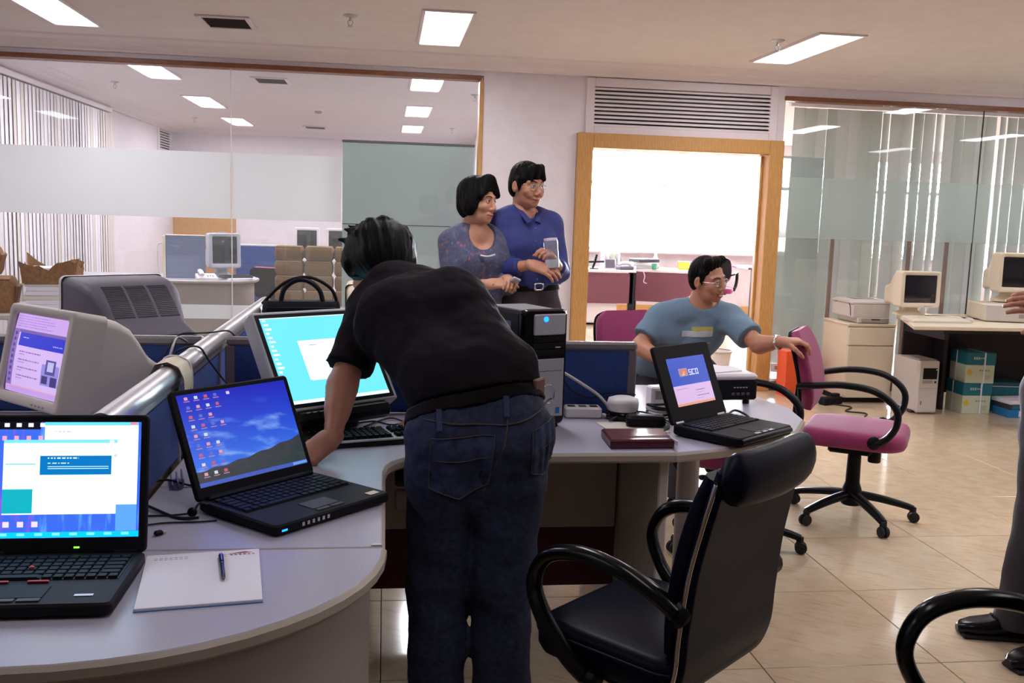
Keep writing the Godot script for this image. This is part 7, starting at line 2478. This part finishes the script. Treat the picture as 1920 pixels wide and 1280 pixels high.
func build_people() -> void:
	var skin := mat(rgb(198, 140, 112), 0.5)
	skin.subsurf_scatter_enabled = true
	skin.subsurf_scatter_strength = 0.08
	var skin2 := mat(rgb(206, 150, 122), 0.5)
	skin2.subsurf_scatter_enabled = true
	skin2.subsurf_scatter_strength = 0.08
	var hairm := relief(mat(rgb(9, 7, 8), 0.55, 0, 0.24), noise_tex(0.2, 2, FastNoiseLite.TYPE_SIMPLEX, 256, 31), 0.04, 14.0)
	var denim := relief(grain(mat(rgb(30, 40, 70), 0.85), tinted(noise_tex(0.035, 5, FastNoiseLite.TYPE_SIMPLEX_SMOOTH, 512, 33), rgb(22, 27, 50), rgb(48, 60, 94)), Vector3(3.2, 1.6, 3.2)), M.weave, 0.04, 2.6)
	var tee := grain(mat(rgb(30, 26, 30), 0.95, 0, 0.2), tinted(M.fine, rgb(28, 23, 28), rgb(38, 33, 38)), 10.0)
	# the man in black who leans on the desk
	var j := {
		"base": V(0.24, 0, -2.42), "pelvis": V(0.245, 0.885, -2.415), "waist": V(0.225, 0.985, -2.46), "chest": V(0.11, 1.12, -2.68), "neck": V(0.02, 1.195, -2.845),
		"shl": V(-0.045, 1.115, -2.825), "shr": V(0.185, 1.165, -2.86), "ell": V(-0.115, 0.925, -2.70), "wrl": V(-0.135, 0.805, -2.555),
		"elr": V(0.24, 0.93, -2.96), "wrr": V(0.16, 0.79, -2.98),
		"hl": V(0.165, 0.84, -2.405), "hr": V(0.325, 0.85, -2.395), "kl": V(0.145, 0.45, -2.43), "kr": V(0.315, 0.45, -2.40), "al": V(0.155, 0.09, -2.39), "ar": V(0.318, 0.09, -2.36),
		"toel": V(-0.1, 0, -1), "toer": V(0.15, 0, -1), "seat": V(0.0, -0.015, 0.012), "half": 0.07, "girth": [0.098, 0.102, 0.112], "spread": V(0.06, -0.035, 0.05),
		"head": V(-0.018, 1.238, -3.01), "hb": head_frame(V(-0.32, -0.72, -0.62), V(-0.12, 0.6, -0.7)), "collar": V(-0.04, 0.005, -0.085),
		"handl": {"d": V(-0.62, -0.40, 0.30), "n": V(-0.25, 0.75, 0.6), "side": 1.0, "curl": [1.2, 1.25, 1.25, 1.3, 0.9], "spread": 0.0},
		"handr": {"d": V(-0.6, -0.2, 0.3), "n": V(0, 1, 0), "side": -1.0, "curl": [0.3, 0.3, 0.3, 0.3, 0.2]}}
	var t := person("person in a black T-shirt and blue jeans leaning over the desk, seen from behind", j, {"skin": mat(rgb(170, 112, 90), 0.5), "shirt": tee, "shirt_name": "t_shirt", "trousers": denim, "trousers_name": "jeans", "belt": mat(rgb(24, 18, 22), 0.55, 0, 0.15), "hair": hairm, "hair_style": "thick", "sleeve": "short", "sleeve_end": 0.8, "sleeve_r": 0.066, "seed": 5, "crumple": 0.011, "hem": 0.058, "waistband": 0.052, "head_cell": 0.007, "legs": [0.096, 0.082, 0.072]})
	jeans_details(t, j)
	# man in the blue shirt
	j = {
		"base": V(0.73, 0, -5.05), "pelvis": V(0.755, 0.93, -5.05), "waist": V(0.75, 1.08, -5.045), "chest": V(0.735, 1.26, -5.05), "neck": V(0.722, 1.41, -5.06),
		"shl": V(0.875, 1.365, -5.10), "shr": V(0.575, 1.365, -5.00), "ell": V(0.925, 1.12, -5.07), "wrl": V(0.872, 1.165, -4.87),
		"elr": V(0.575, 1.12, -4.95), "wrr": V(0.725, 1.165, -4.80),
		"hl": V(0.84, 0.88, -5.07), "hr": V(0.66, 0.88, -5.02), "kl": V(0.85, 0.48, -5.05), "kr": V(0.66, 0.48, -5.0), "al": V(0.86, 0.09, -5.08), "ar": V(0.65, 0.09, -5.02),
		"toel": V(0.6, 0, 0.8), "toer": V(0.3, 0, 0.95), "half": 0.072, "girth": [0.100, 0.100, 0.104],
		"head": V(0.728, 1.567, -5.02), "hb": head_frame(V(0.52, -0.10, 0.85), V(0, 1, 0.05)), "collar": V(0.01, 0.035, 0.035),
		"handl": {"d": V(-0.35, 0.55, 0.35), "n": V(0.75, 0.1, -0.3), "side": 1.0, "curl": [0.75, 0.75, 0.78, 0.8, 0.6], "spread": 0.0},
		"handr": {"d": V(0.85, -0.18, 0.25), "n": V(-0.05, 0.75, 0.6), "side": -1.0, "curl": [0.35, 0.35, 0.4, 0.45, 0.3]}}
	var blue := grain(mat(rgb(50, 60, 130), 0.7), tinted(M.fine, rgb(40, 48, 112), rgb(58, 70, 140)), 6.0)
	t = person("person in a blue long-sleeved shirt and glasses, standing and holding a clear bottle", j, {"skin": skin, "shirt": blue, "trousers": mat(rgb(66, 56, 64), 0.8), "belt": M.black, "hair": hairm, "hair_style": "fringe", "sleeve": "long", "sleeve_end": 0.72, "sleeve_r": 0.064, "seed": 8, "hem": 0.10, "waistband": 0.125, "crumple": 0.007, "smile": 0.2, "head_size": 0.95, "legs": [0.095, 0.08, 0.075]})
	face_details(t, j.head, j.hb, j.base, true, rgb(150, 84, 78), 0.2, 0.95)
	var cb := Mb.new()
	for s in [-1.0, 1.0]:
		var fwd := V(0.45, 0, 0.9).normalized()
		var sd: Vector3 = V(fwd.z, 0, -fwd.x) * s
		var nk: Vector3 = j.neck - j.base
		cb.tube(spline([nk + fwd * -0.05 + V(0, 0.055, 0), nk + sd * 0.062 + V(0, 0.045, 0), nk + sd * 0.045 + fwd * 0.065 + V(0, 0.0, 0), nk + sd * 0.028 + fwd * 0.088 + V(0, -0.035, 0)], 4), 0.019, 8, false, 0.4)
	obj("collar", cb, blue, t)
	var bl := Mb.new()
	bl.at(V(0.79, 1.045, -4.925) - j.base, head_frame(V(0.4, 0, 0.9), V(0, 1, 0))).grid([ring(0.06, 0.04, 0.015, V(0, 0, 0), Basis()), ring(0.06, 0.04, 0.015, V(0, 0, 0.008), Basis()), ring(0.044, 0.026, 0.01, V(0, 0, 0.008), Basis()), ring(0.044, 0.026, 0.01, V(0, 0, 0.002), Basis())], true, 0)
	obj("belt_buckle", bl, M.chrome, t)
	var bt := Mb.new()
	for k in 5:
		bt.ball(V(0.765 + 0.004 * k, 1.345 - 0.065 * k, -4.925 + 0.002 * k) - j.base, V(0.006, 0.006, 0.004), 8, 4)
	obj("buttons", bt, mat(rgb(90, 100, 170), 0.4), t)
	# the clear bottle
	t = thing("bottle", "clear drinking bottle held by the man in the blue shirt", "bottle", V(0.838, 1.15, -4.80))
	t.rotation.z = 0.1
	var bm := mat(Color(0.86, 0.84, 0.88, 0.2), 0.12, 0, 0.6)
	bm.transparency = BaseMaterial3D.TRANSPARENCY_ALPHA
	obj("body", Mb.new().lathe([Vector2(0.0, 0.0), Vector2(0.032, 0.0), Vector2(0.036, 0.008), Vector2(0.036, 0.13), Vector2(0.034, 0.14)], 20), bm, t)
	obj("lid", Mb.new().lathe([Vector2(0.034, 0.14), Vector2(0.034, 0.152), Vector2(0.0, 0.154)], 20), mat(rgb(196, 186, 196), 0.3), t)
	obj("base_ring", Mb.new().lathe([Vector2(0.0365, 0.004), Vector2(0.0375, 0.01), Vector2(0.0375, 0.04), Vector2(0.0365, 0.046)], 20, V(0, 0, 0), 0), M.silver_flat, t)
	# woman in the patterned top
	var im := Image.create(256, 256, false, Image.FORMAT_RGB8)
	var f1 := FastNoiseLite.new()
	f1.frequency = 0.035
	f1.seed = 12
	var f2 := FastNoiseLite.new()
	f2.frequency = 0.03
	f2.seed = 19
	for y in 256:
		for x in 256:
			var c := rgb(92, 94, 120).lerp(rgb(70, 74, 104), clampf(0.5 + f1.get_noise_2d(x, y * 1.3), 0, 1))
			if f2.get_noise_2d(x, y) > 0.47:
				c = rgb(196, 112, 96)
			elif f1.get_noise_2d(y + 300, x) > 0.42:
				c = rgb(112, 120, 156)
			im.set_pixel(x, y, c)
	var floral := mat(Color.WHITE, 0.7)
	floral.albedo_texture = ImageTexture.create_from_image(im)
	floral.uv1_triplanar = true
	floral.uv1_scale = Vector3.ONE * 2.6
	j = {
		"base": V(0.44, 0, -4.9), "pelvis": V(0.45, 0.87, -4.93), "waist": V(0.45, 1.01, -4.92), "chest": V(0.455, 1.17, -4.91), "neck": V(0.46, 1.315, -4.93),
		"shl": V(0.585, 1.265, -4.98), "shr": V(0.325, 1.265, -4.88), "ell": V(0.63, 1.05, -4.93), "wrl": V(0.60, 1.09, -4.74),
		"elr": V(0.33, 1.04, -4.80), "wrr": V(0.50, 1.07, -4.68),
		"hl": V(0.53, 0.83, -4.95), "hr": V(0.375, 0.83, -4.91), "kl": V(0.53, 0.46, -4.93), "kr": V(0.37, 0.46, -4.89), "al": V(0.53, 0.09, -4.96), "ar": V(0.37, 0.09, -4.92),
		"toel": V(0.6, 0, 0.8), "toer": V(0.4, 0, 0.9), "half": 0.062, "girth": [0.098, 0.085, 0.094],
		"head": V(0.462, 1.475, -4.895), "hb": head_frame(V(0.74, -0.04, 0.66), V(0.02, 1, 0)), "collar": V(0.03, 0.0, 0.07),
		"handl": {"d": V(0.1, 0.1, 0.9), "n": V(0.3, 0.9, 0), "side": 1.0, "curl": [0.6, 0.7, 0.75, 0.8, 0.4], "spread": 0.02},
		"handr": {"d": V(0.9, 0.15, 0.2), "n": V(-0.1, 0.8, 0.5), "side": -1.0, "curl": [0.3, 0.4, 0.5, 0.55, 0.3], "spread": 0.02}}
	t = person("person with short dark hair in a grey-blue floral top, standing", j, {"skin": skin2, "shirt": floral, "shirt_name": "blouse", "trousers": mat(rgb(214, 204, 196), 0.8), "hair": hairm, "hair_style": "full", "sleeve": "long", "sleeve_end": 0.72, "sleeve_r": 0.058, "seed": 11, "hem": 0.0, "neckline": V(0.075, 0.085, 0.075), "slim": 0.95, "head_size": 0.94, "legs": [0.088, 0.07, 0.06], "hand_size": 0.92})
	face_details(t, j.head, j.hb, j.base, false, rgb(168, 84, 84), 0.3, 0.94)
	obj("neckline_trim", Mb.new().tube(spline([V(0.47, 1.205, -4.80) - j.base, V(0.505, 1.20, -4.795) - j.base, V(0.545, 1.21, -4.80) - j.base], 4), 0.006, 6), M.silver, t)
	t = thing("phone", "small silver phone held in the hands of the woman in the floral top", "phone", V(0.615, 1.085, -4.645))
	t.rotation = V(-0.5, 0.6, -0.4)
	obj("body", Mb.new().box(V(0, 0, 0), V(0.045, 0.014, 0.09), 0.005), M.silver, t)
	obj("screen", Mb.new().box(V(0, 0.0075, -0.015), V(0.036, 0.001, 0.04)), M.glass_dark, t)
	# seated man in the pale blue shirt
	var pale := grain(mat(rgb(104, 138, 166), 0.85), tinted(M.fine, rgb(108, 134, 158), rgb(130, 156, 178)), 6.0)
	j = {
		"base": V(1.46, 0, -4.72), "pelvis": V(1.44, 0.56, -4.83), "waist": V(1.455, 0.69, -4.78), "chest": V(1.51, 0.86, -4.67), "neck": V(1.545, 0.985, -4.59),
		"shl": V(1.695, 0.935, -4.54), "shr": V(1.385, 0.92, -4.69), "ell": V(1.765, 0.835, -4.33), "wrl": V(1.83, 0.862, -4.235),
		"elr": V(1.265, 0.78, -4.63), "wrr": V(1.33, 0.735, -4.40),
		"hl": V(1.53, 0.54, -4.80), "hr": V(1.37, 0.54, -4.85), "kl": V(1.74, 0.50, -4.44), "kr": V(1.45, 0.50, -4.42), "al": V(1.80, 0.09, -4.46), "ar": V(1.46, 0.09, -4.50),
		"toel": V(0.5, 0, 0.8), "toer": V(0.1, 0, 1), "half": 0.078, "girth": [0.105, 0.108, 0.112],
		"head": V(1.565, 1.128, -4.525), "hb": head_frame(V(0.50, -0.10, 0.86), V(-0.10, 1, 0.1)), "collar": V(0.015, 0.04, 0.035),
		"handl": {"d": V(0.85, 0.12, 0.1), "n": V(-0.1, 0.9, 0.1), "side": 1.0, "curl": [0.6, 0.62, 0.65, 0.7, 0.6], "spread": 0.02},
		"handr": {"d": V(0.4, -0.1, 0.8), "n": V(0, 1, 0), "side": -1.0, "curl": [0.3, 0.3, 0.3, 0.3, 0.3]}}
	t = person("person in glasses and a pale blue T-shirt, seated and smiling, reaching for the magenta chair", j, {"skin": skin, "shirt": pale, "shirt_name": "t_shirt", "trousers": mat(rgb(60, 58, 70), 0.8), "hair": hairm, "hair_style": "receding", "sleeve": "short", "sleeve_end": 0.72, "sleeve_r": 0.070, "seed": 15, "hem": -0.02, "head_size": 0.88, "smile": 1.0, "crumple": 0.007, "legs": [0.085, 0.07, 0.065]})
	face_details(t, j.head, j.hb, j.base, true, rgb(160, 84, 78), 1.0, 0.88)
	# print on the chest, laid on the cloth
	var sf := Field.new(V(1.3, 0.70, -4.85), V(1.75, 1.0, -4.35), 0.01)
	torso_caps(sf, j, 0.0)
	var cl := FastNoiseLite.new()
	cl.seed = 15
	cl.frequency = 7.0
	cl.fractal_octaves = 3
	sf.wrinkle(cl, 0.007)
	for q in [[1.50, 0.870, 0.095, 0.022, rgb(186, 178, 96), 0.02], [1.46, 0.838, 0.135, 0.030, rgb(198, 202, 210), 0.03], [1.50, 0.808, 0.09, 0.004, rgb(170, 186, 200), 0.02], [1.48, 0.796, 0.08, 0.004, rgb(170, 186, 200), 0.02], [1.50, 0.784, 0.06, 0.004, rgb(170, 186, 200), 0.02]]:
		var rows := []
		for i in 3:
			var r := PackedVector3Array()
			for k in 9:
				var x: float = q[0] + q[2] * k / 8.0
				var y: float = q[1] + q[3] * i / 2.0 + q[5] * k / 8.0 * 0.35
				r.append(first_from_front(sf, x, y) + V(0.002, 0, 0.008) - j.base)
			rows.append(r)
		obj("print", Mb.new().grid(rows, false, 0), mat(q[4], 0.8), t)
	var wd: Vector3 = (j.wrl - j.ell).normalized()
	obj("wristwatch", Mb.new().tube(ring_about(j.wrl - j.base - wd * 0.012, wd, 0.031), 0.006, 8, true), M.chrome, t)
	# person at the right edge
	j = {
		"base": V(2.22, 0, -2.86), "pelvis": V(2.26, 0.90, -2.84), "waist": V(2.265, 1.04, -2.84), "chest": V(2.26, 1.24, -2.84), "neck": V(2.26, 1.41, -2.84),
		"shl": V(2.25, 1.35, -2.67), "shr": V(2.25, 1.35, -3.01), "ell": V(2.27, 1.06, -2.66), "wrl": V(2.09, 1.165, -2.74),
		"elr": V(2.40, 1.09, -3.10), "wrr": V(2.47, 0.86, -3.10),
		"hl": V(2.25, 0.85, -2.76), "hr": V(2.25, 0.85, -2.92), "kl": V(2.225, 0.47, -2.79), "kr": V(2.22, 0.47, -2.89), "al": V(2.20, 0.09, -2.72), "ar": V(2.19, 0.09, -2.93),
		"toel": V(-1, 0, 0.1), "toer": V(-1, 0, -0.25), "half": 0.07,
		"head": V(2.24, 1.56, -2.83), "hb": head_frame(V(-0.97, -0.1, 0.1), V(0, 1, 0)),
		"handl": {"d": V(-0.8, 0.25, 0.0), "n": V(-0.1, 0.5, 0.8), "side": -1.0, "curl": [0.4, 0.45, 0.5, 0.5, 0.3]},
		"handr": {"d": V(-0.1, -1, 0), "n": V(0, 0, -1), "side": -1.0, "curl": [0.3, 0.3, 0.3, 0.3, 0.3]}}
	t = person("person cut by the right edge: grey trouser leg, black shoe, one white sleeve and hand", j, {"skin": skin, "shirt": mat(rgb(226, 224, 230), 0.8), "trousers": mat(rgb(58, 54, 62), 0.8), "belt": M.black, "hair": hairm, "hair_style": "fringe", "sleeve": "long", "sleeve_end": 0.92, "sleeve_r": 0.07, "seed": 21, "head_cell": 0.008, "reach": 0.075, "legs": [0.095, 0.08, 0.074], "hem": 0.06})
	face_details(t, j.head, j.hb, j.base, false, rgb(150, 84, 78))

func first_from_front(f: Field, x: float, y: float) -> Vector3:
	var ix := int((x - f.o.x) / f.c)
	var iy := int((y - f.o.y) / f.c)
	for k in range(f.nz - 2, 0, -1):
		var a: float = f.d[(k * f.ny + iy) * f.nx + ix]
		var b: float = f.d[((k + 1) * f.ny + iy) * f.nx + ix]
		if a < 0.0 and b >= 0.0:
			return V(x, y, f.o.z + (k + a / (a - b)) * f.c)
	return V(x, y, f.o.z)

func ring_about(o: Vector3, axis: Vector3, r: float) -> Array:
	var u := axis.cross(Vector3.UP).normalized()
	var w := axis.cross(u)
	var out := []
	for k in 16:
		out.append(o + u * cos(TAU * k / 16) * r + w * sin(TAU * k / 16) * r)
	return out

# pockets, seams and belt loops on the seat of the jeans, laid on the surface seen from behind
func jeans_details(t: Node3D, j: Dictionary) -> void:
	var st := {"legs": [0.096, 0.082, 0.072]}
	var cloth := FastNoiseLite.new()
	cloth.seed = 5
	cloth.frequency = 7.0
	cloth.fractal_octaves = 3
	var f := Field.new(V(-0.02, 0.58, -2.6), V(0.52, 1.02, -2.2), 0.008)
	trouser_caps(f, j, st, 0.0)
	f.wrinkle(cloth, 0.011)
	var on := func(x: float, y: float) -> Vector3:   # first point of the cloth met from behind
		var ix := int((x - f.o.x) / f.c)
		var iy := int((y - f.o.y) / f.c)
		for k in range(f.nz - 2, 0, -1):
			var a: float = f.d[(k * f.ny + iy) * f.nx + ix]
			var b: float = f.d[((k + 1) * f.ny + iy) * f.nx + ix]
			if a < 0.0 and b >= 0.0:
				return V(x, y, f.o.z + (k + a / (a - b)) * f.c)
		return V(x, y, -2.4)
	var stitch := mat(rgb(92, 70, 60), 0.8)
	var pocket_m := relief(grain(mat(rgb(30, 40, 70), 0.85), tinted(noise_tex(0.03, 4, FastNoiseLite.TYPE_SIMPLEX_SMOOTH, 256, 35), rgb(24, 30, 56), rgb(62, 78, 116)), 3.0), M.weave, 0.04, 3.0)
	var pockets := [[V(0.115, 0.862, 0), V(0.272, 0.872, 0), V(0.262, 0.745, 0), V(0.19, 0.705, 0), V(0.113, 0.735, 0)], [V(0.365, 0.885, 0), V(0.432, 0.905, 0), V(0.433, 0.80, 0), V(0.40, 0.765, 0), V(0.366, 0.775, 0)]]
	for p in pockets:
		var poly := PackedVector2Array()
		for q in p:
			poly.append(Vector2(q.x, q.y))
		var mb := Mb.new()
		var n := 14
		var rows := []
		for i in n + 1:
			var v := float(i) / n
			var r := PackedVector3Array()
			for k in 13:
				var u := k / 12.0
				# between the straight sides, from the bottom outline up to the opening
				var top: Vector2 = poly[0].lerp(poly[1], u)
				var bot: Vector2 = poly[4].lerp(poly[3], u * 2.0) if u < 0.5 else poly[3].lerp(poly[2], u * 2.0 - 1.0)
				var q := bot.lerp(top, v)
				r.append(on.call(q.x, q.y) + V(0, 0, 0.0035) - j.base)
			rows.append(r)
		mb.grid(rows, false, 0)
		var o := obj("pocket", mb, pocket_m, t)
		var path := []
		for i in 5:
			var a: Vector2 = poly[i]
			var b: Vector2 = poly[(i + 1) % 5]
			for k in 6:
				var q := a.lerp(b, k / 6.0)
				path.append(on.call(q.x, q.y) + V(0, 0, 0.0045) - j.base)
		obj("stitching", Mb.new().tube(path, 0.0014, 5, true), stitch, o)
		var mid := []
		for k in 9:
			var q := poly[0].lerp(poly[4], 0.42).lerp(poly[1].lerp(poly[2], 0.42), k / 8.0)
			mid.append(on.call(q.x, q.y - 0.008 * sin(PI * k / 8.0)) + V(0, 0, 0.0045) - j.base)
		obj("stitching", Mb.new().tube(mid, 0.0012, 5), stitch, o)
	var sm := Mb.new()
	for line in [[V(0.30, 0.935, 0), V(0.302, 0.90, 0), V(0.292, 0.84, 0), V(0.27, 0.78, 0), V(0.25, 0.72, 0)], [V(0.10, 0.905, 0), V(0.18, 0.898, 0), V(0.25, 0.895, 0), V(0.30, 0.90, 0)], [V(0.302, 0.90, 0), V(0.36, 0.915, 0), V(0.43, 0.945, 0)]]:
		var path := []
		for q in spline(line, 5):
			path.append(on.call(q.x, q.y) + V(0, 0, 0.001) - j.base)
		sm.tube(path, 0.0022, 6)
	obj("seams", sm, mat(rgb(84, 70, 66), 0.85), t)
	for q in [[0.135, 0.900], [0.30, 0.935]]:
		var path := []
		for k in 4:
			path.append(on.call(q[0], q[1] + 0.016 * (k - 1)) + V(0, 0, 0.0135) - j.base)
		obj("belt_loop", Mb.new().tube(path, 0.008, 6, false, 0.35, V(0, 0, 1)), denim_loop(), t)
	var tg := Mb.new()
	tg.at(V(0.392, 0.972, -2.385) - j.base, Basis(Vector3.UP, 0.9)).box(Vector3.ZERO, V(0.05, 0.055, 0.012), 0.004)
	obj("leather_patch", tg, mat(rgb(112, 74, 60), 0.6), t)

func denim_loop() -> Material:
	if not M.has("loop"):
		M.loop = mat(rgb(44, 52, 86), 0.85)
	return M.loop
